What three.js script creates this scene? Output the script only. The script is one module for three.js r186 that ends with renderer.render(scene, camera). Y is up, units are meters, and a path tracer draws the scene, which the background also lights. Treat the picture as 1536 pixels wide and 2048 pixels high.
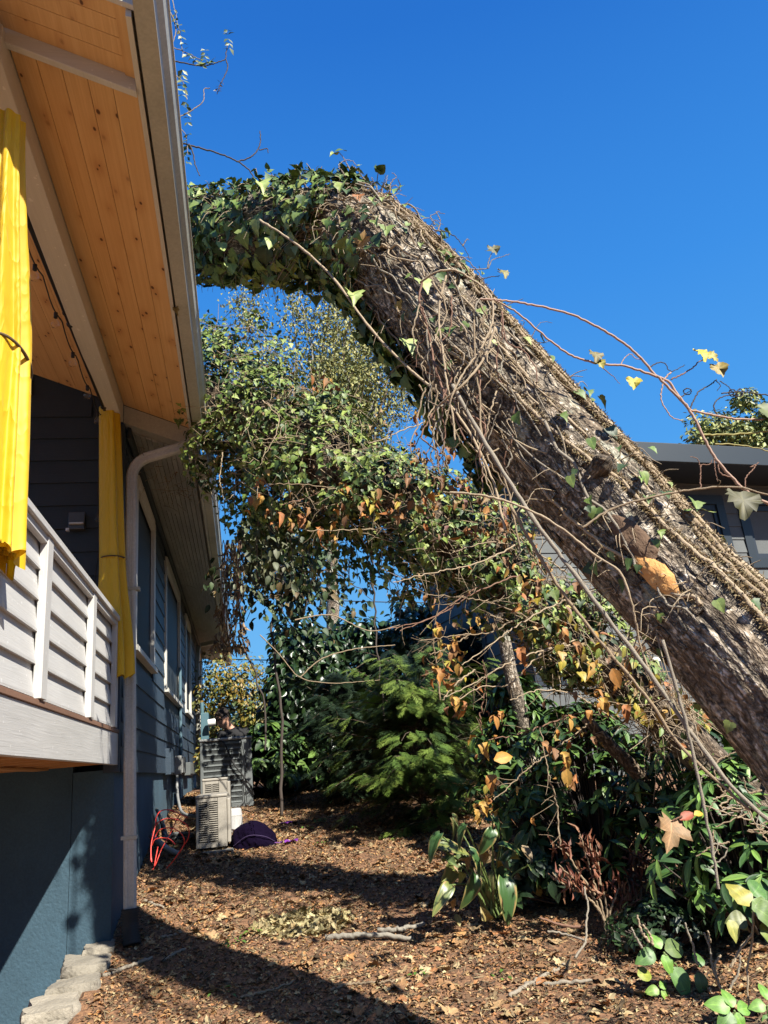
import * as THREE from 'three';
import { mergeGeometries, mergeVertices, toCreasedNormals } from 'three/addons/utils/BufferGeometryUtils.js';
import { RoundedBoxGeometry } from 'three/addons/geometries/RoundedBoxGeometry.js';
import { MarchingCubes } from 'three/addons/objects/MarchingCubes.js';
import { ImprovedNoise } from 'three/addons/math/ImprovedNoise.js';

// ---------------------------------------------------------------- camera, sky, sun, exposure
const scene = new THREE.Scene();
const renderer = new THREE.WebGLRenderer({ antialias: true });
renderer.toneMapping = THREE.LinearToneMapping;
renderer.toneMappingExposure = 2.2;
renderer.shadowMap.enabled = true;
renderer.setSize(768, 1024);
const FPX = 1540, EYE = new THREE.Vector3(0, 1.5, 0);
const camera = new THREE.PerspectiveCamera(2 * Math.atan(1024 / FPX) * 180 / Math.PI, 768 / 1024, 0.05, 900);
const CX = new THREE.Vector3(0.9814, -0.0862, 0.1713).normalize();
const CY0 = new THREE.Vector3(0.0275, 0.9474, 0.319);
const CZ = new THREE.Vector3().crossVectors(CX, CY0).normalize(), CY = new THREE.Vector3().crossVectors(CZ, CX);
camera.position.copy(EYE);
camera.quaternion.setFromRotationMatrix(new THREE.Matrix4().makeBasis(CX, CY, CZ));
camera.updateMatrixWorld(true);

const SUN = new THREE.Vector3(0.39, 0.68, 0.62).normalize();
{
  const w = 1024, h = 512, d = new Float32Array(w * h * 4), v = new THREE.Vector3();
  const stops = [[0, 0.20, 0.40, 0.62], [8, 0.115, 0.35, 0.65], [20, 0.058, 0.26, 0.62], [32, 0.034, 0.20, 0.57], [50, 0.016, 0.122, 0.45], [70, 0.010, 0.082, 0.35], [90, 0.009, 0.075, 0.33]];
  for (let j = 0; j < h; j++) for (let i = 0; i < w; i++) {
    const lat = ((j + 0.5) / h - 0.5) * Math.PI, lon = ((i + 0.5) / w - 0.5) * 2 * Math.PI;
    v.set(Math.cos(lat) * Math.cos(lon), Math.sin(lat), Math.cos(lat) * Math.sin(lon));
    const e = Math.max(0, lat * 180 / Math.PI);
    let k = 0; while (k < stops.length - 2 && stops[k + 1][0] < e) k++;
    const t = Math.min(1, (e - stops[k][0]) / (stops[k + 1][0] - stops[k][0]));
    const c = Math.max(0, v.dot(SUN)), g = 0.5 * Math.pow(c, 6) + 1.2 * Math.pow(c, 60), o = 4 * (j * w + i);
    for (let q = 0; q < 3; q++) d[o + q] = 0.64 * (stops[k][1 + q] * (1 - t) + stops[k + 1][1 + q] * t + g * [0.34, 0.38, 0.42][q]);
    d[o + 3] = 1;
  }
  const t = new THREE.DataTexture(d, w, h, THREE.RGBAFormat, THREE.FloatType);
  t.mapping = THREE.EquirectangularReflectionMapping; t.magFilter = t.minFilter = THREE.LinearFilter; t.wrapS = THREE.RepeatWrapping; t.needsUpdate = true;
  scene.background = t; scene.environment = t;
}
const sun = new THREE.DirectionalLight(new THREE.Color().setRGB(1, 0.94, 0.83), 5);
sun.position.copy(SUN).multiplyScalar(30); sun.castShadow = true; sun.shadow.radius = 1; sun.shadow.mapSize.set(4096, 4096);
Object.assign(sun.shadow.camera, { left: -16, right: 16, top: 16, bottom: -16, near: 1, far: 90 });
sun.target.position.set(0, 1, -6); sun.position.add(sun.target.position); scene.add(sun, sun.target);

// ---------------------------------------------------------------- helpers
const V = (x, y, z) => new THREE.Vector3(x, y, z);
function rng(seed) { let a = seed >>> 0; return () => { a = (a + 0x6D2B79F5) >>> 0; let t = a; t = Math.imul(t ^ (t >>> 15), t | 1); t ^= t + Math.imul(t ^ (t >>> 7), t | 61); return ((t ^ (t >>> 14)) >>> 0) / 4294967296; }; }
const R0 = rng(7);
const rnd = (r, a, b) => a + (b - a) * r();
const pick = (r, a) => a[Math.floor(r() * a.length) % a.length];
const lerp = (a, b, t) => a + (b - a) * t, clamp = (x, a, b) => Math.min(b, Math.max(a, x));
const sstep = (a, b, x) => { const t = clamp((x - a) / (b - a), 0, 1); return t * t * (3 - 2 * t); };
const PN = new ImprovedNoise();
const noise = (x, y, z) => PN.noise(x, y, z);
const fbm = (x, y, z, o = 4) => { let s = 0, a = 0.5; for (let i = 0; i < o; i++) { s += a * PN.noise(x, y, z); x *= 2.03; y *= 2.03; z *= 2.03; a *= 0.5; } return s; };
function ray(px, py) { return V(0, 0, 0).addScaledVector(CX, (px - 768) / FPX).addScaledVector(CY, -(py - 1024) / FPX).addScaledVector(CZ, -1); }
function at(px, py, d) { const v = ray(px, py); return EYE.clone().addScaledVector(v, d / -v.z); }          // a place d metres ahead of where one stands
function onX(px, py, X) { const v = ray(px, py); return EYE.clone().addScaledVector(v, (X - EYE.x) / v.x); }
const depthOf = (p) => -V(0, 0, 0).subVectors(p, EYE).dot(CZ);
const metres = (pix, p) => pix * depthOf(p) / FPX;
function project(p) { const q = V(0, 0, 0).subVectors(p, EYE), z = -q.dot(CZ); return [768 + FPX * q.dot(CX) / z, 1024 - FPX * q.dot(CY) / z, z]; }

const used = {};
function numbered(n) { const k = used[n] = (used[n] ?? -1) + 1; return k ? n + '_' + String(k).padStart(3, '0') : n; }
const bases = new WeakMap();
function thing(name, label, category, base = V(0, 0, 0), group, kind) {
  const o = new THREE.Group(); o.name = numbered(name); o.position.copy(base); scene.add(o); bases.set(o, base.clone());
  o.userData.label = label; o.userData.category = category; if (group) o.userData.group = group; if (kind) o.userData.kind = kind;
  return o;
}
const baseOf = (o) => { while (o && !bases.has(o)) o = o.parent; return bases.get(o) ?? V(0, 0, 0); };
function part(parent, name, geo, material, label, kind) {              // geometry comes in scene coordinates
  const b = baseOf(parent);
  const g = Array.isArray(geo) ? merged(geo) : geo;
  g.translate(-b.x, -b.y, -b.z);
  const m = new THREE.Mesh(g, material); m.name = name; m.castShadow = m.receiveShadow = true; parent.add(m);
  if (label) m.userData.label = label; if (kind) m.userData.kind = kind;
  return m;
}
function strip(g) { const o = new THREE.BufferGeometry(); const n = g.index ? g.toNonIndexed() : g; for (const k of ['position', 'normal', 'uv']) if (n.attributes[k]) o.setAttribute(k, n.attributes[k]); if (n.attributes.color) o.setAttribute('color', n.attributes.color); return o; }
function merged(list) { return list.length === 1 ? list[0] : mergeGeometries(list.map(strip), false); }
function solo(name, label, category, geo, material, group, kind) {
  const g = Array.isArray(geo) ? merged(geo) : geo; g.computeBoundingBox();
  const c = g.boundingBox.getCenter(V(0, 0, 0)); c.y = g.boundingBox.min.y; g.translate(-c.x, -c.y, -c.z);
  const m = new THREE.Mesh(g, material); m.name = numbered(name); m.position.copy(c); m.castShadow = m.receiveShadow = true; scene.add(m); bases.set(m, c);
  if (label) m.userData.label = label; if (category) m.userData.category = category; if (group) m.userData.group = group; if (kind) m.userData.kind = kind;
  return m;
}
// box between two corners with uv in metres, the long side along u
function metricUV(g, ou = 0, ov = 0, along) {
  const p = g.attributes.position, n = g.attributes.normal, uv = new Float32Array(p.count * 2); g.computeBoundingBox();
  const s = g.boundingBox.getSize(V(0, 0, 0)), L = along ?? (s.x >= s.y && s.x >= s.z ? 0 : s.y >= s.z ? 1 : 2);
  for (let i = 0; i < p.count; i++) {
    const a = [Math.abs(n.getX(i)), Math.abs(n.getY(i)), Math.abs(n.getZ(i))], q = [p.getX(i), p.getY(i), p.getZ(i)];
    const k = a[0] >= a[1] && a[0] >= a[2] ? 0 : a[1] >= a[2] ? 1 : 2, rest = [0, 1, 2].filter((x) => x !== k);
    const u = rest.includes(L) ? L : rest[0], v = rest.find((x) => x !== u);
    uv[2 * i] = q[u] + ou; uv[2 * i + 1] = q[v] + ov;
  }
  g.setAttribute('uv', new THREE.BufferAttribute(uv, 2)); return g;
}
function box(x0, y0, z0, x1, y1, z1, bevel = 0) {
  const w = Math.abs(x1 - x0), h = Math.abs(y1 - y0), d = Math.abs(z1 - z0);
  const g = bevel ? new RoundedBoxGeometry(w, h, d, 1, Math.min(bevel, 0.45 * Math.min(w, h, d))) : new THREE.BoxGeometry(w, h, d);
  metricUV(g, R0() * 7, R0() * 7); g.translate((x0 + x1) / 2, (y0 + y1) / 2, (z0 + z1) / 2); return g;
}
// board with a given cross section (x,y list) from z0 to z1, or any prism along an axis vector
function prismZ(poly, z0, z1, bevel = 0) {
  const s = new THREE.Shape(poly.map(([x, y]) => new THREE.Vector2(x, y)));
  const g = new THREE.ExtrudeGeometry(s, { depth: Math.abs(z1 - z0) - 2 * bevel, bevelEnabled: bevel > 0, bevelSize: bevel, bevelThickness: bevel, bevelOffset: -bevel, bevelSegments: 1 });
  g.translate(0, 0, Math.min(z0, z1) + bevel); return metricUV(g, R0() * 7, R0() * 7, 2);
}
function prismX(poly, x0, x1) {                                           // poly lists (z,y)
  const s = new THREE.Shape(poly.map(([z, y]) => new THREE.Vector2(-z, y)));
  const g = new THREE.ExtrudeGeometry(s, { depth: Math.abs(x1 - x0), bevelEnabled: false });
  g.rotateY(Math.PI / 2); g.translate(Math.min(x0, x1), 0, 0); return metricUV(g, R0() * 7, R0() * 7, 0);
}
// tube along points; radius per point or (t) => r; disp(t, a, p) pushes out along the normal
function smooth(pts, n) { return new THREE.CatmullRomCurve3(pts, false, 'centripetal').getSpacedPoints(n); }
function tube(pts, rad, sides = 6, o = {}) {
  const n = pts.length, pos = [], uv = [], idx = [], T = [];
  for (let i = 0; i < n; i++) T.push(V(0, 0, 0).subVectors(pts[Math.min(n - 1, i + 1)], pts[Math.max(0, i - 1)]).normalize());
  let N = o.up ? o.up.clone() : (Math.abs(T[0].y) < 0.9 ? V(0, 1, 0) : V(1, 0, 0)); let len = 0;
  const p = V(0, 0, 0), B = V(0, 0, 0);
  for (let i = 0; i < n; i++) {
    N.addScaledVector(T[i], -N.dot(T[i])).normalize(); B.crossVectors(T[i], N);
    if (i) len += pts[i].distanceTo(pts[i - 1]);
    const t = i / (n - 1), r = typeof rad === 'function' ? rad(t) : rad[i] ?? rad[0];
    for (let k = 0; k <= sides; k++) {
      const a = k / sides * 2 * Math.PI, c = Math.cos(a), s = Math.sin(a);
      const rr = r + (o.disp ? o.disp(t, k === sides ? 0 : a, pts[i], c, s, len) : 0);
      p.copy(pts[i]).addScaledVector(N, c * rr).addScaledVector(B, s * rr); pos.push(p.x, p.y, p.z);
      uv.push(o.uvR ? a * o.uvR : a * Math.max(r, 0.01), len);
      if (i && k < sides) { const A = (i - 1) * (sides + 1) + k, D = A + sides + 1; idx.push(A, A + 1, D, A + 1, D + 1, D); }
    }
  }
  if (o.caps !== false) for (const e of [0, n - 1]) {
    const c = pos.length / 3, b = e * (sides + 1); pos.push(pts[e].x, pts[e].y, pts[e].z); uv.push(0, 0);
    for (let k = 0; k < sides; k++) e ? idx.push(c, b + k, b + k + 1) : idx.push(c, b + k + 1, b + k);
  }
  const g = new THREE.BufferGeometry(); g.setAttribute('position', new THREE.Float32BufferAttribute(pos, 3)); g.setAttribute('uv', new THREE.Float32BufferAttribute(uv, 2));
  g.setIndex(idx); g.computeVertexNormals();
  const nn = g.attributes.normal;                                        // close the seam
  for (let i = 0; i < n; i++) { const a = i * (sides + 1), b = a + sides; const x = nn.getX(a) + nn.getX(b), y = nn.getY(a) + nn.getY(b), z = nn.getZ(a) + nn.getZ(b), l = Math.hypot(x, y, z) || 1; nn.setXYZ(a, x / l, y / l, z / l); nn.setXYZ(b, x / l, y / l, z / l); }
  return g;
}
function wander(r, pts, amp, n) { return smooth(pts, n).map((p, i, a) => i === 0 || i === a.length - 1 ? p : p.add(V(rnd(r, -1, 1), rnd(r, -1, 1), rnd(r, -1, 1)).multiplyScalar(amp))); }

// ---------------------------------------------------------------- textures
const hash = (x, y, s) => { let h = Math.imul(x, 374761393) ^ Math.imul(y, 668265263) ^ Math.imul(s, 1442695041); h = Math.imul(h ^ (h >>> 13), 1274126177); return ((h ^ (h >>> 16)) >>> 0) / 4294967296; };
function vn(x, y, px, py, s) { // periodic value noise
  const xi = Math.floor(x), yi = Math.floor(y), fx = x - xi, fy = y - yi, u = fx * fx * (3 - 2 * fx), v = fy * fy * (3 - 2 * fy);
  const X = ((xi % px) + px) % px, Y = ((yi % py) + py) % py, X1 = (X + 1) % px, Y1 = (Y + 1) % py;
  return lerp(lerp(hash(X, Y, s), hash(X1, Y, s), u), lerp(hash(X, Y1, s), hash(X1, Y1, s), u), v);
}
function pf(u, v, fx, fy, o, s) { let a = 0.5, t = 0, w = 0; for (let i = 0; i < o; i++) { t += a * vn(u * fx, v * fy, fx, fy, s + i); w += a; a *= 0.55; fx *= 2; fy *= 2; } return t / w; }
function tex(w, h, fn, srgb, mx = 1, my = 1) {
  const d = new Uint8Array(w * h * 4);
  for (let j = 0; j < h; j++) for (let i = 0; i < w; i++) { const c = fn((i + 0.5) / w, (j + 0.5) / h), o = 4 * (j * w + i); if (typeof c === 'number') d[o] = d[o + 1] = d[o + 2] = clamp(c, 0, 1) * 255; else for (let q = 0; q < 3; q++) d[o + q] = clamp(c[q], 0, 255); d[o + 3] = 255; }
  const t = new THREE.DataTexture(d, w, h); t.wrapS = t.wrapT = THREE.RepeatWrapping; t.magFilter = THREE.LinearFilter; t.minFilter = THREE.LinearMipmapLinearFilter; t.generateMipmaps = true;
  if (srgb) t.colorSpace = THREE.SRGBColorSpace; t.repeat.set(1 / mx, 1 / my); t.needsUpdate = true; return t;
}
const mix3 = (a, b, t) => [lerp(a[0], b[0], t), lerp(a[1], b[1], t), lerp(a[2], b[2], t)];
// knotty pine: u along the grain (2.4 m), v across (0.6 m)
const KN = []; { const r = rng(31); for (let i = 0; i < 46; i++) KN.push([r(), r(), rnd(r, 0.005, 0.013), r()]); }
const pineTex = tex(1536, 512, (u, v) => {
  let k = 0, bend = 0;
  for (const [ku, kv, kr, kk] of KN) {
    let du = Math.abs(u - ku), dv = Math.abs(v - kv); du = Math.min(du, 1 - du) * 2.4; dv = Math.min(dv, 1 - dv) * 0.6;
    if (du > 0.22 || dv > 0.06) continue;
    const q = Math.sqrt(du * du * 0.35 + dv * dv); bend += Math.exp(-(du * du) / 0.003 - dv * dv / 0.0007) * 0.5;
    if (q < kr) k = Math.max(k, kk > 0.35 ? 1 - sstep(kr * 0.45, kr, q) : 0.35 * (1 - q / kr));
  }
  const g = pf(u, v + bend * 0.012, 3, 90, 3, 3), w = pf(u, v, 2, 8, 3, 9), f = vn(u * 90, v * 256, 90, 256, 5);
  let c = mix3([206, 162, 110], [232, 196, 146], clamp(g * 0.75 + w * 0.55 - 0.2 + f * 0.1, 0, 1));
  c = mix3(c, [150, 90, 44], clamp(bend * 0.35, 0, 0.5)); return mix3(c, [72, 38, 18], k * 0.85);
}, true, 2.4, 0.6);
// bark: u round the trunk, v along it, 1 m tile
const barkH = (u, v) => { const w = pf(u, v, 8, 5, 3, 40) * 0.09, q = pf(u + w, v + w * 0.4, 28, 16, 4, 41), q2 = pf(u - w, v, 60, 42, 3, 45), p = pf(u + w * 0.6, v, 40, 80, 3, 44); const r1 = Math.pow(Math.abs(2 * q - 1) * 1.8, 0.7), r2 = Math.pow(Math.abs(2 * q2 - 1) * 1.8, 0.8); return clamp(0.55 * Math.min(1, r1) + 0.3 * Math.min(1, r2) + 0.3 * (p - 0.35), 0, 1); };
const barkTex = tex(1536, 1536, (u, v) => {
  const h = barkH(u, v), n = pf(u, v, 8, 6, 4, 50), f = vn(u * 512, v * 400, 512, 400, 52), l = pf(u, v, 6, 6, 5, 57), fl = pf(u, v, 80, 52, 3, 61);
  let c = mix3([44, 38, 31], [172, 158, 138], clamp(h * 1.35 - 0.1 + (f - 0.5) * 0.3, 0, 1));
  c = mix3(c, [96, 76, 56], clamp((n - 0.5) * 2.2, 0, 0.5));
  c = mix3(c, [226, 218, 206], clamp((h - 0.52) * 2.6, 0, 0.7) * clamp((fl - 0.36) * 3, 0, 1));
  return mix3(c, [186, 192, 172], clamp((l - 0.6) * 6, 0, 0.6) * (0.4 + f * 0.7));
}, true, 0.9, 0.9);
const barkBump = tex(1536, 1536, (u, v) => barkH(u, v) * 0.8 + 0.2 * pf(u, v, 60, 110, 2, 70), false, 0.9, 0.9);
// painted board: faint wood grain in relief, u along (1.2 m), v across (0.4 m)
const grainBump = tex(1024, 512, (u, v) => { const w = pf(u, v, 2, 3, 2, 80) * 0.12; return 0.7 * pf(u, v + w, 5, 80, 3, 81) + 0.3 * vn(u * 300, v * 256, 300, 256, 84); }, false, 1.2, 0.4);
const paintTex = tex(1024, 512, (u, v) => { const n = pf(u, v, 4, 6, 4, 90), g = pf(u, v, 4, 90, 2, 91), s = pf(u, v, 60, 20, 2, 93), scuff = s > 0.83 ? (s - 0.83) * 500 : 0; const b = 232 + (n - 0.5) * 22 + (g - 0.5) * 12 + scuff; return [b, b - 1, b - 4]; }, true, 1.2, 0.4);
const blotch = tex(512, 512, (u, v) => { const n = pf(u, v, 4, 4, 5, 100), f = vn(u * 200, v * 200, 200, 200, 104); const b = 205 + (n - 0.5) * 62 + (f - 0.5) * 18; return [b, b, b]; }, true, 1.6, 1.6);
const grit = tex(512, 512, (u, v) => pf(u, v, 32, 32, 4, 110), false, 0.5, 0.5);
const fine = tex(512, 512, (u, v) => pf(u, v, 128, 128, 2, 115), false, 0.25, 0.25);
const weave = tex(512, 512, (u, v) => { const n = pf(u, v, 9, 2, 3, 120); const k1 = pf(u + n * 0.1, v, 14, 5, 3, 125), k2 = 1 - Math.abs(2 * pf(u, v + n * 0.15, 5, 9, 3, 128) - 1); return 0.45 * n + 0.25 * k1 + 0.3 * Math.pow(k2, 4); }, false, 0.6, 1.2);
const mulchTex = tex(1024, 1024, (u, v) => {
  const a = pf(u, v, 40, 90, 3, 130), b = pf(u, v, 90, 40, 3, 133), n = pf(u, v, 6, 6, 3, 137), f = vn(u * 300, v * 300, 300, 300, 139);
  return mix3(mix3([86, 61, 44], [174, 131, 93], clamp(Math.max(a, b) * 1.7 - 0.7, 0, 1)), [176, 134, 96], clamp((f - 0.72) * 2.2, 0, 0.5) + clamp((n - 0.55) * 1.2, 0, 0.2));
}, true, 1, 1);
const mulchBump = tex(1024, 1024, (u, v) => 0.6 * Math.max(pf(u, v, 40, 90, 3, 130), pf(u, v, 90, 40, 3, 133)) + 0.4 * pf(u, v, 24, 24, 4, 141), false, 1, 1);

// ---------------------------------------------------------------- materials
const DS = THREE.DoubleSide;
function M(r, g, b, rough = 0.7, o = {}) { return new THREE.MeshStandardMaterial({ color: new THREE.Color().setRGB(r, g, b), roughness: rough, ...o }); }
const white = M(0.66, 0.65, 0.60, 0.55, { map: paintTex, bumpMap: grainBump, bumpScale: 0.0008 });
const whiteRail = M(0.57, 0.565, 0.56, 0.5, { map: paintTex, bumpMap: grainBump, bumpScale: 0.001 });
const cream = M(0.64, 0.63, 0.555, 0.45, { map: blotch });
const metalWhite = M(0.64, 0.64, 0.56, 0.55, { map: blotch });
const pine = M(0.90, 0.865, 0.76, 0.5, { map: pineTex, bumpMap: grainBump, bumpScale: 0.0006 });
const pineDeck = M(0.62, 0.5, 0.38, 0.7, { map: pineTex });
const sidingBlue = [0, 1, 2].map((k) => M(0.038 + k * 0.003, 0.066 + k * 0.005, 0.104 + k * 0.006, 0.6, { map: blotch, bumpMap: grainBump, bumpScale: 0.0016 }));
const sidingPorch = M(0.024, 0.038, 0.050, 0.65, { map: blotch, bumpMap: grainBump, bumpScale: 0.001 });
const foundationBlue = M(0.060, 0.128, 0.182, 0.85, { map: blotch, bumpMap: grit, bumpScale: 0.003 });
const darkTrim = M(0.02, 0.028, 0.036, 0.5);
const glass = new THREE.MeshPhysicalMaterial({ color: 0x0b1014, roughness: 0.04, metalness: 0, reflectivity: 0.6, clearcoat: 1, clearcoatRoughness: 0.02 });
const darkMetal = M(0.022, 0.022, 0.024, 0.45, { metalness: 0.3 });
const rubber = M(0.012, 0.012, 0.013, 0.7);
const bark = new THREE.MeshStandardMaterial({ map: barkTex, bumpMap: barkBump, bumpScale: 0.014, roughness: 0.92 });
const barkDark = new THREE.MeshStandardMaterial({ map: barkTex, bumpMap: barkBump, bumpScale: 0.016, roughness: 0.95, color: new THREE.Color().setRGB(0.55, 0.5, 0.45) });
const vineTan = M(0.37, 0.285, 0.185, 0.8, { bumpMap: fine, bumpScale: 0.002 });
const vineTan2 = M(0.27, 0.20, 0.125, 0.85, { bumpMap: fine, bumpScale: 0.002 });
const vineRed = M(0.18, 0.095, 0.06, 0.8), vineDark = M(0.055, 0.042, 0.034, 0.85), vineGrey = M(0.25, 0.215, 0.165, 0.85, { bumpMap: fine, bumpScale: 0.002 });
const concrete = M(0.36, 0.34, 0.30, 0.9, { map: blotch, bumpMap: grit, bumpScale: 0.006 });

// ---------------------------------------------------------------- ground height
const GT = [[-60, -0.6], [0, 0], [3, 0.13], [4.6, 0.316], [6, 0.52], [8, 0.84], [10.5, 1.13], [13, 1.25], [20, 1.38], [60, 1.6], [400, 2]];
function groundBase(x, z) {
  const d = -z; let k = 0; while (k < GT.length - 2 && GT[k + 1][0] < d) k++;
  let y = lerp(GT[k][1], GT[k + 1][1], clamp((d - GT[k][0]) / (GT[k + 1][0] - GT[k][0]), 0, 1));
  y += 0.05 * clamp(x - 0.9, 0, 3) + 0.06 * sstep(0.0, -0.85, x) * sstep(-6, -6.6, z) * 0.6;
  return y - (z > -6.02 ? sstep(-0.93, -1.12, x) * 1.0 : 0);
}
function gnd(x, z) { const near = clamp(1 - (Math.abs(z + 7) - 9) / 6, 0, 1); return groundBase(x, z) + near * (0.035 * fbm(x * 1.3, 1.7, z * 1.3, 3) + 0.022 * fbm(x * 7, 4.2, z * 7, 3)); }
const groundAt = (px, py) => { const v = ray(px, py); let t = 0.5; for (let i = 0; i < 4000; i++) { const p = EYE.clone().addScaledVector(v, t); if (p.y <= gnd(p.x, p.z)) return p; t += 0.006; } return EYE.clone().addScaledVector(v, t); };
// ---------------------------------------------------------------- ground
{
  const ax = (list) => { const o = []; for (const [a, b, s] of list) for (let x = a; x < b - 1e-6; x += s) o.push(x); return o; };
  const xs = ax([[-240, -40, 40], [-40, -8, 4], [-8, -1.6, 0.4], [-1.6, 3.6, 0.032], [3.6, 8, 0.25], [8, 40, 4], [40, 281, 40]]);
  const zs = ax([[-320, -60, 40], [-60, -20, 4], [-20, -13, 0.3], [-13, -8, 0.06], [-8, -3, 0.032], [-3, 2, 0.25], [2, 40, 4], [40, 121, 40]]);
  const pos = [], uv = [], idx = [];
  for (const z of zs) for (const x of xs) { pos.push(x, gnd(x, z), z); uv.push(x, z); }
  const W = xs.length;
  for (let j = 0; j < zs.length - 1; j++) for (let i = 0; i < W - 1; i++) { const a = j * W + i; idx.push(a, a + W, a + 1, a + 1, a + W, a + W + 1); }
  const g = new THREE.BufferGeometry(); g.setAttribute('position', new THREE.Float32BufferAttribute(pos, 3)); g.setAttribute('uv', new THREE.Float32BufferAttribute(uv, 2)); g.setIndex(idx); g.computeVertexNormals();
  const m = new THREE.Mesh(g, new THREE.MeshStandardMaterial({ map: mulchTex, bumpMap: mulchBump, bumpScale: 0.02, roughness: 0.95 }));
  m.name = 'ground'; m.receiveShadow = m.castShadow = true; m.userData = { kind: 'structure', label: 'dark brown mulch ground sloping gently up beside the blue house' }; scene.add(m);
}

// ---------------------------------------------------------------- the blue house and its porch roof
const XW = -0.867, ZC = -6, ZE = -19;
const roofY = (x) => 4.472 - 0.406 * (x + 0.874);                        // underside of the roof: rises away from the eave
const house = thing('blue_house', 'blue sided house on the left with white eaves, tall windows and a covered porch', 'house', V(XW, 0.5, ZC));
{
  // foundation, side then the face under the porch
  part(house, 'foundation', [box(XW - 0.3, 0, ZC - 0.003, XW - 0.025, 1.62, ZE + 0.02), box(-4.2, -0.8, ZC - 0.2, XW - 0.303, 1.66, ZC)], foundationBlue, 'smooth blue painted foundation wall');
  part(house, 'corner_board', box(XW - 0.1, 1.6, ZC + 0.012, XW + 0.004, 4.3, ZC - 0.09, 0.004), sidingBlue[0]);
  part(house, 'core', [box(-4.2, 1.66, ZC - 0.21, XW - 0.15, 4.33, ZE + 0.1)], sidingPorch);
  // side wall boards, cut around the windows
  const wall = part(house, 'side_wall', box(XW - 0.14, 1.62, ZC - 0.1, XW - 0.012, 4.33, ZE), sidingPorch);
  const wins = [[-6.72, -8.06, 2.60, 4.02], [-9.5, -11.6, 2.54, 4.02], [-12.95, -14.1, 2.56, 4.0], [-16.6, -17.8, 2.5, 4.0]];
  const EXP = 0.176; let row = 0;
  for (let y = 1.6; y < 4.25; y += EXP, row++) {
    const cuts = wins.filter((w) => y < w[3] + 0.08 && y + EXP > w[2] - 0.1).map((w) => [w[0] + 0.11, w[1] - 0.11]);
    let z = ZC - 0.092; const spans = [];
    for (const [a, b] of cuts) { if (a < z) spans.push([z, a]); z = b; }
    spans.push([z, ZE]);
    for (const [a, b] of spans) {
      let s = a; while (s > b + 0.02) {
        const e = Math.max(b, s - rnd(R0, 2.6, 3.7)), e2 = e - b < 0.4 ? b : e, yt = Math.min(y + EXP + 0.02, 4.28);
        part(wall, 'siding_board', prismZ([[XW - 0.010, y], [XW + 0.014, y], [XW + 0.0005, yt], [XW - 0.010, yt]], s - 0.001, e2 + 0.001), pick(R0, sidingBlue));
        s = e2;
      }
    }
  }
  for (const [a, b, y0, y1] of wins) {
    const w = part(house, 'window', [box(XW - 0.01, y0, a + 0.10, XW + 0.03, y1 + 0.1, a + 0.001, 0.003), box(XW - 0.01, y0, b - 0.001, XW + 0.03, y1 + 0.1, b - 0.10, 0.003), box(XW - 0.01, y1, a, XW + 0.034, y1 + 0.12, b, 0.003)], white);
    part(w, 'sill', box(XW - 0.01, y0 - 0.05, a + 0.13, XW + 0.055, y0 - 0.002, b - 0.13, 0.004), white);
    part(w, 'pane', box(XW - 0.07, y0 + 0.05, a - 0.04, XW - 0.055, y1 - 0.03, b + 0.04), glass);
    const sash = []; const mid = (a + b) / 2;
    for (const [s, e] of a - b > 1.6 ? [[a, mid + 0.01], [mid - 0.01, b]] : [[a, b]]) sash.push(box(XW - 0.05, y0 + 0.002, s - 0.002, XW - 0.012, y0 + 0.06, e + 0.002), box(XW - 0.05, y1 - 0.05, s - 0.002, XW - 0.012, y1 - 0.002, e + 0.002), box(XW - 0.051, y0 + 0.061, s - 0.002, XW - 0.013, y1 - 0.051, s - 0.05), box(XW - 0.051, y0 + 0.061, e + 0.05, XW - 0.013, y1 - 0.051, e + 0.002), box(XW - 0.049, (y0 + y1) / 2 - 0.03, s - 0.051, XW - 0.02, (y0 + y1) / 2 + 0.03, e + 0.051));
    part(w, 'sash', sash, darkTrim);
  }
  // house eave: beadboard soffit, sub fascia, gutter
  const sx0 = XW + 0.012, sx1 = -0.34, sy = (x) => lerp(4.30, 4.05, (x - sx0) / (sx1 - sx0));
  const eave = part(house, 'eave', prismZ([[sx0 - 0.02, 4.36], [sx1 + 0.02, 4.12], [sx1 + 0.02, 4.26], [sx0 - 0.02, 4.5]], ZC - 0.13, ZE - 0.35), cream);
  part(house, 'frieze_board', box(XW + 0.016, 4.20, ZC - 0.05, XW + 0.045, 4.30, ZE, 0.003), darkTrim);
  const NB = 11;
  for (let i = 0; i < NB; i++) {
    const a = lerp(sx0, sx1, i / NB) + 0.0025, b = lerp(sx0, sx1, (i + 1) / NB) - 0.0025;
    for (let k = 0; k < 3; k++) part(eave, 'soffit_board', prismZ([[a, sy(a)], [b, sy(b)], [b, sy(b) + 0.03], [a, sy(a) + 0.03]], lerp(ZC - 0.13, ZE - 0.35, k / 3), lerp(ZC - 0.13, ZE - 0.35, (k + 1) / 3) + 0.001, 0.0015), cream);
  }
  for (const z of [-7.9, -11.5, -15.2]) { const g = new THREE.CylinderGeometry(0.085, 0.085, 0.008, 28); g.rotateZ(-0.4); g.translate(-0.66, sy(-0.66) - 0.002, z); part(eave, 'vent_disc', g, cream); }
  const gut = (x, y) => [[x, y], [x + 0.075, y], [x + 0.082, y + 0.03], [x + 0.105, y + 0.055], [x + 0.118, y + 0.1], [x + 0.125, y + 0.105], [x + 0.125, y + 0.12], [x + 0.112, y + 0.12], [x + 0.11, y + 0.106], [x + 0.098, y + 0.06], [x + 0.074, y + 0.036], [x + 0.066, y + 0.008], [x + 0.006, y + 0.008], [x + 0.006, y + 0.13], [x, y + 0.13]];
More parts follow.
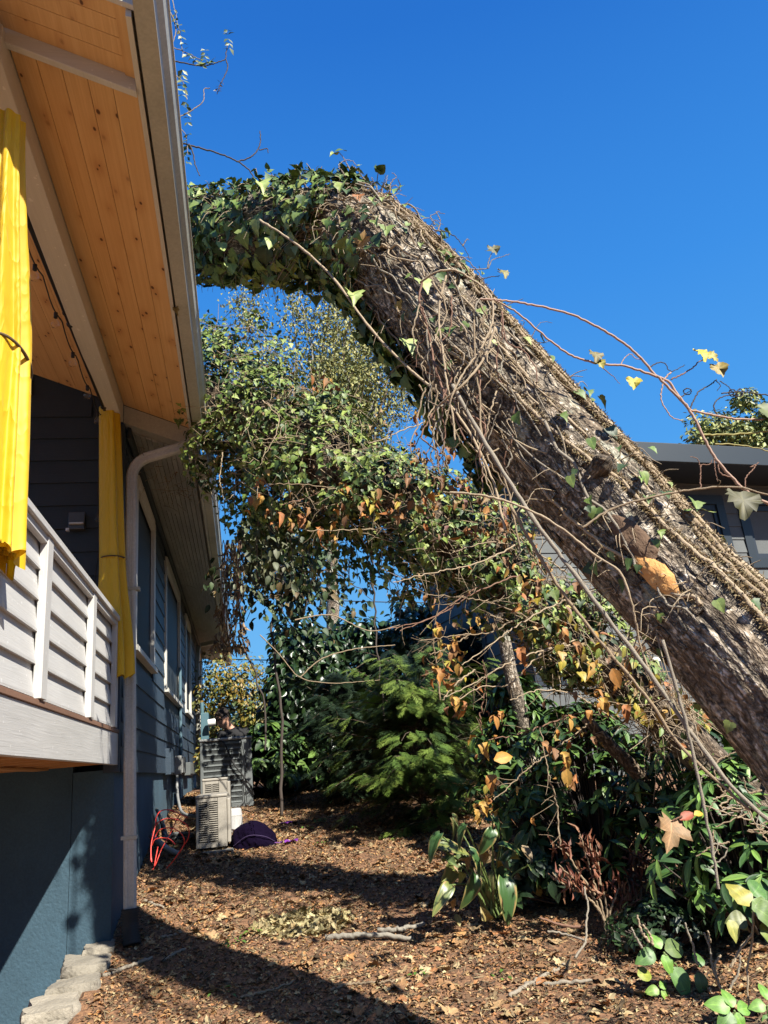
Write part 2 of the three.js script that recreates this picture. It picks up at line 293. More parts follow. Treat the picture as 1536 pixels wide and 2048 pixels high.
  part(house, 'fascia_board', box(sx1 + 0.022, 4.03, ZC - 0.13, sx1 + 0.045, 4.26, ZE - 0.35, 0.002), cream);
  part(house, 'gutter', prismZ(gut(sx1 + 0.047, 4.06), ZC - 0.10, ZE - 0.36), metalWhite);
  // porch roof: pine boards lengthways, a white cross trim, pine boards crossways under the gable end
  const px0 = -0.874, px1 = -0.355, zNear = -2.60, zGable = -2.27, zPE = ZC + 0.01;
  const soff = part(house, 'porch_soffit', prismZ([[px0 - 0.03, roofY(px0 - 0.03) + 0.024], [px1 + 0.02, roofY(px1 + 0.02) + 0.024], [px1 + 0.02, roofY(px1 + 0.02) + 0.05], [px0 - 0.03, roofY(px0 - 0.03) + 0.05]], zNear, zPE), pineDeck);
  const NP = 5;
  for (let i = 0; i < NP; i++) {
    const a = lerp(px0, px1, i / NP) + 0.0012, b = lerp(px0, px1, (i + 1) / NP) - 0.0012;
    part(soff, 'soffit_board', prismZ([[a, roofY(a)], [b, roofY(b)], [b, roofY(b) + 0.022], [a, roofY(a) + 0.022]], zNear - 0.03, zPE, 0.001), pine);
  }
  const gabl = part(house, 'gable_soffit', prismZ([[-2.4, roofY(-2.4) + 0.065], [px1 + 0.02, roofY(px1 + 0.02) + 0.065], [px1 + 0.02, roofY(px1 + 0.02) + 0.08], [-2.4, roofY(-2.4) + 0.08]], zGable, zNear), pineDeck);
  for (let i = 0; i < 4; i++) {
    const a = lerp(zGable, zNear, i / 4) - 0.001, b = lerp(zGable, zNear, (i + 1) / 4) + 0.001;
    part(gabl, 'soffit_board', prismZ([[-2.4, roofY(-2.4) + 0.042], [px1 - 0.045, roofY(px1 - 0.045) + 0.042], [px1 - 0.045, roofY(px1 - 0.045) + 0.064], [-2.4, roofY(-2.4) + 0.064]], a, b, 0.001), pine);
  }
  part(gabl, 'edge_board', prismZ([[px1 - 0.044, roofY(px1 - 0.044) + 0.03], [px1 + 0.004, roofY(px1) + 0.03], [px1 + 0.004, roofY(px1) + 0.064], [px1 - 0.044, roofY(px1 - 0.044) + 0.064]], zGable, zNear + 0.001, 0.002), pine);
  part(house, 'rake_board', prismZ([[-2.4, roofY(-2.4) + 0.02], [px1 + 0.05, roofY(px1 + 0.05) + 0.02], [px1 + 0.05, roofY(px1 + 0.05) + 0.22], [-2.4, roofY(-2.4) + 0.22]], zGable + 0.025, zGable + 0.001, 0.003), white);
  part(house, 'cross_trim', prismZ([[-2.4, roofY(-2.4) - 0.035], [px1, roofY(px1) - 0.035], [px1, roofY(px1) + 0.06], [-2.4, roofY(-2.4) + 0.06]], zNear + 0.001, zNear - 0.032, 0.003), white);
  part(house, 'edge_trim', prismZ([[px1 + 0.001, roofY(px1) - 0.015], [px1 + 0.022, roofY(px1) - 0.018], [px1 + 0.022, roofY(px1) + 0.1], [px1 + 0.001, roofY(px1) + 0.1]], zGable - 0.002, zPE), white);
  const pg = part(house, 'gutter', prismZ(gut(px1 + 0.036, 4.235), -2.12, ZC + 0.005), metalWhite, 'white rain gutter along the porch eave');
  part(house, 'fascia_board', box(px1 + 0.024, 4.30, zGable, px1 + 0.034, 4.46, zPE, 0.002), cream);
  // beam over the rail, ceiling behind it, back wall of the porch
  const bm = part(house, 'porch_beam', box(-1.0, 4.315, -2.56, -0.877, roofY(-0.877) + 0.02, zPE, 0.004), white);
  part(house, 'porch_post', box(-1.0, 1.9, -2.46, -0.885, 4.5, -2.575, 0.006), white);
  const ceil = part(house, 'porch_ceiling', prismZ([[-4.2, roofY(-4.2) + 0.03], [-0.99, roofY(-0.99) + 0.03], [-0.99, roofY(-0.99) + 0.06], [-4.2, roofY(-4.2) + 0.06]], -2.6, zPE - 0.2), pineDeck);
  for (let i = 0; i < 26; i++) { const a = lerp(-4.2, -1.005, i / 26) + 0.001, b = lerp(-4.2, -1.005, (i + 1) / 26) - 0.001; part(ceil, 'ceiling_board', prismZ([[a, roofY(a)], [b, roofY(b)], [b, roofY(b) + 0.022], [a, roofY(a) + 0.022]], -2.62, zPE - 0.02, 0.001), pine); }
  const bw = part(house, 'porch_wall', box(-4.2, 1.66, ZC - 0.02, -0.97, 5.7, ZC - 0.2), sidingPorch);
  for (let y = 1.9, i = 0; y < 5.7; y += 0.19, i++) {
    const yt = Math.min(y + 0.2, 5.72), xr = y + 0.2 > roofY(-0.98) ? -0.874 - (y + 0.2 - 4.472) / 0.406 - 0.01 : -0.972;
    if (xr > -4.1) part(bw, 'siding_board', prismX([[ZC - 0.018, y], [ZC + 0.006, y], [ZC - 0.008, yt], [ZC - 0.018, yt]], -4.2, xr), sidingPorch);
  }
  // closing gusset between porch roof and house eave
  part(house, 'eave_end_panel', prismZ([[-0.874, 4.314], [-0.345, 4.10], [-0.345, roofY(-0.345) - 0.004], [-0.874, roofY(-0.874) - 0.004]], ZC + 0.008, ZC - 0.128), cream);
  // shingle roof above everything
  part(house, 'roof', prismZ([[-4.4, roofY(-4.4) + 0.1], [-0.3, roofY(-0.3) + 0.1], [-0.3, roofY(-0.3) + 0.16], [-4.4, roofY(-4.4) + 0.16]], zGable + 0.05, ZE - 0.4), M(0.045, 0.045, 0.048, 0.95, { bumpMap: grit, bumpScale: 0.01 }));
  // downspout: elbow from the gutter across to the corner, then straight down, with pleats at the bends
  const rect = (w, d) => [[-w, -d], [w, -d], [w, d], [-w, d]];
  const spoutWhite = M(0.74, 0.73, 0.69, 0.5, { map: blotch });
  function spout(pts, w = 0.041, d = 0.03, side = V(0, 0, 1)) {
    const pos = [], idx = [], c = w * 0.28, prof = [[-w + c, -d], [-w / 3, -d], [-w / 3 + .004, -d + .004], [w / 3 - .004, -d + .004], [w / 3, -d], [w - c, -d], [w, -d + c], [w, d - c], [w - c, d], [w / 3, d], [w / 3 - .004, d - .004], [-w / 3 + .004, d - .004], [-w / 3, d], [-w + c, d], [-w, d - c], [-w, -d + c]], K = prof.length;
    for (let i = 0; i < pts.length; i++) {
      const t = V(0, 0, 0).subVectors(pts[Math.min(i + 1, pts.length - 1)], pts[Math.max(0, i - 1)]).normalize(), b = V(0, 0, 0).crossVectors(t, side).normalize(), s = V(0, 0, 0).crossVectors(b, t);
      for (const [x, y] of prof) { const p = pts[i].clone().addScaledVector(b, x).addScaledVector(s, y); pos.push(p.x, p.y, p.z); }
      if (i) for (let k = 0; k < K; k++) { const A = (i - 1) * K + k, B = (i - 1) * K + (k + 1) % K; idx.push(A, B, A + K, B, B + K, A + K); }
    }
    const g = new THREE.BufferGeometry(); g.setAttribute('position', new THREE.Float32BufferAttribute(pos, 3)); g.setIndex(idx); const q = toCreasedNormals(g, 0.6); return metricUV(q, 0, 0, 1);
  }
  const A = V(-0.285, 4.24, ZC + 0.035), B = V(-0.305, 4.13, ZC + 0.035), C = V(-0.42, 4.075, ZC + 0.035), D = V(-0.70, 3.985, ZC + 0.035), E = V(-0.795, 3.93, ZC + 0.035), F = V(-0.80, 3.82, ZC + 0.035);
  const bend = (a, b, c, n) => { const o = []; for (let i = 0; i <= n; i++) { const t = i / n, p = a.clone().multiplyScalar((1 - t) * (1 - t)).addScaledVector(b, 2 * t * (1 - t)).addScaledVector(c, t * t); o.push(p); } return o; };
  const ds = part(house, 'downspout', spout([F, V(-0.795, 2.6, ZC + 0.035), V(-0.778, 1.5, ZC + 0.035), V(-0.765, 0.66, ZC + 0.035)]), spoutWhite, 'white downspout down the house corner');
  for (const b of [bend(A, B, C, 9), bend(D, E, F, 9)]) part(ds, 'elbow', spout(b), spoutWhite);
  part(ds, 'offset_pipe', spout([C, D]), spoutWhite);
  part(ds, 'drain_boot', (() => { const pts = smooth([V(-0.765, 0.72, ZC + 0.035), V(-0.762, 0.62, ZC + 0.04), V(-0.745, 0.5, ZC + 0.08)], 26); return tube(pts, (t) => 0.058 + 0.006 * Math.sin(t * 75), 16); })(), rubber, 'black corrugated drain pipe');
  for (const y of [1.15, 2.9]) part(ds, 'strap', box(-0.83, y, ZC + 0.0025, -0.725, y + 0.025, ZC + 0.069, 0.002), metalWhite);
  // second downspout far along the wall
  const z2 = -15.7, d2 = part(house, 'downspout', spout([V(XW + 0.09, 4.0, z2), V(XW + 0.07, 3.9, z2), V(XW + 0.055, 3.7, z2), V(XW + 0.055, 1.35, z2)]), metalWhite, 'white downspout near the far end of the side wall');
  part(d2, 'offset_pipe', spout([V(-0.30, 4.1, z2), V(XW + 0.12, 4.02, z2)]), metalWhite);
}

// ---------------------------------------------------------------- deck with its white rail
{
  const zA = -2.5, zB = -5.93, F0 = 1.648, F1 = 1.862;
  const deck = thing('porch_deck', 'white boarded porch deck railing standing above the blue foundation wall', 'deck', V(XW, F0, -4.2));
  part(deck, 'rim_board', box(XW - 0.035, F0, zA, XW, F1, zB - 0.06, 0.003), whiteRail);
  part(deck, 'deck_board_edge', box(XW - 0.4, F1 + 0.001, zA, XW + 0.008, F1 + 0.027, zB - 0.05, 0.003), M(0.30, 0.16, 0.10, 0.75, { map: blotch }));
  for (let i = 0; i < 14; i++) part(deck, 'deck_board', box(XW - 0.41 - i * 0.14, F1 + 0.001, zA, XW - 0.41 - i * 0.14 - 0.134, F1 + 0.026, zB - 0.05, 0.002), pineDeck);
  for (let i = 0; i < 9; i++) { const z = zA - 0.1 - i * 0.42; part(deck, 'joist', box(XW - 2.9, F0 + 0.012, z, XW - 0.037, F1 - 0.002, z - 0.04), pineDeck); }
  part(deck, 'ledger', box(-3.9, F0 + 0.02, zB - 0.015, XW - 0.038, F1 - 0.004, zB - 0.055), pineDeck);
  part(deck, 'girder', box(XW - 0.45, F0 - 0.0, zA, XW - 0.55, F0 + 0.01, zB - 0.01), pineDeck);
  const rail = part(deck, 'railing', box(XW - 0.055, 2.632, zA, XW + 0.030, 2.668, zB, 0.004), whiteRail, 'white cap rail');
  const n = 5, y0 = 1.9, y1 = 2.615, st = (y1 - y0) / n;
  for (let k = 0; k < n; k++) { const y = y0 + k * st; part(rail, 'rail_board', prismZ([[XW - 0.052, y + 0.004], [XW - 0.012, y], [XW - 0.012, y + 0.012], [XW - 0.034, y + st + 0.006], [XW - 0.052, y + st + 0.002]], zA, zB + 0.04, 0.0015), whiteRail); }
  for (const z of [-2.55, -3.63, -4.80]) part(rail, 'rail_post', box(XW - 0.02, 1.893, z, XW + 0.018, 2.631, z - 0.10, 0.003), whiteRail);
  part(rail, 'rail_post', box(XW - 0.02, 1.893, -5.72, XW + 0.016, 2.631, -5.82, 0.003), whiteRail);
  part(rail, 'rail_cap_trim', box(XW - 0.018, 2.595, zA, XW + 0.012, 2.630, zB + 0.03, 0.002), whiteRail);
}

// ---------------------------------------------------------------- yellow curtains, rod, string lights
const yellow = new THREE.MeshPhysicalMaterial({ color: new THREE.Color().setRGB(0.70, 0.44, 0.003), roughness: 0.6, bumpMap: weave, bumpScale: 0.01, side: DS, transmission: 0.22, thickness: 0 });
const rope = M(0.10, 0.065, 0.03, 0.8, { bumpMap: fine, bumpScale: 0.002 });
// a gathered cloth: columns of folds; centre line, half width and depth change with height
function curtain(name, label, o) {
  const c = thing(name, label, 'curtain', o.c(1), 'yellow curtains tied on the porch');
  const NU = 220, NVv = 90, pos = [], uv = [], idx = [];
  for (let j = 0; j <= NVv; j++) {
    const v = j / NVv, ctr = o.c(v), w = o.w(v), dp = o.d(v);
    for (let i = 0; i <= NU; i++) {
      const a = i / NU * 2 * Math.PI, wob = 0.25 * noise(v * 1.8, i * 0.03, o.seed);
      const f = Math.sin(a * o.folds + 1.2 * Math.sin(a * 2 + o.seed) + wob * 3) * (0.20 + 0.10 * Math.sin(a * 3 + o.seed)), sag = 0.022 * noise(v * 5, Math.cos(a) * 2, o.seed + 4 + Math.sin(a) * 2);
      const q = 1 + f * (0.55 + 0.45 * v) + sag;
      const hem = j === NVv ? 0.018 * Math.sin(a * 7 + o.seed) + o.hem * Math.cos(a) : 0;
      pos.push(ctr.x + Math.sin(a) * dp * q, ctr.y + hem, ctr.z - Math.cos(a) * w * q); uv.push(i / NU * 1.2, v * 1.9);
      if (j && i < NU) { const A = (j - 1) * (NU + 1) + i, B = A + NU + 1; idx.push(A, A + 1, B, A + 1, B + 1, B); }
    }
  }
  const g = new THREE.BufferGeometry(); g.setAttribute('position', new THREE.Float32BufferAttribute(pos, 3)); g.setAttribute('uv', new THREE.Float32BufferAttribute(uv, 2)); g.setIndex(idx); g.computeVertexNormals();
  part(c, 'cloth', g, yellow);
  // rolled layers seen from below at the hem
  const hemL = [];
  for (let k = 1; k < 4; k++) { const ctr = o.c(1), pts = []; for (let i = 0; i <= 60; i++) { const a = i / 60 * 2 * Math.PI, q = (1 - k * 0.24) * (1 + 0.16 * Math.sin(a * o.folds + k)); pts.push(V(ctr.x + Math.sin(a) * o.d(1) * q, ctr.y + 0.012 * k, ctr.z - Math.cos(a) * o.w(1) * q)); }
    const p2 = [], id = []; for (let i = 0; i <= 60; i++) { p2.push(pts[i].x, pts[i].y, pts[i].z, pts[i].x, pts[i].y + 0.16, pts[i].z); if (i) id.push(2 * i - 2, 2 * i, 2 * i - 1, 2 * i, 2 * i + 1, 2 * i - 1); } const h = new THREE.BufferGeometry(); h.setAttribute('position', new THREE.Float32BufferAttribute(p2, 3)); h.setAttribute('uv', new THREE.Float32BufferAttribute(p2.flatMap((_, i) => i % 3 ? [] : [p2[i + 2], p2[i + 1]]), 2)); h.setIndex(id); h.computeVertexNormals(); hemL.push(h); }
  part(c, 'hem', hemL, yellow);
  // tie
  const tv = o.tie, ctr = o.c(tv), pts = []; for (let i = 0; i <= 40; i++) { const a = i / 40 * 2 * Math.PI; pts.push(V(ctr.x + Math.sin(a) * o.d(tv) * 1.12, ctr.y + o.tilt * Math.cos(a), ctr.z - Math.cos(a) * o.w(tv) * 1.12)); }
  part(c, 'tie_rope', tube(pts, (t) => 0.0065 + 0.0012 * Math.sin(t * 260), 8), rope);
  for (let k = 0; k < 2; k++) { const g2 = new THREE.TorusGeometry(0.03, 0.006, 8, 24); g2.rotateY(0.25); const p = o.c(0); g2.translate(p.x, p.y - 0.03, p.z + (k - 0.5) * 0.05); part(c, 'grommet', g2, M(0.6, 0.58, 0.52, 0.3, { metalness: 0.8 })); }
  return c;
}
curtain('yellow_curtain', 'big bright yellow curtain tied with rope at the left edge of the photo', { seed: 3, folds: 9, hem: -0.03, tie: 0.56, tilt: -0.03, c: (v) => V(-0.865, lerp(4.14, 2.33, v), lerp(-2.72, -2.90, sstep(0, 0.6, v))), w: (v) => lerp(0.075, 0.16, sstep(0, 0.5, v)) - 0.012 * Math.exp(-Math.pow((v - 0.56) / 0.06, 2)), d: (v) => lerp(0.05, 0.085, v) });
curtain('yellow_curtain', 'yellow curtain tied with dark cord hanging beside the white downspout', { seed: 8, folds: 5, hem: 0.02, tie: 0.585, tilt: 0.004, c: (v) => V(lerp(-0.962, -0.876, v), lerp(4.36, 2.25, v), -5.86), w: (v) => 0.10, d: (v) => v < 0.585 ? lerp(0.072, 0.08, v / 0.585) : lerp(0.08, 0.112, sstep(0.585, 0.95, v)) });
{
  const a = V(-1.03, 4.345, -2.66), b = V(-0.985, 4.325, -5.82);
  const rod = thing('curtain_rod', 'black metal curtain rod under the white porch beam', 'curtain rod', a);
  part(rod, 'bar', tube([a, b], [0.016], 12), darkMetal);
  for (const t of [0.03, 0.6, 0.97]) { const p = a.clone().lerp(b, t); part(rod, 'bracket', [tube([p.clone(), p.clone().add(V(0.0, 0.075, 0))], [0.009], 8), box(p.x - 0.05, p.y + 0.07, p.z - 0.012, p.x + 0.05, p.y + 0.085, p.z + 0.012, 0.003), (() => { const s = new THREE.SphereGeometry(0.024, 12, 8); s.translate(p.x, p.y, p.z); return s; })()], darkMetal); }
  const sl = thing('string_light', 'string of clear glass bulbs sagging along the curtain rod', 'string light', a);
  const N = 40, pts = []; for (let i = 0; i <= N; i++) { const t = i / N, p = a.clone().lerp(b, t); p.y -= 0.03 + 0.05 * Math.abs(Math.sin(t * Math.PI * 7)); p.x -= 0.03; pts.push(p); }
  part(sl, 'wire', tube(pts, [0.004], 6), rubber);
  const drop = []; for (let i = 0; i <= 18; i++) drop.push(V(-1.03 + 0.015 * Math.sin(i), lerp(4.25, 2.1, i / 18), -5.9)); part(sl, 'wire', tube(drop, [0.004], 6), rubber);
  const clear = new THREE.MeshPhysicalMaterial({ color: 0xffffff, transmission: 1, thickness: 0, roughness: 0.02, ior: 1.4 });
  for (const p0 of [...[3, 9, 15, 21, 27, 33, 38].map((i) => pts[i]), drop[6], drop[13]]) {
    part(sl, 'socket', tube([p0.clone(), p0.clone().add(V(0, -0.035, 0))], [0.012], 10), rubber);
    const bl = new THREE.LatheGeometry([[0.008, 0], [0.011, -0.012], [0.022, -0.03], [0.026, -0.045], [0.02, -0.062], [0.0, -0.07]].map(([x, y]) => new THREE.Vector2(x, y)), 14); bl.translate(p0.x, p0.y - 0.035, p0.z); part(sl, 'bulb', bl, clear);
  }
  const ob = thing('outlet_box', 'grey outlet box with an open cover on the dark porch wall', 'outlet box', V(-1.19, 3.40, ZC + 0.01));
  part(ob, 'case', box(-1.26, 3.40, ZC + 0.004, -1.14, 3.54, ZC + 0.05, 0.006), M(0.05, 0.055, 0.06, 0.5)); part(ob, 'cover', box(-1.25, 3.435, ZC + 0.051, -1.145, 3.45, ZC + 0.075, 0.003), M(0.4, 0.4, 0.38, 0.4)); part(ob, 'plug', box(-1.275, 3.385, ZC + 0.03, -1.25, 3.41, ZC + 0.06, 0.004), M(0.5, 0.5, 0.48, 0.4));
}

// ---------------------------------------------------------------- stones edging the slope under the deck
{
  const st = thing('stone_edging', 'pale concrete edging stones stepping down from the house corner', 'stone edging', V(-1, 0.4, -5.4));
  const r = rng(12), pale = [M(0.47, 0.42, 0.335, 0.9, { map: blotch, bumpMap: grit, bumpScale: 0.006 }), M(0.40, 0.36, 0.29, 0.9, { map: blotch, bumpMap: grit, bumpScale: 0.006 })];
  let z = -6.03;
  for (let i = 0; i < 7; i++) {
    const L = rnd(r, 0.18, 0.36), w = rnd(r, 0.2, 0.3) + i * 0.014, x = -0.955 - i * 0.028 + rnd(r, -0.03, 0.03), y = groundBase(-0.9, z + L / 2) - 0.012 + 0.008 * (i % 2);
    const g = new THREE.BoxGeometry(w, 0.08, L + 0.03, 10, 3, 10), p = g.attributes.position;
    for (let k = 0; k < p.count; k++) { const a = V(p.getX(k), p.getY(k), p.getZ(k)), s = Math.pow(Math.max(Math.abs(a.x / w * 2), Math.abs(a.y / 0.04), Math.abs(a.z / L * 2)), 1), q = a.clone().divide(V(w / 2, 0.04, L / 2)), l = Math.pow(Math.pow(Math.abs(q.x), 9) + Math.pow(Math.abs(q.y), 9) + Math.pow(Math.abs(q.z), 9), 1 / 9) || 1; a.multiplyScalar(s / l * (1 + 0.34 * noise(a.x * 8 + i * 3.7, a.y * 4, a.z * 8) + 0.08 * noise(a.x * 30 + i, a.y * 30, a.z * 30))); p.setXYZ(k, a.x, a.y, a.z); }
    g.computeVertexNormals(); const gg = mergeVertices(g); gg.computeVertexNormals(); metricUV(gg, i, i); gg.rotateY(rnd(r, -0.15, 0.15)); gg.rotateZ(rnd(r, -0.05, 0.12)); gg.translate(x, y, z + L / 2);
    part(st, 'stone', gg, pick(r, pale)); z += L;
  }
}
// ---------------------------------------------------------------- leaves: shapes and scattering
// a leaf lies in the XY plane, stalk end at the origin, tip towards +y, face towards +z
function fanLeaf(right, o = {}) {                                        // right-hand outline from stalk to tip, mirrored
  const fold = o.fold ?? 0.25, curl = o.curl ?? 0.2, crump = o.crump ?? 0, r = rng(o.seed ?? 1), cy = o.cy ?? 0.35;
  const out = [...right.map(([x, y]) => [x, y]), ...right.slice(0, -1).reverse().map(([x, y]) => [-x, y]).filter(([x]) => Math.abs(x) > 1e-4)];
  const zf = (x, y) => fold * Math.abs(x) - curl * (y - cy) * (y - cy) + crump * (r() - 0.5);
  const pos = [0, cy, zf(0, cy)], uv = [0.5, cy], idx = [];
  for (const [x, y] of out) { pos.push(x, y, zf(x, y)); uv.push(x + 0.5, y); }
  const n = out.length; for (let i = 0; i < n; i++) idx.push(0, 1 + i, 1 + (i + 1) % n);
  const g = new THREE.BufferGeometry(); g.setAttribute('position', new THREE.Float32BufferAttribute(pos, 3)); g.setAttribute('uv', new THREE.Float32BufferAttribute(uv, 2)); g.setIndex(idx); g.computeVertexNormals(); return g;
}
function bladeLeaf(w, o = {}) {                                          // long leaf on a midrib: rows of three points
  const N = o.n ?? 5, pos = [], uv = [], idx = [], fold = o.fold ?? 0.3, curl = o.curl ?? 0.25, p = o.p ?? 0.8, wav = o.wave ?? 0;
  for (let i = 0; i <= N; i++) { const t = i / N, h = i === N ? 0 : w * Math.pow(Math.sin(Math.PI * Math.min(0.999, Math.pow(t, p) * 0.97 + 0.03)), 0.8), z = -curl * t * t; pos.push(-h, t, z + fold * h + wav * Math.sin(i * 2.3), 0, t, z, h, t, z + fold * h - wav * Math.sin(i * 1.9)); uv.push(0, t, 0.5, t, 1, t); if (i) { const a = 3 * i - 3, b = 3 * i; idx.push(a, a + 1, b, a + 1, b + 1, b, a + 1, a + 2, b + 1, a + 2, b + 2, b + 1); } }
  const g = new THREE.BufferGeometry(); g.setAttribute('position', new THREE.Float32BufferAttribute(pos, 3)); g.setAttribute('uv', new THREE.Float32BufferAttribute(uv, 2)); g.setIndex(idx); g.computeVertexNormals(); return g;
}
const IVY = [
  fanLeaf([[0, 0], [0.16, -0.10], [0.40, -0.06], [0.50, 0.16], [0.34, 0.30], [0.36, 0.46], [0.18, 0.66], [0, 1]], { fold: 0.22, curl: 0.35 }),
  fanLeaf([[0, 0], [0.18, -0.12], [0.36, 0.0], [0.58, 0.12], [0.36, 0.32], [0.32, 0.5], [0.16, 0.72], [0, 1]], { fold: 0.35, curl: 0.2 }),
  fanLeaf([[0, 0], [0.2, -0.08], [0.42, 0.06], [0.44, 0.28], [0.3, 0.56], [0.12, 0.84], [0, 1]], { fold: 0.12, curl: 0.5 }),
];
IVY.push(fanLeaf([[0, 0], [0.2, -0.14], [0.44, -0.02], [0.54, 0.2], [0.34, 0.34], [0.4, 0.5], [0.16, 0.7], [0, 0.96]], { fold: 0.6, curl: 0.7, crump: 0.08, seed: 4 }), fanLeaf([[0, 0], [0.14, -0.06], [0.32, 0.02], [0.3, 0.3], [0.22, 0.5], [0.1, 0.8], [0, 1]], { fold: 0.15, curl: -0.3, crump: 0.05, seed: 6 }));
const OVATE = [bladeLeaf(0.30, { n: 4, curl: 0.3 }), bladeLeaf(0.26, { n: 4, curl: 0.1, fold: 0.5 })];
const RHODO = [bladeLeaf(0.145, { n: 5, curl: 0.25, fold: 0.35, p: 1.15 }), bladeLeaf(0.13, { n: 5, curl: 0.5, fold: 0.2, p: 1.15 }), bladeLeaf(0.15, { n: 5, curl: 0.05, fold: 0.5, p: 1.1 })];
const SMALL = [bladeLeaf(0.34, { n: 2, curl: 0.2, fold: 0.4 }), bladeLeaf(0.28, { n: 2, curl: -0.1, fold: 0.2 })];
const GRAPE = [1, 2, 3].map((s) => fanLeaf([[0, 0], [0.16, -0.14], [0.34, -0.16], [0.40, -0.02], [0.50, 0.04], [0.46, 0.18], [0.58, 0.28], [0.50, 0.36], [0.52, 0.52], [0.38, 0.56], [0.34, 0.72], [0.20, 0.74], [0.12, 0.88], [0, 0.98]], { fold: 0.3, curl: 0.4, crump: 0.24, seed: s * 5 }));
const SHRIVEL = [1, 2, 3].map((s) => fanLeaf([[0, 0], [0.14, 0.08], [0.26, 0.22], [0.2, 0.42], [0.24, 0.6], [0.1, 0.8], [0, 1]], { fold: 0.9, curl: 0.6, crump: 0.34, seed: s }));
const MAPLE = [1, 2, 3, 4].map((s) => fanLeaf([[0, 0], [0.10, -0.08], [0.36, -0.14], [0.30, 0.06], [0.58, 0.14], [0.50, 0.26], [0.62, 0.44], [0.36, 0.44], [0.22, 0.46], [0.28, 0.70], [0.14, 0.74], [0, 1]], { fold: 0.25, curl: 0.45, crump: 0.16, seed: s * 7 }));
const FLAKE = [1, 2, 3].map((s) => fanLeaf([[0, 0], [0.3, 0.1], [0.34, 0.4], [0.16, 0.62], [0.2, 0.85], [0, 1]], { fold: 0.5, curl: 0.5, crump: 0.3, seed: s * 11 }));
const leafQ = (() => { const m = new THREE.Matrix4(), x = V(0, 0, 0), y = V(0, 0, 0), z = V(0, 0, 0); return (tip, n) => { z.copy(n).normalize(); y.copy(tip).addScaledVector(z, -tip.dot(z)); if (y.lengthSq() < 1e-6) y.set(1, 0, 0).addScaledVector(z, -z.x); y.normalize(); x.crossVectors(y, z); return new THREE.Quaternion().setFromRotationMatrix(m.makeBasis(x, y, z)); }; })();
const rv = (r) => V(rnd(r, -1, 1), rnd(r, -1, 1), rnd(r, -1, 1));
// leaf materials: one per tint; glossy on evergreen leaves
const leafMats = new Map();
const leafTex = tex(256, 256, (u, v) => { const x = Math.abs(u - 0.5), m = 1 - sstep(0.008, 0.028, x), q = (v - x * 1.1) * 7, sv = 1 - sstep(0.03, 0.12, Math.abs(q - Math.round(q))), n = pf(u, v, 5, 5, 3, 200), f = vn(u * 60, v * 60, 60, 60, 203); const b = 198 + 44 * Math.max(m, sv * 0.55) + (n - 0.5) * 60 + (f - 0.5) * 22; return [b * (0.97 + 0.1 * (n - 0.5)), b, b * 0.95]; }, true);
function leafMat(c, rough) { const k = c.join() + rough; if (!leafMats.has(k)) leafMats.set(k, M(Math.min(1, c[0] * 1.3), Math.min(1, c[1] * 1.3), Math.min(1, c[2] * 1.3), rough, { side: DS, map: leafTex })); return leafMats.get(k); }
const PAL = {
  ivy: [[0.055, 0.10, 0.026], [0.085, 0.145, 0.034], [0.13, 0.19, 0.042], [0.21, 0.27, 0.065], [0.034, 0.066, 0.022], [0.165, 0.22, 0.05], [0.30, 0.35, 0.10]],
  ivy2: [[0.05, 0.09, 0.022], [0.085, 0.138, 0.030], [0.15, 0.21, 0.042], [0.23, 0.285, 0.06], [0.034, 0.06, 0.02], [0.30, 0.35, 0.09]],
  orange: [[0.42, 0.17, 0.035], [0.36, 0.12, 0.03], [0.46, 0.24, 0.05], [0.30, 0.13, 0.045], [0.22, 0.10, 0.045]],
  yellow: [[0.42, 0.30, 0.03], [0.36, 0.28, 0.04], [0.28, 0.24, 0.05], [0.25, 0.17, 0.04]],
  rhodo: [[0.045, 0.095, 0.027], [0.066, 0.13, 0.032], [0.105, 0.185, 0.04], [0.15, 0.235, 0.052], [0.034, 0.07, 0.024]],
  litter: [[0.42, 0.22, 0.11], [0.36, 0.175, 0.085], [0.47, 0.27, 0.14], [0.26, 0.13, 0.068], [0.50, 0.33, 0.18], [0.20, 0.105, 0.06], [0.45, 0.185, 0.08], [0.53, 0.38, 0.23], [0.15, 0.085, 0.05], [0.36, 0.235, 0.14], [0.50, 0.245, 0.10]],
  dead: [[0.28, 0.17, 0.09], [0.22, 0.12, 0.065], [0.34, 0.22, 0.12], [0.16, 0.09, 0.05]],
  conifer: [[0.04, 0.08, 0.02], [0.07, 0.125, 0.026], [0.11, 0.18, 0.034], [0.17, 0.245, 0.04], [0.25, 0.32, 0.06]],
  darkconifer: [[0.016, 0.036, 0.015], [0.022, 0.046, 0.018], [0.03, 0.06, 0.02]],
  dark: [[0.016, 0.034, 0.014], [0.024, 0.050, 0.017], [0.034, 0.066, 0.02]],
  gold: [[0.20, 0.17, 0.03], [0.26, 0.19, 0.03], [0.14, 0.14, 0.03], [0.09, 0.11, 0.03], [0.28, 0.16, 0.03]],
  birch: [[0.28, 0.26, 0.075], [0.37, 0.32, 0.10], [0.20, 0.205, 0.065], [0.44, 0.37, 0.13], [0.18, 0.18, 0.07]],
  fresh: [[0.10, 0.20, 0.03], [0.14, 0.25, 0.04], [0.17, 0.28, 0.05]],
};
const white1 = new Map(); const instMat = (rough) => { if (!white1.has(rough)) white1.set(rough, M(1, 1, 1, rough, { side: DS, map: leafTex })); return white1.get(rough); };
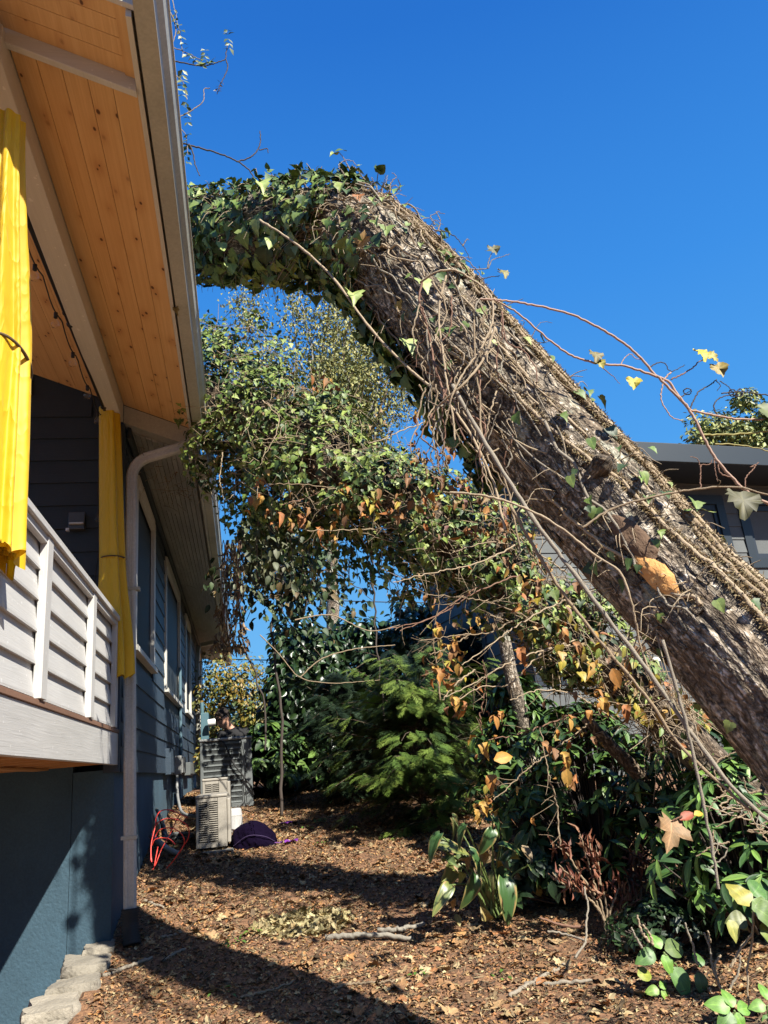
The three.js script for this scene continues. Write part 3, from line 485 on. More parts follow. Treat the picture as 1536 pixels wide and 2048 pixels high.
// items: {p, q, s, c}; the ones that show largest become parts of their own, the rest one stuff part
const inFrame = (p, pad = 20) => { const [x, y, z] = project(p); return z > 0.2 && x > -pad && x < 1536 + pad && y > -pad && y < 2048 + pad; };
function scatter(parent, partName, geos, items, rough, nParts = 0, opts = {}) {
  const b = baseOf(parent), r = rng(99 + items.length);
  let rest = items;
  if (nParts) {
    const vis = items.map((it) => ({ it, w: inFrame(it.p) ? (it.s.y ?? it.s) / Math.max(0.3, depthOf(it.p)) : 0 })).sort((u, v) => v.w - u.w);
    for (const { it } of vis.slice(0, nParts)) { const m = new THREE.Mesh(pick(r, geos), leafMat(it.c, rough)); m.name = partName; m.position.copy(it.p).sub(b); m.quaternion.copy(it.q); it.s.isVector3 ? m.scale.copy(it.s) : m.scale.setScalar(it.s); m.castShadow = m.receiveShadow = true; parent.add(m); }
    rest = vis.slice(nParts).map((v) => v.it);
  }
  if (!rest.length) return;
  const by = geos.map(() => []); rest.forEach((it, i) => by[i % geos.length].push(it));
  // one stuff object: the variants are joined by giving every copy the same geometry set in turn
  const mt = new THREE.Matrix4(), col = new THREE.Color(), sc = V(1, 1, 1);
  geos.forEach((g, k) => {
    if (!by[k].length) return;
    const im = new THREE.InstancedMesh(g, instMat(rough), by[k].length); im.name = opts.stuff ?? 'foliage'; im.userData.kind = 'stuff'; im.castShadow = im.receiveShadow = true;
    by[k].forEach((it, i) => { it.s.isVector3 ? sc.copy(it.s) : sc.setScalar(it.s); mt.compose(it.p.clone().sub(b), it.q, sc); im.setMatrixAt(i, mt); const f = rnd(r, 0.8, 1.2); im.setColorAt(i, col.setRGB(Math.min(1, 1.3 * it.c[0] * f), Math.min(1, 1.3 * it.c[1] * f * rnd(r, 0.95, 1.05)), Math.min(1, 1.3 * it.c[2] * f))); });
    parent.add(im);
  });
}

// ---------------------------------------------------------------- trunks
function trunkPath(list, n) {                                            // [px, py, depth, half width in px]
  const pts = list.map(([x, y, d]) => at(x, y, d)), rad = list.map(([x, y, , r], i) => metres(r, pts[i]) * Math.pow(Math.cos(Math.atan(Math.hypot(x - 768, y - 1024) / FPX)), 0.8) - 0.006);
  const c = new THREE.CatmullRomCurve3(pts, false, 'centripetal'), P = [], Rr = [];
  const rc = new THREE.CatmullRomCurve3(rad.map((r, i) => V(r, i, 0)), false, 'catmullrom');
  for (let i = 0; i <= n; i++) { P.push(c.getPoint(i / n)); Rr.push(rc.getPoint(i / n).x); }
  return { P, R: Rr, n,
    frame(t) { const i = clamp(Math.round(t * n), 0, n), T = V(0, 0, 0).subVectors(P[Math.min(n, i + 1)], P[Math.max(0, i - 1)]).normalize(), C = V(0, 0, 0).subVectors(EYE, P[i]); C.addScaledVector(T, -C.dot(T)).normalize(); const S = V(0, 0, 0).crossVectors(T, C); if (S.y < 0) S.negate(); return { p: P[i], r: Rr[i], T, C, S }; },
    // phi 0 faces the viewer's side, 90 the upper side, -90 the lower side
    surf(t, phi, off = 0) { const f = this.frame(t), a = phi * Math.PI / 180, N = f.C.clone().multiplyScalar(Math.cos(a)).addScaledVector(f.S, Math.sin(a)); return { p: f.p.clone().addScaledVector(N, f.r + off), N, T: f.T, r: f.r }; },
    near(px, py) { let best = 0, bd = 1e9; for (let i = 0; i <= n; i++) { const [x, y] = project(P[i]); const d = (x - px) ** 2 + (y - py) ** 2; if (d < bd) { bd = d; best = i; } } return best / n; },
    // the place on the near side of the trunk under a pixel
    hit(px, py, off = 0) { let t = this.near(px, py); const f = this.frame(t), [cx, cy, z] = project(f.p), [sx, sy] = project(f.p.clone().addScaledVector(f.S, f.r)); const L2 = (sx - cx) ** 2 + (sy - cy) ** 2; const k = clamp(((px - cx) * (sx - cx) + (py - cy) * (sy - cy)) / L2, -0.985, 0.985); return this.surf(t, Math.asin(k) * 180 / Math.PI, off); } };
}
const T1 = trunkPath([[1980, 1950, 2.1, 188], [1700, 1575, 2.3, 163], [1458, 1284, 2.5, 136], [1364, 1190, 2.62, 125], [1180, 986, 2.85, 119], [950, 724, 3.15, 105], [830, 577, 3.36, 98], [722, 474, 3.62, 88], [610, 464, 4.02, 84], [480, 470, 4.5, 78], [372, 468, 4.95, 74], [200, 455, 5.5, 72], [-40, 420, 6.1, 66]], 420);
const T2 = trunkPath([[1760, 1800, 3.9, 58], [1480, 1580, 4.3, 45], [1290, 1400, 4.55, 46], [1110, 1235, 4.8, 50], [900, 1070, 5.05, 56], [700, 950, 5.35, 56], [560, 870, 5.7, 54], [440, 810, 6.15, 52], [320, 770, 6.7, 50], [150, 720, 7.3, 46]], 240);
const tree1 = thing('fallen_tree', 'huge grey barked tree trunk leaning diagonally across the sky onto the roof', 'tree', T1.P[0]);
{
  const r = rng(5);
  const g = tube(T1.P, (t) => T1.R[Math.round(t * T1.n)], 150, { uvR: 0.32, caps: true, disp: (t, a, p, c, s, len) => {
    const X = c * 2.6, Y = s * 2.6, big = 0.05 * fbm(X * 0.5, Y * 0.5, len * 0.9, 2), rid = 1 - Math.abs(noise(X * 3.4 + 0.5 * noise(X, Y, len * 3), Y * 3.4, len * 2.2)) * 2.2, fine2 = noise(X * 9, Y * 9, len * 9);
    return big * 0.6 + 0.013 * rid + 0.004 * noise(X * 7, Y * 7, len * 5) + 0.005 * fine2 - 0.006; } });
  part(tree1, 'trunk', g, bark);
  // torn patch of bare wood with a lip of bark
  const patch = (cx, cy, a, b, ang, name, m, lab, off) => {
    const pos = [], idx = [], uv = [], NR = 9, NA = 30;
    for (let i = 0; i <= NR; i++) for (let k = 0; k < NA; k++) {
      const an = k / NA * 2 * Math.PI, rr = i / NR * (1 + 0.22 * noise(Math.cos(an) * 2, Math.sin(an) * 2, cx)), x = Math.cos(an) * a * rr, y = Math.sin(an) * b * rr;
      const px = cx + x * Math.cos(ang) - y * Math.sin(ang), py = cy + x * Math.sin(ang) + y * Math.cos(ang), h = T1.hit(px, py, off + 0.012 * (1 - Math.pow(i / NR, 3)) + 0.008 * noise(px * 0.05, py * 0.05, 3));
      pos.push(h.p.x, h.p.y, h.p.z); uv.push(px / 300, py / 300); if (i) { const A = (i - 1) * NA + k, B = (i - 1) * NA + (k + 1) % NA; idx.push(A, B, A + NA, B, B + NA, A + NA); } }
    const q = new THREE.BufferGeometry(); q.setAttribute('position', new THREE.Float32BufferAttribute(pos, 3)); q.setAttribute('uv', new THREE.Float32BufferAttribute(uv, 2)); q.setIndex(idx); q.computeVertexNormals();
    part(tree1, name, q, m, lab);
  };
  patch(1352, 1188, 62, 22, 0.72, 'bare_wood', M(0.86, 0.68, 0.46, 0.85, { map: pineTex, bumpMap: grit, bumpScale: 0.003, side: DS }), 'patch of bare orange wood where bark tore off', 0.016);
  patch(1300, 1115, 60, 24, 0.8, 'inner_bark', M(0.20, 0.12, 0.07, 0.9, { map: blotch, bumpMap: grit, bumpScale: 0.004, side: DS }), 'reddish inner bark', 0.013);
  // knot with a short stub
  { const h = T1.hit(1232, 975, 0.0), pts = smooth([h.p.clone().addScaledVector(h.N, -0.03), h.p.clone().addScaledVector(h.N, 0.03), h.p.clone().addScaledVector(h.N, 0.055).add(V(0.01, 0.02, 0))], 8); part(tree1, 'knot', tube(pts, (t) => lerp(0.055, 0.032, t), 14, { disp: (t, a, p, c, s) => 0.01 * noise(c * 3, s * 3, t * 4) }), barkDark); }
  // loose bark plates
  for (let i = 0; i < 150; i++) { const t = rnd(r, 0.17, 0.55), phi = rnd(r, -75, 85), h = T1.surf(t, phi, 0.008); const gq = new THREE.BoxGeometry(rnd(r, 0.012, 0.03), rnd(r, 0.03, 0.085), 0.006, 2, 3, 1), p = gq.attributes.position; for (let k = 0; k < p.count; k++) p.setXYZ(k, p.getX(k) + 0.004 * noise(k, i, 1) + 0.006 * noise(p.getY(k) * 40, i, 2), p.getY(k), p.getZ(k) + 0.008 * Math.abs(p.getY(k)) / 0.03 * rnd(r, 0, 0.6)); gq.computeVertexNormals(); const u = gq.attributes.uv, ox = r(), oy = r(); for (let k = 0; k < u.count; k++) u.setXY(k, u.getX(k) * 0.05 + ox, u.getY(k) * 0.08 + oy); gq.applyQuaternion(leafQ(h.T.clone().addScaledVector(rv(r), 0.12), h.N.clone().addScaledVector(rv(r), 0.12))); gq.translate(h.p.x, h.p.y, h.p.z); part(tree1, 'bark_plate', gq, bark); }
}
const tree2 = thing('fallen_tree', 'second fallen trunk buried in green ivy behind the big leaning trunk', 'tree', T2.P[0]);
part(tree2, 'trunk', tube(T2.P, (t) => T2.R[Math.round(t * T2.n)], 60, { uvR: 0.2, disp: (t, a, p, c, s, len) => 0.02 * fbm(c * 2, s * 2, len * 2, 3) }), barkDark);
{ // dark leaning poles below it
  const a = thing('slanting_pole', 'dark slanting dead pole crossing under the ivy covered trunk', 'pole', at(1280, 1545, 4.9));
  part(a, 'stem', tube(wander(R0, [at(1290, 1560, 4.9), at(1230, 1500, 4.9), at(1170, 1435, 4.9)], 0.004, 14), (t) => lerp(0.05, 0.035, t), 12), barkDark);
  const b = thing('young_tree', 'slim bare trunk standing before the dark window of the far grey house', 'tree', at(1060, 1560, 6.4));
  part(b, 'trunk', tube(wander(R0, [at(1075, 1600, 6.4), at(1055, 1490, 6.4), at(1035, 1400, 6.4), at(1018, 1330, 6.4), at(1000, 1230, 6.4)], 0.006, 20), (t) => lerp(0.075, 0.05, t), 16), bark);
}
// ---------------------------------------------------------------- vines and ivy on the big trunk
{
  const r = rng(41);
  // hairy vine: thick tan stems hugging the upper side, coated with rootlets
  const hv = thing('hairy_vine', 'thick tan hairy vine stems running up the upper side of the leaning trunk', 'vine', T1.surf(0.05, 60).p);
  const paths = [[[0.02, 58], [0.16, 62], [0.3, 68], [0.42, 66], [0.5, 60], [0.56, 64], [0.6, 75]], [[0.02, 72], [0.2, 78], [0.34, 74], [0.46, 78], [0.58, 84]], [[0.1, 50], [0.24, 56], [0.36, 74], [0.47, 70], [0.56, 52]], [[0.02, 40], [0.14, 34], [0.22, 40], [0.3, 30], [0.37, 10], [0.42, -14]], [[0.08, 84], [0.25, 88], [0.4, 86], [0.56, 94]], [[0.19, 5], [0.26, -12], [0.32, -30], [0.40, -34], [0.46, -30], [0.52, -8]], [[0.44, 58], [0.5, 74], [0.56, 70], [0.62, 82]], [[0.3, 45], [0.37, 30], [0.43, 34], [0.5, 50], [0.56, 62]]];
  const rootlets = [];
  paths.forEach((pp, k) => {
    const cp = pp.map(([t, phi]) => { const rad = [0.013, 0.014, 0.009, 0.010, 0.012, 0.007, 0.008, 0.006][k]; return T1.surf(t, phi, rad * 0.9 + 0.004).p; });
    const rad = [0.013, 0.014, 0.009, 0.010, 0.012, 0.007, 0.008, 0.006][k], n = 90;
    const dense = []; for (let i = 0; i <= n; i++) { const s = i / n * (pp.length - 1), j = Math.min(pp.length - 2, Math.floor(s)), u = s - j, q = u * u * (3 - 2 * u); const t = lerp(pp[j][0], pp[j + 1][0], u), phi = lerp(pp[j][1], pp[j + 1][1], q) + 5 * noise(i * 0.17, k * 5, 1) + 2 * noise(i * 0.6, k * 3, 7); dense.push(T1.surf(t, phi, rad * 0.7 + 0.006 + 0.006 * noise(i * 0.4, k, 2)).p); }
    const sm = new THREE.CatmullRomCurve3(dense).getSpacedPoints(220);
    part(hv, 'stem', tube(sm, (t) => rad * lerp(1.1, 0.75, t), 10, { disp: (t, a, p, c, s, len) => 0.22 * rad * noise(c * 2, s * 2, len * 14) }), k % 2 ? vineTan : vineTan2);
    const axis = sm.map((p) => { let b = 0, bd = 9; for (let i = 0; i <= T1.n; i += 3) { const q = T1.P[i].distanceToSquared(p); if (q < bd) { bd = q; b = i; } } return b; });
    const hairy = [1, 1, 0.5, 0.6, 1, 0.12, 0.1, 0.1][k];
    const count = Math.round(9000 * hairy);
    for (let i = 0; i < count; i++) { const j = Math.floor(r() * (sm.length - 1)), T = V(0, 0, 0).subVectors(sm[j + 1], sm[j]).normalize(); const fade = k < 5 ? sstep(sm.length * 1.0, sm.length * 0.5, j) : 1; if (r() > 0.25 + 0.75 * fade) continue; const N = V(0, 0, 0).subVectors(sm[j], T1.P[axis[j]]).normalize(), B = V(0, 0, 0).crossVectors(T, N), d = B.multiplyScalar((r() < 0.5 ? 1 : -1) * rnd(r, 0.3, 1)).addScaledVector(T, rnd(r, -0.7, 0.7)).addScaledVector(N, rnd(r, -0.3, 0.18)).normalize(); rootlets.push({ p: sm[j].clone().addScaledVector(d, rad * rnd(r, 0.3, 2.2)).addScaledVector(N, rnd(r, -0.3, 0.9) * rad), q: leafQ(d.clone().addScaledVector(rv(r), 0.5), rv(r)), s: V(1, rnd(r, 0.009, 0.024), 1), c: pick(r, [[0.36, 0.24, 0.13], [0.30, 0.18, 0.095], [0.46, 0.33, 0.20], [0.22, 0.13, 0.07]]) }); }
  });
  const hair = new THREE.BufferGeometry(); hair.setAttribute('position', new THREE.Float32BufferAttribute([-0.0018, 0, 0, 0.0018, 0, 0, 0.001, 0.5, 0.0015, 0, 1, 0.003, -0.0014, 0.55, -0.0012], 3)); hair.setIndex([0, 1, 2, 0, 2, 4, 4, 2, 3]); hair.computeVertexNormals();
  scatter(hv, 'rootlet', [hair], rootlets, 0.9, 0, { stuff: 'rootlets' });

  // ivy: stems over the trunk, leaves dense round the bend and along the underside
  const ivy = thing('ivy_vine', 'large leaved green ivy draped over the bend of the big leaning trunk', 'ivy', T1.surf(0.6, 0).p);
  const tI = T1.near(715, 470), tM = T1.near(800, 545);
  for (let k = 0; k < 40; k++) {
    let t = rnd(r, 0.36, 0.86), phi = rnd(r, -95, 85), dt = rnd(r, 0.004, 0.008) * (r() < 0.5 ? -1 : 1), dp = rnd(r, -5, 5); const pts = [], n = 10 + Math.floor(r() * 16);
    for (let i = 0; i < n; i++) { pts.push(T1.surf(clamp(t, 0.02, 0.99), phi, 0.012 + 0.03 * r() * (t > 0.5 ? 1.5 : 0.7)).p); t += dt; phi += dp + rnd(r, -5, 5); }
    const rad = rnd(r, 0.0025, 0.0065) * (k < 12 ? 1.5 : 1); part(ivy, 'stem', tube(smooth(pts, n * 4), (u) => rad * lerp(1, 0.55, u), 6), pick(r, [vineTan, vineTan2, vineGrey, vineTan]));
  }
  const twigs = [];
  for (let k = 0; k < 900; k++) { const t = r() < 0.78 ? rnd(r, 0.55, 0.9) : rnd(r, 0.2, 0.55), phi = rnd(r, -110, 90), a = T1.surf(t, phi, 0.02), L = rnd(r, 0.04, 0.16); const d = a.N.clone().multiplyScalar(0.7).addScaledVector(rv(r), 0.8).add(V(0, -0.25, 0)).normalize(), m = a.p.clone().addScaledVector(d, L * 0.5).addScaledVector(rv(r), 0.02), e = a.p.clone().addScaledVector(d, L).add(V(0, -L * 0.4, 0)); twigs.push(tube(smooth([a.p.clone().addScaledVector(a.N, -0.02), m, e], 6), (u) => lerp(0.0028, 0.0013, u), 4, { caps: false })); }
  part(ivy, 'twigs', twigs, vineTan, null, 'stuff');
  const L = [];
  const leaf = (t, phi, off, size, pal = PAL.ivy, tipDown = 0.8) => { const s = T1.surf(t, phi, off), N = s.N.clone().addScaledVector(rv(r), 0.48).addScaledVector(V(0.1, 0.25, 0.25), 0.5), tip = V(0, -tipDown, 0).addScaledVector(s.N, 0.25).addScaledVector(rv(r), 0.55); L.push({ p: s.p.clone(), q: leafQ(tip, N), s: size, c: pick(r, pal) }); };
  for (let i = 0; i < 2000; i++) { const t = rnd(r, tM, 0.93), phi = rnd(r, -40, 115); if (t < tI && (r() < 0.6 || phi > 20)) continue; if (noise(t * 40, phi * 0.05, 5) < -0.22) continue; leaf(t, phi, rnd(r, 0.01, 0.10), rnd(r, 0.03, 0.09)); }
  for (let i = 0; i < 900; i++) { const t = rnd(r, 0.52, 0.93), phi = rnd(r, -150, -35); leaf(t, phi, rnd(r, 0.0, 0.10), rnd(r, 0.045, 0.105)); }
  for (let i = 0; i < 620; i++) { const t = rnd(r, 0.37, 0.56), phi = rnd(r, -125, -62); leaf(t, phi, rnd(r, 0.0, 0.12), rnd(r, 0.05, 0.1)); }
  for (let i = 0; i < 150; i++) { const t = rnd(r, 0.27, 0.58), phi = rnd(r, -60, 100); if (noise(t * 30, phi * 0.04, 9) < -0.1) continue; leaf(t, phi, rnd(r, 0.02, 0.08), rnd(r, 0.03, 0.065)); }
  for (let i = 0; i < 16; i++) { const t = rnd(r, 0.06, 0.3), phi = rnd(r, -70, 85); leaf(t, phi, rnd(r, 0.015, 0.05), rnd(r, 0.03, 0.055)); }
  for (let i = 0; i < 90; i++) leaf(rnd(r, tI, 0.9), rnd(r, -75, 45), rnd(r, 0.07, 0.12), rnd(r, 0.075, 0.12), PAL.ivy.slice(-4), 1.2);
  for (const [x, y] of [[538, 475], [690, 555], [545, 500], [650, 470], [705, 690], [640, 600], [790, 620], [610, 520], [470, 455], [590, 400], [895, 730], [905, 650]]) { const h = T1.hit(x, y, 0.14); L.push({ p: h.p, q: leafQ(V(rnd(r, -0.3, 0.3), -1, 0), V(0.2, 0.35, 1)), s: rnd(r, 0.085, 0.12), c: [0.34, 0.39, 0.12] }); }
  scatter(ivy, 'leaf', IVY, L, 0.55, 300);
  // top sprigs standing up against the sky
  const sp = [];
  for (let k = 0; k < 26; k++) { const t = rnd(r, tI - 0.01, tI + 0.14), a = T1.surf(t, rnd(r, 75, 105), 0.03); const e = a.p.clone().add(V(rnd(r, -0.06, 0.06), rnd(r, 0.06, 0.15), rnd(r, -0.05, 0.05))); twigs.length = 0; part(ivy, 'sprig', tube(smooth([a.p, a.p.clone().lerp(e, 0.6).addScaledVector(rv(r), 0.015), e], 6), [0.0025], 4), vineTan2); for (let q = 0; q < 3; q++) { const p = a.p.clone().lerp(e, rnd(r, 0.4, 1)); sp.push({ p, q: leafQ(rv(r).add(V(0, -0.1, 0)), V(0.3, 0.9, 0.4).addScaledVector(rv(r), 0.7)), s: rnd(r, 0.04, 0.075), c: pick(r, PAL.ivy) }); } }
  scatter(ivy, 'leaf', IVY, sp, 0.55, 0);

  // dry leaves caught on the trunk
  [[782, 548, 0.085, 0], [752, 596, 0.08, 0], [768, 440, 0.06, 1], [745, 716, 0.075, 3], [850, 655, 0.05, 2]].forEach(([x, y, s, c], i) => { const h = T1.hit(x, y, 0.05); const m = new THREE.Mesh(MAPLE[i % 4], leafMat([[0.46, 0.25, 0.10], [0.36, 0.12, 0.03], [0.40, 0.25, 0.05], [0.16, 0.07, 0.03]][c], 0.7)); m.name = numbered('dry_leaf'); m.position.copy(h.p); m.quaternion.copy(leafQ(V([0.3, -0.3, 0.2, -0.5, 0.1][i], [1, 1, -1, -0.6, -1][i], 0), h.N.clone().addScaledVector(rv(r), 0.3))); m.scale.setScalar(s); m.castShadow = true; scene.add(m); m.userData = { category: 'dry leaf', label: ['pale orange dry leaf stuck face out on the big trunk below its bend', 'curled tan dry leaf just under the pale orange one on the trunk', 'rust dry leaf near the top of the trunk bend', 'dark brown dry leaf hanging under the trunk against the birch', 'small yellowing leaf among the vine stems on the trunk'][i] }; });

  // bare vine ropes around and hanging past the trunk: each polyline in the photo's pixels and depth
  const ropes = [
    ['woody_vine', 'long straight grey woody vine from mid trunk down to the lower right corner', [[905, 770, 2.85], [960, 868, 2.8], [1062, 1030, 2.7], [1180, 1190, 2.62], [1290, 1335, 2.55], [1400, 1490, 2.5], [1475, 1585, 2.45], [1560, 1660, 2.4]], 4.2, vineGrey],
    ['woody_vine', 'second straight woody vine just left of the long grey one', [[1020, 1010, 2.75], [1095, 1140, 2.72], [1190, 1270, 2.68], [1290, 1390, 2.62], [1360, 1490, 2.6], [1415, 1545, 2.55], [1500, 1620, 2.5]], 3.4, vineTan2],
    ['woody_vine', 'thin pale vine hanging straight down and ending above the glossy green shrub', [[1325, 1280, 2.5], [1352, 1370, 2.5], [1385, 1500, 2.5], [1405, 1600, 2.5], [1425, 1700, 2.5], [1437, 1778, 2.5]], 3.6, vineGrey],
    ['woody_vine', 'pinkish brown vine slanting from the ivy bend down across the trunk underside', [[520, 440, 3.9], [595, 490, 3.7], [665, 555, 3.5], [740, 655, 3.3], [815, 735, 3.15], [880, 790, 3.0], [930, 850, 2.9], [985, 960, 2.85], [1010, 1060, 2.8]], 2.3, vineTan],
    ['woody_vine', 'looping vine stem curving over the trunk face below its bend', [[840, 565, 2.95], [870, 545, 2.9], [905, 540, 2.88], [945, 560, 2.86], [980, 590, 2.84], [985, 640, 2.82], [960, 700, 2.8], [930, 740, 2.8], [905, 790, 2.8], [890, 850, 2.85]], 2.2, vineTan],
    ['woody_vine', 'thin vine dropping straight from the trunk face into the tangle', [[893, 550, 2.9], [880, 600, 2.9], [878, 650, 2.9], [885, 700, 2.88], [893, 760, 2.86], [905, 830, 2.85], [910, 880, 2.85]], 2.4, vineTan],
    ['woody_vine', 'thin vine dropping beside the woody stems in the middle of the trunk', [[948, 640, 2.85], [950, 720, 2.85], [960, 800, 2.85], [965, 870, 2.82], [1010, 960, 2.8], [1040, 1100, 2.78]], 2.2, vineTan2],
    ['woody_vine', 'reddish vine bundled against the trunk underside', [[845, 560, 3.0], [838, 600, 3.0], [850, 640, 3.0], [862, 690, 3.0], [872, 740, 2.95], [895, 800, 2.9], [930, 880, 2.85]], 2.4, vineRed],
    ['woody_vine', 'tan vine crossing the bundle at mid trunk', [[990, 655, 2.8], [965, 720, 2.8], [925, 770, 2.8], [890, 800, 2.85], [870, 820, 2.9]], 2.8, vineTan],
    ['woody_vine', 'long thin arching vine crossing the lower trunk towards the far roof', [[900, 985, 2.75], [960, 990, 2.7], [1040, 1012, 2.65], [1120, 1055, 2.6], [1190, 1110, 2.58], [1240, 1145, 2.55], [1262, 1200, 2.55], [1280, 1290, 2.6], [1300, 1345, 2.6]], 2.6, vineTan],
    ['woody_vine', 'dark thin vine stretching from the trunk out over the far window', [[1165, 1055, 2.62], [1220, 1020, 2.6], [1300, 995, 2.55], [1401, 977, 2.5], [1470, 974, 2.45], [1545, 992, 2.4]], 2.4, vineTan2],
  ];
  for (const [n, l, pts, w, m] of ropes) { const P = wander(r, pts.map(([x, y, d]) => at(x, y, d * 0.96)), 0.0018, pts.length * 7), rad = metres(w, P[0]); const o = thing(n, l, 'vine', P[P.length - 1]); part(o, 'stem', tube(P, (t) => rad * (1 + 0.18 * Math.sin(t * 60) * Math.sin(t * 23)) * lerp(1.0, 0.8, t), 8), m);
    const tw = []; for (let i = 0; i < 7; i++) { const j = 2 + Math.floor(r() * (P.length - 4)), e = P[j].clone().addScaledVector(rv(r), 0.07), q = P[j].clone().lerp(e, 0.5).addScaledVector(rv(r), 0.015); part(o, 'twig', tube(smooth([P[j], q, e], 6), (t) => lerp(0.0022, 0.001, t), 4), m); } }
  // tangle of small stems hanging at mid trunk
  const tg = thing('vine_tangle', 'tangle of dry tan vine stems hanging from the trunk at mid height', 'vine tangle', at(920, 1000, 2.75));
  for (let k = 0; k < 44; k++) { const x = rnd(r, 835, 1010), y = rnd(r, 560, 900), n = 5, pts = []; let X = x, Y = y, d = rnd(r, 2.74, 2.88); for (let i = 0; i < n; i++) { pts.push(at(X, Y, d)); X += rnd(r, -22, 34); Y += rnd(r, 14, 62); d += rnd(r, -0.03, 0.03); } part(tg, 'stem', tube(wander(r, pts, 0.004, 24), (t) => lerp(0.0042, 0.002, t) * rnd(r, 0.9, 1.1), 5), pick(r, [vineTan, vineTan2, vineRed, vineGrey])); }
  for (let k = 0; k < 46; k++) { const a = T1.hit(rnd(r, 780, 1180), rnd(r, 520, 1000), 0.015), pts = [a.p]; let p = a.p.clone(); const d = a.T.clone().multiplyScalar(r() < 0.5 ? 1 : -1).addScaledVector(rv(r), 0.9).normalize(); for (let i = 0; i < 4; i++) { p = p.clone().addScaledVector(d, rnd(r, 0.03, 0.08)).addScaledVector(rv(r), 0.02); const [x, y] = project(p), h = T1.hit(x, y, 0.012 + 0.02 * r()); p = h.p; pts.push(p); } part(tg, 'stem', tube(smooth(pts, 16), (t) => lerp(0.0045, 0.002, t), 5), pick(r, [vineTan, vineTan2, vineGrey])); }
}
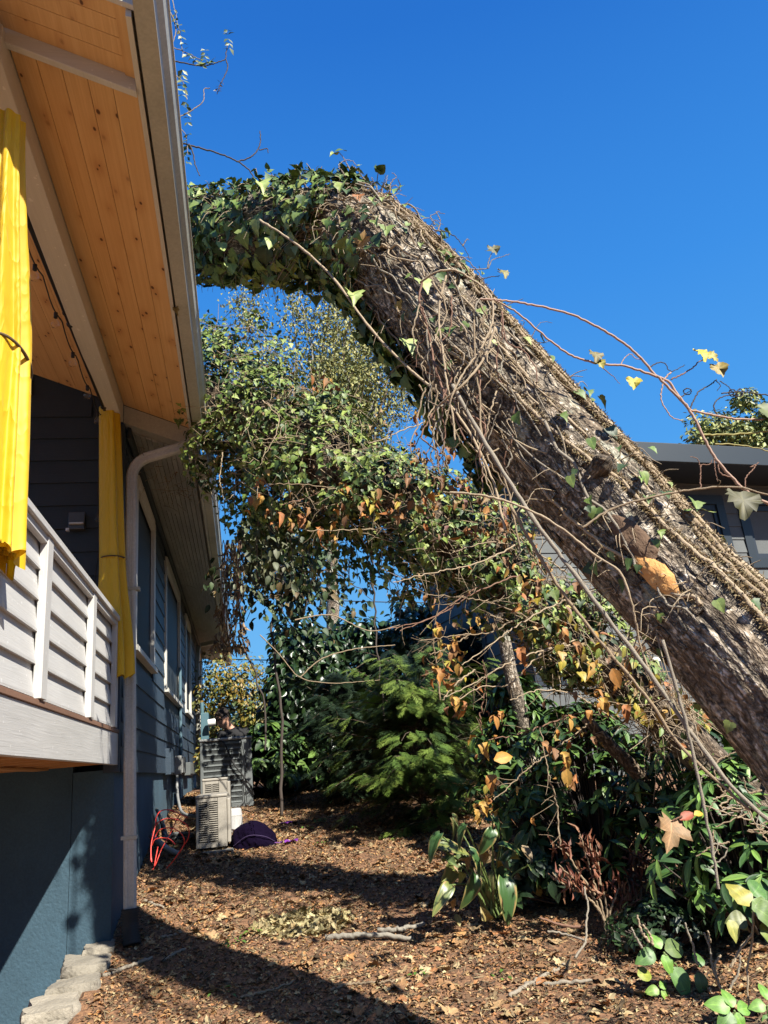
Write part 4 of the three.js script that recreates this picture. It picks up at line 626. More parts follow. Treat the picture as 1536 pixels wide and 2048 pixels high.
// ---------------------------------------------------------------- ivy mass on the second trunk
{
  const r = rng(77);
  const ivy = thing('ivy_vine', 'dense mass of small leaved ivy smothering the second fallen trunk beside the eave', 'ivy', at(560, 880, 5.6));
  const cloud = (t, k) => { // a place in the shaggy sleeve round the trunk
    const f = T2.frame(t), px = project(f.p)[0], u = clamp((px - 400) / 950, 0, 1);
    const up = lerp(1.0, 0.38, Math.pow(u, 0.7)) * metres(180, f.p), dn = lerp(0.95, 0.35, u) * metres(200, f.p), a = rnd(r, 0, 2 * Math.PI), q = Math.sqrt(rnd(r, 0.12, 1));
    const s = Math.sin(a) * q, c = Math.cos(a) * q; const hN = 0.92 + 0.8 * noise(f.p.x * 3.1, f.p.z * 3.1 + s, k) + 0.25 * noise(f.p.x * 9, s * 3, k + 5);
    return { p: f.p.clone().addScaledVector(f.S, s > 0 ? s * up * hN : s * dn * hN).addScaledVector(f.C, c * (0.2 + 0.34 * (1 - u)) * hN), out: f.S.clone().multiplyScalar(s).addScaledVector(f.C, c + 0.2) };
  };
  const L = [];
  for (let i = 0; i < 26000; i++) {
    const t = 0.22 + 0.66 * Math.pow(r(), 0.8), c = cloud(t, 3), [px, py] = project(c.p); if (noise(c.p.x * 4.5, c.p.y * 4.5, c.p.z * 4.5) + 0.5 * noise(c.p.x * 13, c.p.y * 13, c.p.z * 13) < -0.12) continue; if (px < 455 && c.p.z < -6.05 && c.p.x < -0.26) continue;
    const yel = noise(c.p.x * 2, c.p.y * 2, 9) > 0.15;
    L.push({ p: c.p, q: leafQ(V(0, -0.75, 0).addScaledVector(rv(r), 0.6), c.out.clone().add(V(0.1, 0.4, 0.25)).addScaledVector(rv(r), 0.75)), s: rnd(r, 0.028, 0.066), c: pick(r, yel ? PAL.ivy2.slice(2) : PAL.ivy2) });
  }
  scatter(ivy, 'leaf', IVY, L, 0.55, 300);
  // thatch of dead stems inside
  const th = []; for (let k = 0; k < 4200; k++) { const t = rnd(r, 0.18, 0.86), a = cloud(t, 3), d = T2.frame(t).T.clone().multiplyScalar(r() < 0.5 ? 0.7 : -0.7).addScaledVector(rv(r), 0.8).normalize(), len = rnd(r, 0.06, 0.3), e = a.p.clone().addScaledVector(d, len).add(V(0, -0.03, 0)); th.push(tube([a.p, a.p.clone().lerp(e, 0.5).addScaledVector(rv(r), 0.02), e], (u) => lerp(0.0028, 0.0014, u), 4, { caps: false })); }
  part(ivy, 'thatch', th, vineTan, null, 'stuff');
  const D = []; for (let i = 0; i < 1600; i++) { const t = rnd(r, 0.15, 0.75), c = cloud(t, 4); if (noise(c.p.x * 3, c.p.y * 3, 40) < 0.05) continue; D.push({ p: c.p, q: leafQ(V(0, -1, 0).addScaledVector(rv(r), 0.6), rv(r)), s: rnd(r, 0.03, 0.07), c: pick(r, PAL.dead) }); }
  scatter(ivy, 'dead_leaf', SHRIVEL, D, 0.8, 0, { stuff: 'dead_leaves' });
  // strands of ivy hanging below the mass and by the far eave
  const hang = []; const st = (pts, w, m) => part(ivy, 'stem', tube(wander(r, pts.map(([x, y, d]) => at(x, y, d)), 0.006, pts.length * 8), (t) => lerp(w, w * 0.6, t), 5), m);
  for (let k = 0; k < 60; k++) { const x = rnd(r, 440, 1000), d = lerp(6, 5, (x - 440) / 560), y0 = lerp(950, 1150, (x - 440) / 560), len = rnd(r, 60, 190) * (1 - 0.35 * (x - 440) / 560), X = x + rnd(r, -20, 20); const P = wander(r, [at(x, y0, d), at(lerp(x, X, 0.5), y0 + len / 2, d), at(X, y0 + len, d)], 0.006, 12); part(ivy, 'stem', tube(P, [0.0026], 4), vineTan2); for (let q = 0; q < 22; q++) { const p = P[2 + Math.floor(r() * 10)].clone().addScaledVector(rv(r), 0.06); hang.push({ p, q: leafQ(V(0, -0.9, 0).addScaledVector(rv(r), 0.5), V(0.2, 0.3, 0.6).addScaledVector(rv(r), 0.7)), s: rnd(r, 0.03, 0.065), c: pick(r, PAL.ivy2) }); } }
  scatter(ivy, 'leaf', IVY, hang, 0.55, 0);
  st([[525, 800, 5.2], [558, 840, 5.2], [520, 930, 5.2]], 0.005, vineTan);
  st([[445, 905, 5.4], [440, 960, 5.4], [452, 1000, 5.4], [468, 990, 5.4]], 0.005, vineTan);
  // long bare twigs arching out of the mass, with clusters of dry orange leaves
  const twigs = [
    [[905, 1105], [980, 1085], [1060, 1100], [1140, 1150]], [[850, 1190], [930, 1195], [1010, 1215], [1100, 1260]], [[980, 1230], [1040, 1250], [1110, 1300], [1180, 1370]], [[1020, 1400], [1080, 1380], [1150, 1390], [1230, 1440]], [[930, 1020], [1000, 1040], [1050, 1090], [1090, 1150]], [[1130, 1210], [1180, 1300], [1220, 1390], [1300, 1470]],
    [[508, 879], [590, 876], [680, 891], [760, 880], [809, 859], [880, 834]], [[508, 967], [633, 971], [715, 988], [790, 1020]], [[711, 1043], [780, 1020], [848, 1004], [958, 992], [1020, 990]], [[614, 1061], [711, 1059], [809, 1059], [860, 1075]], [[786, 1164], [868, 1145], [960, 1125], [1030, 1090]], [[778, 1258], [868, 1234], [960, 1180], [1040, 1150]], [[840, 1281], [926, 1270], [987, 1262], [1087, 1198]], [[800, 1262], [862, 1236], [948, 1179], [1006, 1150]], [[891, 1394], [958, 1361], [1025, 1322], [1097, 1298], [1140, 1290]], [[860, 1310], [905, 1290], [950, 1262]], [[924, 1330], [980, 1290], [1060, 1235], [1130, 1200]], [[977, 1480], [1020, 1472], [1087, 1452], [1145, 1428], [1190, 1426]], [[987, 1600], [1020, 1570], [1068, 1528], [1135, 1480], [1183, 1442], [1230, 1400]], [[900, 1410], [960, 1375], [1015, 1370], [1080, 1310], [1150, 1280]], [[885, 1400], [920, 1360], [950, 1340]], [[1170, 1180], [1230, 1260], [1290, 1300], [1340, 1390]], [[868, 1145], [878, 1200], [866, 1270], [872, 1330], [880, 1400]], [[965, 1320], [972, 1370], [960, 1440], [965, 1470]], [[1080, 1455], [1100, 1560], [1112, 1600], [1120, 1690]], [[560, 1010], [600, 1000], [640, 985], [700, 980]],
  ];
  const tw = thing('bare_shrub', 'bare arching twigs with clinging dry orange leaves in front of the ivy mass', 'shrub', at(1200, 1500, 4.6)), oz = [];
  twigs.forEach((tp, k) => { const d0 = rnd(r, 4.2, 4.7) + (tp[0][0] < 720 ? 0.6 : 0); const P = wander(r, tp.map(([x, y], i) => at(x, y, d0 + 0.05 * i)), 0.006, tp.length * 9); part(tw, 'twig', tube(P, (t) => lerp(0.0028, 0.0055, t), 5), pick(r, [vineTan, vineTan, vineRed, vineTan2]));
    const sub = []; for (let i = 0; i < 9; i++) { const j = Math.floor(r() * (P.length - 2)) + 1, e = P[j].clone().add(V(rnd(r, -0.16, 0.06), rnd(r, -0.12, 0.09), rnd(r, -0.06, 0.06))); sub.push(tube(smooth([P[j], P[j].clone().lerp(e, 0.5).addScaledVector(rv(r), 0.012), e], 7), (t) => lerp(0.0022, 0.0012, t), 4)); if (r() < 0.2) oz.push([e, rnd(r, 0.035, 0.07)]); } part(tw, 'twig', sub, vineTan2, null, 'stuff'); });
  const spots = [[512, 1000], [525, 960], [695, 985], [680, 1005], [700, 1000], [600, 1035], [645, 760], [800, 1010], [850, 1000], [870, 960], [640, 1060], [880, 1260], [905, 1290], [912, 1305], [920, 1335], [868, 1342], [1070, 1165], [1080, 1180], [1066, 1075], [1105, 1290], [1150, 1290], [1215, 1395], [1240, 1380], [1255, 1415], [1135, 1445], [975, 1490], [990, 1555], [965, 1610], [1090, 1490], [1120, 1510], [1130, 1545], [1180, 1480], [1205, 1400], [1245, 1345], [1170, 1285], [912, 1400], [990, 1440], [1040, 1300], [1110, 1250], [1260, 1330], [1225, 1345], [1290, 1370], [1085, 1130], [1150, 1170], [695, 1040], [730, 1010], [760, 985], [820, 960], [900, 900], [930, 980], [560, 1030], [1010, 1120], [955, 1240], [1185, 1330], [1310, 1420], [1275, 1300]];
  const Lz = spots.map(([x, y]) => ({ p: at(x + rnd(r, -5, 5), y - 8, rnd(r, 4.25, 4.7) + (x < 720 ? 0.6 : 0)), q: leafQ(V(rnd(r, -0.4, 0.4), -1, rnd(r, -0.3, 0.3)), V(rnd(r, -0.8, 0.8), 0.25, 0.8)), s: rnd(r, 0.06, 0.12), c: pick(r, PAL.orange) }));
  for (const [p, s] of oz) Lz.push({ p, q: leafQ(V(0, -1, 0).addScaledVector(rv(r), 0.5), rv(r)), s, c: pick(r, PAL.orange) });
  for (let i = 0; i < 330; i++) { const q = pick(r, spots), p = at(q[0] + rnd(r, -26, 26), q[1] + rnd(r, -22, 26), rnd(r, 4.3, 4.9) + (q[0] < 720 ? 0.5 : 0)); Lz.push({ p, q: leafQ(V(0, -1, 0).addScaledVector(rv(r), 0.6), rv(r).add(V(0, 0.2, 0.3))), s: rnd(r, 0.03, 0.085), c: pick(r, r() < 0.75 ? PAL.orange : PAL.yellow) }); }
  for (let i = 0; i < 420; i++) { const x = rnd(r, 830, 1020), y = rnd(r, 820, 1080); if (noise(x * 0.02, y * 0.02, 3) < -0.1) continue; Lz.push({ p: at(x, y, rnd(r, 4.4, 5.2)), q: leafQ(V(0, -1, 0).addScaledVector(rv(r), 0.6), rv(r).add(V(0, 0.2, 0.4))), s: rnd(r, 0.03, 0.085), c: pick(r, [...PAL.orange, ...PAL.dead, [0.2, 0.09, 0.08]]) }); }
  scatter(tw, 'leaf', [...SHRIVEL, OVATE[0]], Lz, 0.7, 220);
  { const m = new THREE.Mesh(OVATE[0], leafMat([0.55, 0.25, 0.03], 0.6)); m.name = 'leaf'; m.position.copy(at(988, 1520, 4.2)).sub(baseOf(tw)); m.quaternion.copy(leafQ(V(1, 0.15, 0), V(-0.1, 0.3, 1))); m.scale.setScalar(0.115); tw.add(m); }
  // right end of the trunk: broad yellowing leaves among the twigs
  const Y = []; for (let i = 0; i < 240; i++) { const x = rnd(r, 1030, 1420), y = lerp(1180, 1480, (x - 1030) / 390) + rnd(r, -60, 70); Y.push({ p: at(x, y, rnd(r, 4.2, 4.7)), q: leafQ(V(0, -1, 0).addScaledVector(rv(r), 0.7), V(0, 0.4, 0.6).addScaledVector(rv(r), 0.8)), s: rnd(r, 0.03, 0.08), c: pick(r, r() < 0.45 ? PAL.yellow : r() < 0.6 ? PAL.orange : PAL.ivy2) }); }
  scatter(tw, 'leaf', [OVATE[0], OVATE[1], IVY[2]], Y, 0.55, 0);
  // dry brown tangle by the far eave
  const dt = thing('dry_vine_clump', 'clump of dry brown vine leaves hanging by the far end of the eave', 'vine', at(462, 1300, 7.2)), dl = [];
  for (let k = 0; k < 18; k++) { const x = rnd(r, 445, 485), P = wander(r, [at(x, 1080, 7), at(x + rnd(r, -14, 14), 1180, 7), at(x + rnd(r, -24, 10), 1240 + rnd(r, 0, 70), 7.1)], 0.012, 16); part(dt, 'stem', tube(P, [0.0035], 4), pick(r, [vineTan2, vineRed, vineDark])); }
  for (let i = 0; i < 230; i++) { const v = 1 - Math.pow(r(), 2.2), x = 462 + rnd(r, -26, 22) * (0.5 + v), y = 1090 + v * 205; dl.push({ p: at(x, y, rnd(r, 6.9, 7.3)), q: leafQ(V(0, -1, 0).addScaledVector(rv(r), 0.4), rv(r)), s: V(0.5, 1, 0.6).multiplyScalar(rnd(r, 0.05, 0.12)), c: pick(r, PAL.dead) }); }
  scatter(dt, 'dead_leaf', SHRIVEL, dl, 0.8, 0, { stuff: 'dead_leaves' });
}

// ---------------------------------------------------------------- grapevine in the sky, wisteria by the gutter
const sprayTube = (o, r, pts, d, w0, w1, m, amp = 0.003, name = 'stem') => { const P = wander(r, pts.map((q) => at(q[0], q[1], q[2] ?? d)), amp, Math.max(14, pts.length * 7)); const a = metres(w0, P[0]), b = metres(w1, P[0]); return part(o, name, tube(P, (t) => lerp(a, b, t), 6), m); };
{
  const r = rng(91), gv = thing('grapevine', 'bare grapevine arching through the blue sky right of the trunk with yellow leaves', 'vine', at(1485, 977, 2.52));
  const S = (pts, w0, w1, m = vineRed) => sprayTube(gv, r, pts, 2.55, w0, w1, m, 0.002);
  const pale = M(0.34, 0.22, 0.16, 0.75);
  S([[960, 598], [1000, 600], [1080, 613], [1139, 628], [1199, 656], [1265, 700], [1303, 741], [1349, 787], [1380, 822], [1405, 870], [1426, 909], [1455, 945], [1485, 977], [1540, 1010]], 2.2, 3.4, pale);
  S([[990, 600], [1031, 623], [1065, 652], [1101, 682], [1146, 712], [1209, 729], [1242, 730], [1300, 748], [1338, 764], [1355, 790], [1380, 820]], 1.8, 2.8, pale);
  S([[1380, 820], [1436, 832], [1480, 838], [1540, 839]], 2.6, 2.2, pale); S([[1405, 869], [1460, 869], [1545, 862]], 2.2, 1.8, M(0.25, 0.22, 0.06, 0.7)); S([[1430, 888], [1480, 890], [1545, 904]], 1.6, 1.2, M(0.28, 0.24, 0.08, 0.7));
  S([[1342, 745], [1330, 757], [1324, 775], [1322, 795], [1329, 815], [1345, 835], [1366, 841]], 1.8, 0.9, pale);
  S([[1342, 759], [1365, 748], [1387, 734], [1397, 724], [1405, 720]], 1.6, 1.2); S([[1380, 818], [1390, 795], [1398, 783], [1420, 770], [1433, 759]], 1.6, 1.2, vineDark);
  S([[1436, 832], [1428, 815], [1434, 800], [1450, 792], [1467, 788]], 1.5, 1.0, vineDark); S([[1443, 787], [1470, 784], [1500, 785], [1545, 792]], 1.5, 1.4, vineDark);
  S([[1242, 730], [1250, 715], [1262, 708], [1270, 716], [1284, 720]], 1.2, 0.7, pale); S([[1300, 735], [1312, 727], [1330, 726], [1340, 742], [1370, 730]], 1.3, 0.7, vineDark); S([[1361, 795], [1372, 788], [1380, 782]], 1.3, 0.6, vineDark);
  S([[1203, 735], [1225, 752], [1240, 768]], 1.1, 0.5); S([[1433, 762], [1440, 770], [1434, 782]], 1.0, 0.5, vineDark); S([[1440, 762], [1455, 772], [1467, 785]], 1.0, 0.7, vineDark);
  S([[1401, 977], [1401, 945], [1403, 930], [1420, 928], [1424, 920]], 1.5, 0.8); S([[1401, 935], [1395, 918], [1380, 913]], 1.2, 0.6); S([[1490, 978], [1492, 955], [1505, 940], [1512, 930], [1500, 935], [1518, 925]], 1.5, 0.8); S([[1436, 925], [1440, 945], [1470, 960], [1485, 976]], 1.6, 1.4); S([[1428, 910], [1430, 940], [1435, 963]], 1.3, 0.7);
  for (let k = 0; k < 4; k++) { const c = [[1475, 788], [1375, 783], [1465, 786], [1480, 786]][k], pts = []; for (let i = 0; i < 14; i++) pts.push([c[0] + Math.cos(i * 0.9 + k) * (9 - k), c[1] + Math.sin(i * 0.9 + k) * (5 + k), 2.55 + 0.01 * Math.sin(i)]); S(pts, 1.0, 0.6, vineDark); }
  const Lf = [[1190, 704, 30, [0.16, 0.12, 0.035], -0.2], [1196, 722, 22, [0.34, 0.27, 0.03], 0.3], [1268, 756, 30, [0.48, 0.36, 0.02], -0.3], [1396, 700, 32, [0.52, 0.40, 0.015], 0.2], [1414, 709, 26, [0.40, 0.30, 0.03], 0.8], [1433, 728, 34, [0.30, 0.20, 0.03], 0.1], [1480, 985, 66, [0.065, 0.055, 0.010], -0.2], [1522, 818, 44, [0.11, 0.13, 0.03], 1], [985, 492, 26, [0.10, 0.09, 0.03], 0.1], [1003, 540, 24, [0.20, 0.16, 0.03], 0.2], [1530, 838, 34, [0.16, 0.2, 0.04], 1.2]];
  Lf.forEach(([x, y, s, c, a], i) => { const p = at(x, y, 2.52), m = new THREE.Mesh(GRAPE[i % 3], leafMat(c, 0.6)); m.name = 'leaf'; m.position.copy(p).sub(baseOf(gv)); m.quaternion.copy(leafQ(V(Math.sin(a), -Math.cos(a), 0.1), V(rnd(r, -0.3, 0.3), 0.4, 1))); m.scale.setScalar(metres(s, p)); m.castShadow = true; gv.add(m); });
  // tendrils standing off the upper side of the trunk
  const td = thing('vine_tendril', 'thin curling tendrils with small shrivelled leaves above the upper edge of the trunk', 'tendril', at(960, 560, 3.0));
  for (const pts of [[[900, 520], [925, 515], [945, 530], [962, 555], [972, 590]], [[860, 470], [880, 462], [905, 470], [925, 490], [940, 520]], [[870, 450], [862, 432], [876, 425]], [[876, 462], [880, 440], [872, 424], [890, 428]], [[780, 385], [782, 366], [792, 352], [784, 345]], [[782, 368], [770, 375], [776, 350]], [[792, 384], [800, 372], [796, 358]], [[925, 492], [935, 478], [938, 480]], [[940, 538], [975, 537], [985, 520], [1000, 515], [1020, 508]], [[975, 537], [978, 520], [984, 505]], [[955, 560], [975, 555], [1000, 552]], [[690, 352], [678, 330], [700, 320], [716, 333]], [[700, 340], [688, 318], [676, 303]], [[730, 360], [712, 338], [704, 330]], [[1095, 740], [1120, 775], [1150, 800]], [[1060, 690], [1075, 688], [1098, 682]]]) sprayTube(td, r, pts, 3.0, 1.3, 0.6, pick(r, [vineDark, vineTan2, vineGrey]), 0.003);
  const tl = [[985, 500, 22], [1003, 547, 20], [720, 330, 16], [690, 300, 24], [672, 308, 18], [840, 432, 20], [808, 408, 16], [806, 370, 14], [1098, 718, 18], [1105, 742, 20], [1020, 625, 14], [905, 515, 22], [920, 520, 20], [888, 500, 24], [912, 530, 18]].map(([x, y, s]) => { const p = at(x, y, 3.0); return { p, q: leafQ(V(rnd(r, -1, 1), -0.5, 0), V(rnd(r, -0.4, 0.4), 0.6, 0.7)), s: metres(s, p), c: x > 980 && y > 490 && y < 560 ? [0.13, 0.11, 0.03] : pick(r, PAL.ivy) }; });
  scatter(td, 'leaf', IVY, tl, 0.45, 15);

  const wi = thing('wisteria_vine', 'sparse wisteria stems and small leaflets poking out beside the gutter against the sky', 'vine', at(360, 250, 4.9));
  const W = (pts, w = 1.5, m = vineDark) => sprayTube(wi, r, pts, 4.8, w, w * 0.6, m, 0.003);
  W([[300, 60], [342, 92], [372, 105], [403, 120]], 1.3, vineTan2); W([[310, 112], [342, 121], [380, 128], [407, 132], [430, 126], [451, 118], [452, 105], [455, 92]], 1.6); W([[451, 118], [456, 133], [450, 150], [440, 170], [434, 188]], 1.3); W([[320, 250], [355, 236], [385, 220], [406, 202], [408, 188], [408, 178], [420, 176]], 1.4, vineTan2); W([[330, 278], [359, 285], [403, 297], [440, 308], [475, 323], [502, 345], [512, 372]], 2.0); W([[475, 323], [500, 315], [515, 300], [521, 282], [520, 262]], 1.6); W([[518, 300], [535, 298], [536, 306]], 1.2); W([[378, 288], [386, 305], [390, 328], [400, 352]], 1.6); W([[340, 20], [352, 60], [344, 95], [350, 130]], 1.2, vineTan2); W([[352, 150], [366, 165], [374, 200]], 1.0, vineTan2); W([[352, 250], [370, 268], [376, 310]], 1.0, vineTan2); W([[345, 0], [358, 60], [366, 110]], 1.0, vineGrey);
  const wl = []; const pin = (x, y, dx, dy, n, s, c) => { for (let i = 0; i < n; i++) for (const sd of [-1, 1]) { const p = at(x + dx * i, y + dy * i, 4.8); wl.push({ p, q: leafQ(V(sd * 0.9 + dx * 0.04, -dy * 0.05 - 0.25, rnd(r, -0.3, 0.3)), V(0, 0.3, 1).addScaledVector(rv(r), 0.7)), s: metres(s, p) * rnd(r, 0.8, 1.1), c: pick(r, c ?? [[0.05, 0.09, 0.03], [0.10, 0.14, 0.05], [0.14, 0.17, 0.08]]) }); } };
  pin(455, 60, 1, 9, 5, 14); pin(365, 140, 0, 10, 6, 15, [[0.16, 0.2, 0.06], [0.2, 0.22, 0.08]]); pin(358, 50, 3, 12, 6, 13, [[0.2, 0.2, 0.07], [0.12, 0.16, 0.05]]); pin(380, 112, 5, 4, 6, 12); pin(375, 270, 0, 11, 6, 13); pin(410, 100, 0, 6, 4, 12); pin(372, 205, 1, 10, 5, 12); pin(348, 20, 2, 9, 5, 10); pin(440, 165, -2, 6, 4, 10, [[0.03, 0.02, 0.03]]); pin(412, 128, 4, -2, 3, 16, [[0.3, 0.34, 0.04]]);
  scatter(wi, 'leaflet', SMALL, wl, 0.5, 110);
  const gl = thing('shrivelled_leaf', 'two shrivelled tan leaves on a thin stalk caught on the gutter face', 'leaf', at(358, 600, 4.2)); sprayTube(gl, r, [[376, 555], [368, 580], [356, 610]], 4.2, 1.2, 0.7, vineTan2); for (const [x, y, s] of [[352, 612, 26], [366, 586, 28]]) { const p = at(x, y, 4.2), m = new THREE.Mesh(SHRIVEL[1], leafMat([0.36, 0.27, 0.12], 0.7)); m.name = 'leaf'; m.position.copy(p).sub(baseOf(gl)); m.quaternion.copy(leafQ(V(0.2, -1, 0), V(-0.3, 0.3, 1))); m.scale.setScalar(metres(s, p)); gl.add(m); }
}

// ---------------------------------------------------------------- leaf litter
{
  const r = rng(123), items = [];
  const add = (x, z, s, c, flat = 0.55) => items.push({ p: V(x, gnd(x, z) + 0.003 + s * 0.12 * r(), z), q: leafQ(rv(r).setY(rnd(r, -0.25, 0.25)), V(0, 1, 0).addScaledVector(rv(r), flat)), s, c });
  const bedX = (z) => 2.0 + 0.12 * (z + 6);
  for (let i = 0; i < 75000; i++) { const z = -3.2 - 10.5 * Math.pow(r(), 1.15), x = rnd(r, -0.95, 3.4); if (x < -0.86 && z > -6.1) continue; if (noise(x * 2.4, 1, z * 2.4) + 0.6 * noise(x * 7, 3, z * 7) < -0.45) continue; add(x, z, rnd(r, 0.012, 0.034), pick(r, PAL.litter)); }
  const flakes = items.splice(0);
  for (let i = 0; i < 6500; i++) { const z = -3.2 - 9.5 * Math.pow(r(), 1.1), x = rnd(r, -0.85, 3.4); if (noise(x * 1.7, 7, z * 1.7) + 0.7 * noise(x * 5, 2, z * 5) < -0.05 - 0.12 * (x - 0.8)) continue; add(x, z, rnd(r, 0.035, 0.085), pick(r, PAL.litter), 0.45); }
  for (let i = 0; i < 700; i++) { const a = rnd(r, 0, 6.28), q = Math.sqrt(r()); const c = groundAt(610, 1850); add(c.x + Math.cos(a) * q * 0.33, c.z + Math.sin(a) * q * 0.22, rnd(r, 0.035, 0.075), pick(r, [[0.44, 0.33, 0.18], [0.40, 0.28, 0.14], [0.48, 0.37, 0.22]]), 0.9); }
  const big = items.splice(0);
  const bits = []; for (let i = 0; i < 26000; i++) { const z = -3.2 - 9 * Math.pow(r(), 1.2), x = rnd(r, -0.95, 3.4); if (x < -0.86 && z > -6.1) continue; bits.push({ p: V(x, gnd(x, z) + 0.006 * r(), z), q: leafQ(rv(r).setY(rnd(r, -0.25, 0.3)), V(0, 1, 0).addScaledVector(rv(r), 0.5)), s: V(rnd(r, 0.0025, 0.008), rnd(r, 0.02, 0.075), 0.01), c: pick(r, [[0.09, 0.055, 0.035], [0.14, 0.085, 0.055], [0.19, 0.12, 0.075], [0.30, 0.21, 0.13], [0.06, 0.036, 0.024]]) }); }
  const chip = new THREE.BufferGeometry(); chip.setAttribute('position', new THREE.Float32BufferAttribute([-0.5, 0, 0, 0.5, 0, 0, 0.35, 1, 0.2, -0.4, 0.9, 0.1, 0.05, 0.5, 0.5], 3)); chip.setIndex([0, 1, 4, 1, 2, 4, 2, 3, 4, 3, 0, 4]); chip.computeVertexNormals();
  const litter = thing('leaf_litter', 'fallen brown and orange leaves and bark chips covering the ground', 'leaf litter', V(0.5, 0.5, -6), null, 'stuff');
  scatter(litter, 'leaf', FLAKE, flakes, 0.8, 0, { stuff: 'leaf_flakes' }); scatter(litter, 'leaf', [...MAPLE, OVATE[0]], big, 0.75, 240, { stuff: 'fallen_leaves' }); scatter(litter, 'chip', [chip], bits, 0.9, 0, { stuff: 'bark_chips' });
  // sticks, logs, weeds
  const stick = (name, label, pts, w, m) => { const P = wander(r, pts.map(([x, y, h]) => groundAt(x, y).add(V(0, h ?? 0.01, 0))), 0.006, pts.length * 8); const rad = metres(w, P[0]); const o = thing(name, label, name === 'log' ? 'log' : 'stick', P[0].clone()); part(o, 'wood', tube(P, (t) => rad * lerp(1.05, 0.8, t), name === 'log' ? 14 : 7, { disp: (t, a, p, c, s, len) => rad * 0.18 * noise(c * 2, s * 2, len * 30) }), m); return o; };
  const birchBark = M(0.42, 0.38, 0.31, 0.85, { map: blotch, bumpMap: grit, bumpScale: 0.004 });
  stick('log', 'short grey log lying on the leaves beside the pale leaf pile', [[650, 1882, 0.02], [740, 1880, 0.03], [825, 1884, 0.02]], 5.5, birchBark); stick('log', 'broken log with a pale split end behind the short grey log', [[755, 1868, 0.02], [800, 1868, 0.03], [850, 1858, 0.03]], 4.8, birchBark);
  stick('stick', 'pale forked stick on the ground right of the middle', [[1020, 1998], [1060, 1972], [1100, 1950], [1140, 1930]], 4.5, vineGrey); stick('stick', 'straight pale stick touching the forked stick', [[1050, 1972], [1110, 1970], [1185, 1966]], 4, vineGrey); stick('stick', 'grey stick in the shade near the stone edging', [[205, 1955], [250, 1940], [305, 1918]], 4, vineGrey); stick('stick', 'thin pale stick left of the shadow band', [[325, 1925], [342, 1915], [370, 1900]], 3, vineGrey); stick('stick', 'thin twig across the front shadow band', [[480, 2000], [540, 1985], [590, 1965]], 2.5, vineTan2); stick('stick', 'pale stick lying on the stones by the foundation', [[110, 1985, 0.08], [160, 1975, 0.08], [230, 1955, 0.04]], 2.6, vineGrey); stick('stick', 'long thin twig in front of the logs', [[660, 1985], [700, 1972], [760, 1968], [820, 1962]], 2.5, vineTan2);
  stick('stick', 'short pale stick in the sun near the house corner', [[290, 1805], [310, 1812], [328, 1818]], 3, vineGrey); stick('stick', 'pale stick sloping in the leaves left of centre', [[322, 1878], [345, 1874], [362, 1868]], 2.6, vineGrey);
  const weeds = []; for (const [x, y, n] of [[463, 1890, 26], [505, 1868, 10], [640, 1645, 24], [700, 1660, 16], [640, 1690, 12], [838, 1955, 9], [610, 1660, 14], [690, 1640, 10], [440, 1990, 8], [1000, 1960, 6]]) { const c = groundAt(x, y); for (let i = 0; i < n; i++) { const a = rnd(r, 0, 6.28), q = rnd(r, 0, 0.09); weeds.push({ p: V(c.x + Math.cos(a) * q, c.y + rnd(r, 0.005, 0.04), c.z + Math.sin(a) * q), q: leafQ(V(Math.cos(a), 0.3, Math.sin(a)), V(0, 1, 0).addScaledVector(rv(r), 0.3)), s: rnd(r, 0.02, 0.045), c: pick(r, PAL.fresh) }); } }
  const wd = thing('weed_patch', 'small bright green weeds scattered on the leafy ground', 'weeds', V(0.3, 0.6, -6), null, 'stuff'); scatter(wd, 'leaf', OVATE, weeds, 0.5, 0);
}
